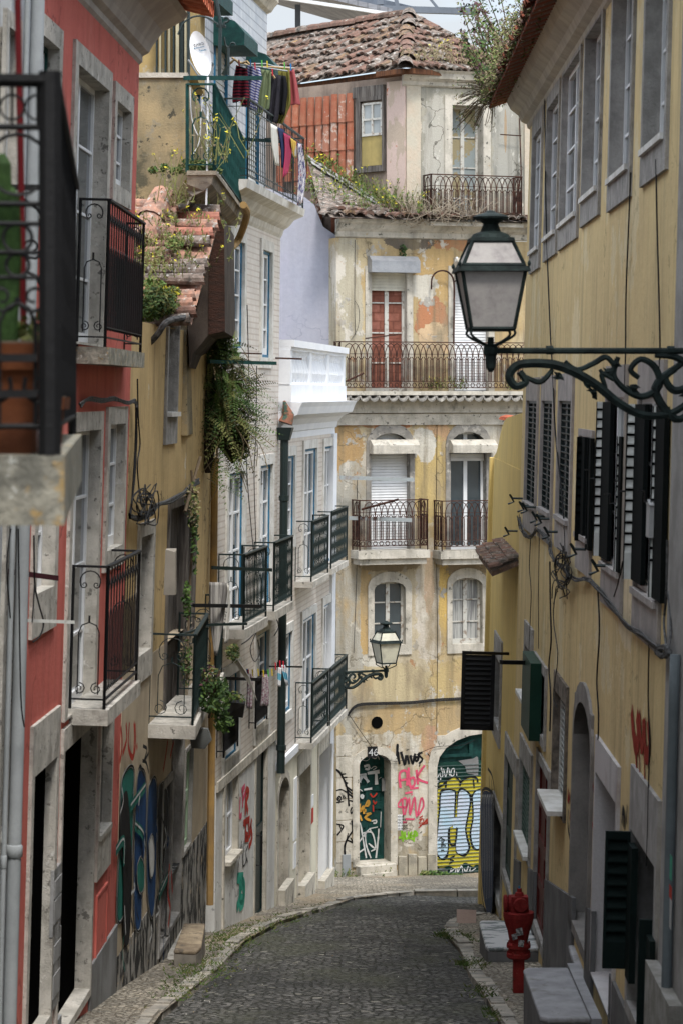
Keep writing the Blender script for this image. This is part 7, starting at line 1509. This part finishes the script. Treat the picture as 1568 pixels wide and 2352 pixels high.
mb = MB(); mb.tube([at(*cdd(*p), 33.5) for p in ((750, 380), (748, 610))], .025, 6); mb.tube(catmull([at(*cdd(*p), 33.5) for p in ((720, 300), (735, 370), (760, 385), (775, 355), (800, 350), (808, 370))], 4), .014, 5); mb.tube([at(*cdd(*p), 33.5) for p in ((750, 545), (715, 610))], .03, 5); free(mb, 'hook_pole', IRONG, 'shorter iron hook post left of the striped sweater', 'iron pole')
# plank, flower box, plate below balcony
mb = MB(); q = [at(*cb(*p), d) for p, d in (((1068, 1370), 35.2), ((1100, 1345), 35.2), ((1215, 1520), 35.8), ((1285, 1740), 36.2), ((1200, 1570), 35.8))]; mb.hexa(q, [p+Vector((0, .05, 0)) for p in q]); free(mb, 'plank', M('pale_plank', (.48, .46, .42), .8), 'pale curved plank leaning out above the dark flower box', 'plank')
rt = root('flower_box', W0, 'dark plastic flower box fixed to the tiled house', 'flower box', 0.0); mb = MB(); a = at(517, 1612, 35.4); b = at(564, 1612, 36.0); mb.hexa([(a.x+.03, a.y, a.z-.2), (b.x-.03, b.y-.2, b.z-.2), (b.x-.03, b.y+.1, b.z-.2), (a.x+.03, a.y+.25, a.z-.2)], [(a.x, a.y-.03, a.z), (b.x, b.y-.25, b.z), (b.x, b.y+.12, b.z), (a.x, a.y+.28, a.z)])
mb.build('box', IRON, rt); mb = MB(); leaves(mb, ((a.x+b.x)/2, a.y+.1, a.z+.06), (.16, .15, .08), 70, .03, (0, 2)); mb.build('foliage', LEAF, rt); centre(rt)
mb = MB(); q = [at(x, y, 30.6) for x, y in ((437, 1694), (440, 1719), (470, 1721), (486, 1701), (478, 1676), (450, 1672))]; mb.hexa(q, [p+Vector((0, .12, 0)) for p in q]); free(mb, 'metal_plate', M('dull_zinc', (.13, .135, .13), .6), 'grey six-sided metal box under the plant-covered balcony', 'metal box')
# ================================================================== plants
def frond(mb, p, dr, L, droop, wd=.05, ms=(0, 1, 2)):
    p = Vector(p); dr = Vector(dr).normalized(); n = 16; pts = [p+dr*L*t/n+Vector((0, 0, -droop*L*(t/n)**2)) for t in range(n+1)]; mb.m = random.choice(ms)
    S = dr.cross(Vector((0, 0, 1))); S = S.normalized() if S.length > .05 else Vector((1, 0, 0)); S = (S+Vector((random.uniform(-.5, .5), 0, random.uniform(-.8, .8)))).normalized()
    for i in range(1, n):
        w_ = wd*sin(pi*min(1, .12+i/n*.92)); t = (pts[i+1]-pts[i]).normalized()
        for sg in (-1, 1): a = pts[i]; b = a+S*sg*w_+t*w_*.35; mb.add([a, a+t*L/n*.5+S*sg*w_*.3, b, a-t*.002+S*sg*w_*.4], [(0, 1, 2, 3)])
rt = root('hanging_fern', W0, 'large shaggy fern clump hanging from the wall beside the tiled house', 'fern', 0.0); mb = MB(); cF = at(515, 925, 33.6)
rd = random.Random(3)
for _ in range(600):
    a = rd.uniform(-pi, pi); up = rd.uniform(-.5, 1.0); o = Vector((rd.gauss(0, .13), rd.gauss(0, .15), rd.gauss(-.02, .34))); dx = abs(rd.gauss(.55, .4)) if rd.random() < .72 else -abs(rd.gauss(.2, .2))
    frond(mb, cF+o, (dx, rd.gauss(-.2, .4), up), rd.uniform(.3, .72), rd.uniform(.15, .9), rd.uniform(.035, .06), (0, 2, 2, 0, 1))
for _ in range(70): frond(mb, cF+Vector((rd.gauss(-.1, .1), rd.gauss(0, .1), rd.gauss(.5, .18))), (rd.gauss(.3, .5), rd.gauss(0, .3), rd.uniform(.1, 1)), rd.uniform(.2, .5), .5, .03, (0, 2))
leaves(mb, cF+Vector((-.05, 0, .68)), (.27, .25, .26), 1000, .032, (0, 1, 0)); leaves(mb, cF+Vector((-.1, .05, -.1)), (.22, .2, .5), 1000, .04, (1, 1, 0)); leaves(mb, at(557, 1035, 33.8), (.10, .1, .14), 200, .03, (0, 2))
mb.build('foliage', LEAF, rt); mb = MB()
for _ in range(60):
    p = cF+Vector((rd.gauss(-.05, .12), rd.gauss(-.1, .1), rd.gauss(.1, .45))); q = p+Vector((rd.gauss(.1, .2), rd.gauss(0, .1), -rd.uniform(.3, .8))); mb.tube(catmull([p, (p+q)/2+Vector((rd.gauss(0, .08), 0, .05)), q], 4), .006, 3, False)
mb.build('dry_stem', LEAF[3], rt); mb = MB(); c_ = at(535, 1015, 33.7); mb.lathe(tuple(c_), [(.02, -.28), (.1, -.18), (.2, -.05), (.24, .1), (.15, .22)], 9); c_ = at(478, 980, 33.6); mb.lathe(tuple(c_), [(.04, -.6), (.1, -.3), (.12, .1), (.1, .6), (.05, .9)], 8); mb.build('root_ball', M('root_mass', (.04, .03, .022), .95, bump=1, bscale=15), rt); centre(rt)
plant(None, [(at(443, 1160, 31.0), (.10, .2, .3), 220, .03, (1, 2, 3)), (at(448, 1240, 31.0), (.04, .2, .45), 130, .03, (1, 1, 0)), (at(430, 1380, 30.8), (.06, .15, .25), 160, .03, (1, 0)), (at(428, 1520, 30.4), (.08, .12, .3), 160, .03, (1, 0, 3))], 'ivy', 'dusty ivy climbing the ochre wall above the plant-covered balcony', 'ivy', stems=[([at(440, 1080, 31.2), at(446, 1200, 31.1), at(436, 1350, 31), at(430, 1560, 30.4)], .015), ([at(460, 1050, 31.6), at(440, 1120, 31.1), at(425, 1175, 30.6)], .02)])
plant(None, [(at(495, 1600, 29.9), (.19, .3, .25), 620, .035, (0, 1, 1)), (at(515, 1660, 29.9), (.12, .2, .12), 200, .035, (0, 1)), (at(535, 1500, 31.5), (.09, .1, .12), 220, .025, (2, 1)), (at(480, 1560, 29.9), (.12, .2, .2), 200, .03, (2, 5, 1))], 'shrub', 'leafy shrub spilling over the far end of the lower ochre balcony', 'shrub', stems=[([at(480, 1650, 29.9), at(492, 1600, 29.9), at(505, 1540, 29.9)], .015)])
weeds('roof_weeds', 'weeds and yellow flowers growing all over the small tiled roof', [(at(x, y, d), .22) for x, y, d in ((345, 520, 30.1), (365, 560, 29.7), (350, 590, 29.5), (390, 520, 30.1), (375, 620, 29.2), (420, 560, 29.7), (440, 520, 30.1), (350, 640, 29.1), (430, 470, 30.4), (400, 600, 29.4), (330, 610, 29.3))], 26, .022, 'weeds', ms=(0, 2, 2, 3), fl=.14, hgt=.16)
plant(None, [(at(358, 695, 28.3), (.26, .3, .17), 1300, .030, (0, 1, 2)), (at(340, 715, 28.2), (.16, .2, .12), 500, .03, (0, 1)), (at(395, 672, 28.4), (.12, .2, .08), 220, .028, (0, 2, 4)), (at(400, 560, 29.5), (.12, .2, .1), 240, .025, (0, 2)), (at(350, 655, 28.7), (.16, .2, .1), 240, .03, (0, 2))], 'roof_shrub', 'dense green shrub at the gutter of the small tiled roof', 'shrub', stems=[([at(345, 735, 28.3), at(355, 700, 28.3), at(370, 670, 28.3)], .012)])
plant(None, [(at(x, y, 30.6), (r, .1, r*.7), n_, .026, (0, 1, 2)) for x, y, r, n_ in ((352, 390, .06, 80), (378, 384, .07, 90), (402, 392, .08, 90), (430, 384, .13, 220), (448, 376, .12, 200), (475, 384, .13, 220), (493, 392, .10, 120))], 'ledge_weeds', 'green weeds along the ledge under the mossy wall and balcony', 'weeds', stems=[([at(345, 395, 30.7), at(420, 392, 30.6), at(495, 398, 30.3)], .008)])
weeds('balcony_weeds', 'thin weeds with yellow flowers in front of the green balcony', [(at(488, 372, 29.8), .1), (at(500, 360, 30.5), .15), (at(400, 470, 30.2), .1)], 14, .022, 'weeds', ms=(2, 3), fl=.6, hgt=.6)
# weeds on the derelict roof
zr = lambda x, y: at(x, y, 51.4+(500-y)/160*2.2)
weeds('roof_weeds', 'green weeds growing on the lower roof of the derelict house', [(zr(x, y), .22) for x, y in ((735, 380), (760, 400), (790, 430), (820, 440), (850, 450), (880, 455), (905, 465), (930, 475), (760, 470), (800, 480), (840, 488), (730, 440), (900, 490), (960, 490))], 24, .035, 'weeds', ms=(0, 2, 0), fl=.25, hgt=.38)
plant(None, [(zr(745, 368), (.25, .3, .16), 320, .04, (0, 0, 1, 4)), (zr(775, 378), (.2, .3, .12), 160, .04, (0, 2)), (zr(905, 462), (.3, .3, .14), 240, .04, (0, 2, 4)), (zr(955, 472), (.3, .3, .1), 200, .04, (2, 3, 0)), (zr(850, 492), (.5, .2, .06), 240, .03, (2, 0, 3)), (FF.M @ FF.P(925, 600-25, .05), (.09, .1, .14), 120, .03, (1,)), (FF.M @ FF.P(785, 880, .3), (.08, .1, .22), 120, .03, (0, 1))], 'roof_shrub', 'green shrubs rooted along the derelict lower roof', 'shrub', stems=[([zr(740, 390), zr(745, 360)], .012)])
rt = root('dry_brush', W0, 'tangled dry brown twigs on the derelict roof edge beside the rusty balcony', 'dry brush', 0.0); mb = MB(); rd = random.Random(8)
for _ in range(260):
    p = FF.M @ FF.P(rd.uniform(930, 1100), rd.uniform(488, 520), rd.uniform(.1, .5)); q = p+Vector((rd.gauss(0, .28), rd.gauss(0, .2), rd.uniform(-.05, .5))); mb.tube([p, (p+q)/2+Vector((rd.gauss(0, .08), 0, rd.gauss(.05, .08))), q], .006, 3, False)
mb.build('twigs', M('dry_twig', (.30, .25, .19), .9, bump=0), rt); centre(rt)
weeds('roof_weeds', 'dry yellowish grass on the right slope of the upper derelict roof', [(at(x, y, d), .18) for x, y, d in ((960, 140, 51.6), (1000, 138, 52), (1040, 145, 52.3), (1080, 150, 52.6), (1020, 120, 53), (1120, 160, 52.9))], 22, .03, 'weeds', ms=(2, 3, 3), dry=.6, fl=.15, hgt=.3)
weeds('terrace_weeds', 'small green weeds on the long rusty balcony of the derelict house', [(FF.M @ FF.P(x, 893, w_), .08) for x, w_ in ((985, .2), (1000, .2), (1015, .25), (1050, .2), (1060, .2), (1165, .3))], 10, .022, 'weeds', fl=.2, hgt=.22)
# base weeds
def base_pt(x, y): 
    p = FF.M @ FF.P(x, y, .16); p.z = gzz(52)+.10; return p
weeds('pavement_weeds', 'small weeds at the foot of the green arched door', [(base_pt(x, y), .07) for x, y in ((770, 2022), (800, 2030), (860, 2028), (868, 2024), (890, 2032))], 18, .03, 'weeds', hgt=.24)
plant(None, [(base_pt(1000, 2020), (.36, .14, .13), 700, .045, (0, 0, 1)), (base_pt(975, 2022), (.16, .1, .16), 240, .04, (0, 2)), (base_pt(1035, 2030), (.3, .14, .05), 260, .04, (0, 0)), (base_pt(862, 2018), (.12, .08, .16), 200, .035, (0, 0)), (base_pt(930, 2026), (.06, .05, .08), 70, .03, (0, 1))], 'pavement_shrub', 'bright green weed clump at the foot of the garage door', 'weeds', stems=[([base_pt(1000, 2034), base_pt(1002, 2000)], .01)])
# right roof vegetation
rt = root('roof_bush', W0, 'large wild bush and grass overhanging the eave of the beige house', 'bush', 0.0); mb = MB(); sb = MB(); rd = random.Random(12)
E = lambda t: FRt.M @ Vector((uS-.3+t, -.5, 4.12))
for _ in range(120):
    t = rd.uniform(0, 1)**1.3*9; p = E(t)+Vector((rd.gauss(0, .06), 0, rd.uniform(-.05, .05))); h_ = rd.uniform(.15, .5)
    for k_ in range(7):
        q = p+Vector((rd.gauss(-.04, .09), rd.gauss(0, .12), rd.uniform(-.12, h_*.8))); leaves(mb, q, (.06, .1, .06), 6, .022, (0, 2, 2, 3, 2, 3)); sb.tube([p, (p+q)/2+Vector((0, 0, .04)), q], .004, 3, False)
for t, ln in ((.2, 1.0), (.5, 1.2), (.8, 1.2), (1.4, 1.3), (2.0, 1.0), (2.6, .9), (.1, .7), (1.1, 1.1), (.6, 1.0), (1.8, 1.2)):
    for r_ in range(3):
        p = E(t)+Vector((rd.gauss(0, .1), rd.gauss(0, .2), 0)); q = p+Vector((-ln*rd.uniform(.05, .5), rd.gauss(0, .2), ln*rd.uniform(.6, 1.1))); pts = catmull([p, (p+q)/2+Vector((rd.gauss(.04, .05), 0, 0)), q], 5); sb.tube(pts, .008, 3, False)
        for k_ in range(2, len(pts)):
            leaves(mb, pts[k_], (.09, .12, .07), 6, .038, (0, 0, 2, 5, 1)); 
            if k_ > 6: leaves(mb, pts[k_], (.12, .1, .12), 5, .018, (5, 3, 5))
for _ in range(90):
    p = E(rd.uniform(-.1, .5))+Vector((0, 0, rd.uniform(-.1, .1))); q = p+Vector((-rd.uniform(.0, .55), rd.gauss(0, .1), rd.uniform(-.5, .25))); pts = [p, (p+q)/2+Vector((0, 0, .08)), q]; sb.tube(pts, .005, 3, False); leaves(mb, q, (.06, .06, .05), 3, .022, (2, 3, 0))
mb.build('foliage', LEAF, rt); sb.build('stem', BARK, rt); centre(rt)
# grass and moss on the pavements, one mass nobody could count
mb = MB(); rd = random.Random(21)
for (px, py, n_, r1) in ((600, 2128, 90, .5), (540, 2150, 150, .6), (520, 2165, 160, .6), (660, 2108, 60, .5), (470, 2200, 120, .6), (445, 2235, 120, .5), (420, 2275, 80, .4), (500, 2225, 60, .4), (1012, 2150, 60, .15), (1060, 2215, 60, .12), (1048, 2150, 120, .35), (1090, 2215, 80, .3), (1110, 2280, 50, .3), (720, 2090, 40, .5), (1130, 2330, 30, .2)):
    dd = 2.5/((py-905)/5950-.137); x0 = (px-784)/5950*dd
    for _ in range(n_):
        x = x0+rd.gauss(0, r1*.3); y = dd+rd.gauss(0, r1*1.6); zz = gzz(y)+.10; 
        for k_ in range(3):
            hh = rd.uniform(.015, .05); a = rd.uniform(0, 6.28); mb.m = rd.choice([0, 2, 0]); mb.add([(x, y, zz), (x+.02*cos(a), y+.02*sin(a), zz), (x+.05*cos(a)+.01, y+.03*sin(a), zz+hh)], [(0, 1, 2)])
o = mb.build('grass', LEAF); tag(o, 'short grass and moss growing between the pavement setts', 'grass', kind='stuff')
# ================================================================== cables
def cable(lab, groups, mat=CABLE, name='cable'):
    mb = MB()
    for pts, r in groups: mb.tube(catmull(pts, 4), r, 5, False)
    free(mb, name, mat, lab, 'cable')
rd = random.Random(31); R1p = lambda x, y, w_=.04: FRt.M @ FRt.P(x, y, w_)
bun = [(1190, 1187), (1195, 1208), (1206, 1228), (1218, 1232), (1232, 1217), (1248, 1228), (1261, 1242), (1264, 1270), (1280, 1296), (1298, 1310), (1320, 1332), (1345, 1330), (1370, 1348), (1400, 1390), (1440, 1436), (1470, 1455), (1500, 1482), (1522, 1496)]
cable('twisted grey cable bundle sagging along the beige house', [([R1p(x+3.2*sin(i*2.1+j*1.25)+rd.uniform(-2, 2), y+4.5*cos(i*2.1+j*1.25)+rd.uniform(-2, 2), .05+.02*sin(i*1.7+j)) for i, (x, y) in enumerate(bun)], rd.uniform(.005, .009)) for j in range(6)], name='cable_bundle')
cable('tangled coil of black cable hanging from the grey bundle', [([R1p(1288+rd.uniform(-24, 24), 1262+k_*22+rd.uniform(-20, 20), rd.uniform(.05, .12)) for k_ in range(6)], .006) for j in range(6)]+[([R1p(1288+18*cos(a)*rd.uniform(.5, 1.1), 1310+42*sin(a)*rd.uniform(.6, 1.1), .07+.03*sin(a*2)) for a in [k_*.9+j for k_ in range(8)]], .005) for j in range(5)], CABLEB, 'cable_coil')
cable('lumpy grey cable knot at the right edge of the beige house', [([R1p(1522+15*cos(a)*rd.uniform(.4, 1.1), 1496+14*sin(a)*rd.uniform(.4, 1.1), .10) for a in [k_*.9+j for k_ in range(8)]], .018) for j in range(5)]+[([R1p(1530, 1490, .1), R1p(1524, 1430, .06), R1p(1530, 1360, .05), R1p(1532, 1240, .05)], .010), ([R1p(1536, 1490, .1), R1p(1540, 1440, .06), R1p(1534, 1360, .05)], .010)], name='cable_knot')
for lab, pts, r in (('long black cable running down the beige house from the eave', [(1247, -20), (1250, 200), (1253, 480), (1262, 740), (1268, 850), (1275, 1000), (1288, 1120), (1297, 1240), (1296, 1300)], .009),
               ('cable dropping from the fifth upper window sill', [(1448, 395), (1443, 520), (1437, 680), (1436, 800), (1434, 900)], .007), ('cable dropping from the sixth upper window sill', [(1506, 365), (1508, 500), (1512, 650), (1515, 800), (1512, 900)], .007),
               ('wavy thin cable below the bundle, farthest along the beige house', [(1218, 1235), (1215, 1300), (1219, 1360), (1217, 1420), (1214, 1500)], .006), ('thin straight cable between the bundle and the small lower window', [(1238, 1225), (1236, 1350), (1236, 1490)], .005),
               ('pair of cables falling past the green shutter', [(1262, 1290), (1263, 1380), (1265, 1470), (1260, 1530), (1264, 1600), (1262, 1680)], .010), ('cable curling below the cable coil', [(1276, 1350), (1270, 1420), (1280, 1500), (1275, 1560), (1270, 1600), (1278, 1625)], .006),
               ('wavy cable running down to the white doorway', [(1372, 1350), (1376, 1450), (1370, 1560), (1374, 1640), (1373, 1700)], .008), ('green cable running down beside the red spray marks', [(1490, 1480), (1488, 1600), (1491, 1700), (1489, 1800), (1487, 1900), (1484, 1990)], .006),
               ('short cable hanging from the shutters', [(1430, 1290), (1424, 1320), (1418, 1345), (1410, 1370)], .008)): cable(lab, [([R1p(x, y, .03) for x, y in pts], r)], CABLEB)
mb = MB(); a = FRt.P(1490, 1232, .06); b = FRt.P(1518, 1168, .06); mb.box(a.x, a.x+.2, a.z, b.z, .02, .085); mb.prism([(a.x-.01, b.z+.0005), (a.x+.21, b.z+.0005), (a.x+.1, b.z+.04)], .01, .09)
o = free(mb, 'junction_box', M('pale_box', (.42, .42, .42), .6, streak=.2), 'pale grey electrical box beside the rightmost open shutters', 'electrical box', fr=FRt)
c1p = lambda x, y, w_=.05: F1.M @ F1.P(x, y, w_)
cable('grey cable bundle under the upper balcony of the red house', [([c1p(x+rd.uniform(-3, 3), y+rd.uniform(-5, 5), .06) for x, y in ((185, 930), (205, 915), (235, 920), (260, 915), (290, 924), (310, 922), (315, 935))], .008) for _ in range(9)], name='cable_bundle')
cable('dark cables running down the far edge of the red house', [([c1p(x+rd.uniform(-2, 2), y, .05) for x, y in ((314, 925), (313, 1000), (310, 1080), (303, 1150), (298, 1185))], .011) for _ in range(4)]+[([c1p(x, y, .06) for x, y in ((316, 870), (318, 960), (322, 1020), (316, 1060), (318, 1110), (325, 1160))], .008)], CABLEB)
ccp = lambda x, y, w_=.06: FC.M @ FC.P(x, y, w_)
cable('thick grey cable bundle crossing the ochre wall', [([ccp(x+rd.uniform(-3, 3), y+rd.uniform(-5, 5), .08) for x, y in ((300, 1185), (320, 1190), (345, 1180), (365, 1160), (390, 1150), (415, 1138), (432, 1125), (455, 1105))], .016) for _ in range(6)], name='cable_bundle')
cable('messy black cable loops at the near edge of the ochre wall', [([ccp(330+22*cos(a)*rd.uniform(.5, 1.3), 1155+32*sin(a)*rd.uniform(.6, 1.1), .1) for a in [k_*.9+j for k_ in range(9)]], .007) for j in range(3)]+[([ccp(322+rd.uniform(-12, 40), 1130+rd.uniform(-20, 75), .08+rd.uniform(0, .06)) for k_ in range(5)], .007) for j in range(7)], CABLEB, 'cable_coil')
mb = MB(); a = at(376, 1262, 28.4); mb.hexa([(a.x, a.y, a.z-.5), (a.x+.13, a.y, a.z-.5), (a.x+.13, a.y+.2, a.z-.5), (a.x, a.y+.2, a.z-.5)], [(a.x+.02, a.y, a.z+.0), (a.x+.13, a.y, a.z-.03), (a.x+.13, a.y+.2, a.z), (a.x+.02, a.y+.2, a.z)]); free(mb, 'meter_box', M('old_meter_box', (.3, .27, .23), .8, streak=.3), 'narrow grey meter box on the ochre wall beside the tall wooden shutters', 'electrical box')
fp = lambda x, y, w_=.04: FF.M @ FF.P(x, y, w_)
cable('black cables running across the yellow facade above the street door', [([fp(x, y+dy, .05) for x, y in ((798, 1640), (820, 1618), (870, 1614), (940, 1612), (1000, 1606), (1080, 1602))], .011) for dy in (0, 2.5, 5)], CABLEB)
cable('thin wire sagging from the corner to the garage arch', [([fp(x, y, .06) for x, y in ((800, 1640), (820, 1670), (845, 1705), (862, 1728), (890, 1746), (920, 1748), (960, 1732), (1000, 1716), (1060, 1712), (1090, 1700))], .006)], CABLEB)
cable('thin vertical wire down the middle of the yellow facade', [([fp(x, y, .02) for x, y in ((1003, 960), (1001, 1250), (1004, 1450), (1002, 1680))], .005)], CABLEB)
cable('thin wire down the left side of the yellow facade', [([fp(x, y, .02) for x, y in ((815, 550), (814, 700), (816, 770))], .005), ([fp(x, y, .02) for x, y in ((814, 690), (824, 710), (822, 750), (806, 780))], .004), ([fp(x, y, .02) for x, y in ((820, 1100), (819, 1300), (812, 1500))], .005)], CABLEB)
fa = lambda x, y, w_=.04: FA.M @ FA.P(x, y, w_)
cable('black cables hanging on the tiled house beside the ferns', [([fa(x, y) for x, y in ((568, 700), (572, 900), (566, 1050), (580, 1240), (590, 1330))], .007), ([fa(x, y) for x, y in ((590, 840), (588, 1000), (584, 1100), (590, 1300))], .007)], CABLEB)
cable('loop of black cable below the far iron balcony of the tiled house', [([fa(x, y, .08) for x, y in ((555, 1480), (570, 1470), (590, 1450), (612, 1430), (632, 1420), (640, 1440), (630, 1460))], .009), ([fa(x, y, .08) for x, y in ((590, 1450), (575, 1490), (585, 1520), (597, 1500), (592, 1470))], .007)], CABLEB)
fw1 = lambda x, y, w_=.16: F1.M @ F1.P(x, y, w_)
cable('black cables hanging down the narrow white house', [([fw1(x, y) for x, y in ((42, 1215), (44, 1350), (48, 1600), (56, 1670))], .006), ([fw1(x, y) for x, y in ((78, 1230), (80, 1340), (90, 1390), (100, 1430), (92, 1460), (76, 1475))], .007), ([fw1(x, y) for x, y in ((80, 1340), (74, 1430))], .006), ([fw1(x, y) for x, y in ((25, 1215), (16, 1300), (24, 1420))], .006)], CABLEB)
mb = MB(); rd = random.Random(77)
for _ in range(70):
    y = rd.uniform(24, 46); x = rd.uniform(interp(KL, y)+.05, 1.35) if rd.random() < .6 else interp(KL, y)+rd.uniform(.02, .3); z = gzz(y)+.004+.05*(1-min(1, abs(x-.1)/2.2)**2)+hump(x, y)+.006; s_ = rd.uniform(.008, .02); a = rd.uniform(0, 3); mb.m = rd.choice([0, 1, 1, 2])
    mb.add([(x-s_*cos(a), y-s_*sin(a), z), (x+s_*.4*sin(a), y-s_*.4*cos(a), z+.008), (x+s_*cos(a), y+s_*sin(a), z+.004), (x-s_*.4*sin(a), y+s_*.4*cos(a), z+.01)], [(0, 1, 2, 3)])
tag(mb.build('litter', [M('paper_scrap', (.6, .58, .52), .8), LEAF[3], M('dead_leaf', (.2, .14, .07), .8)]), 'tiny dead leaves and paper scraps scattered over the cobbles', 'litter', kind='stuff')
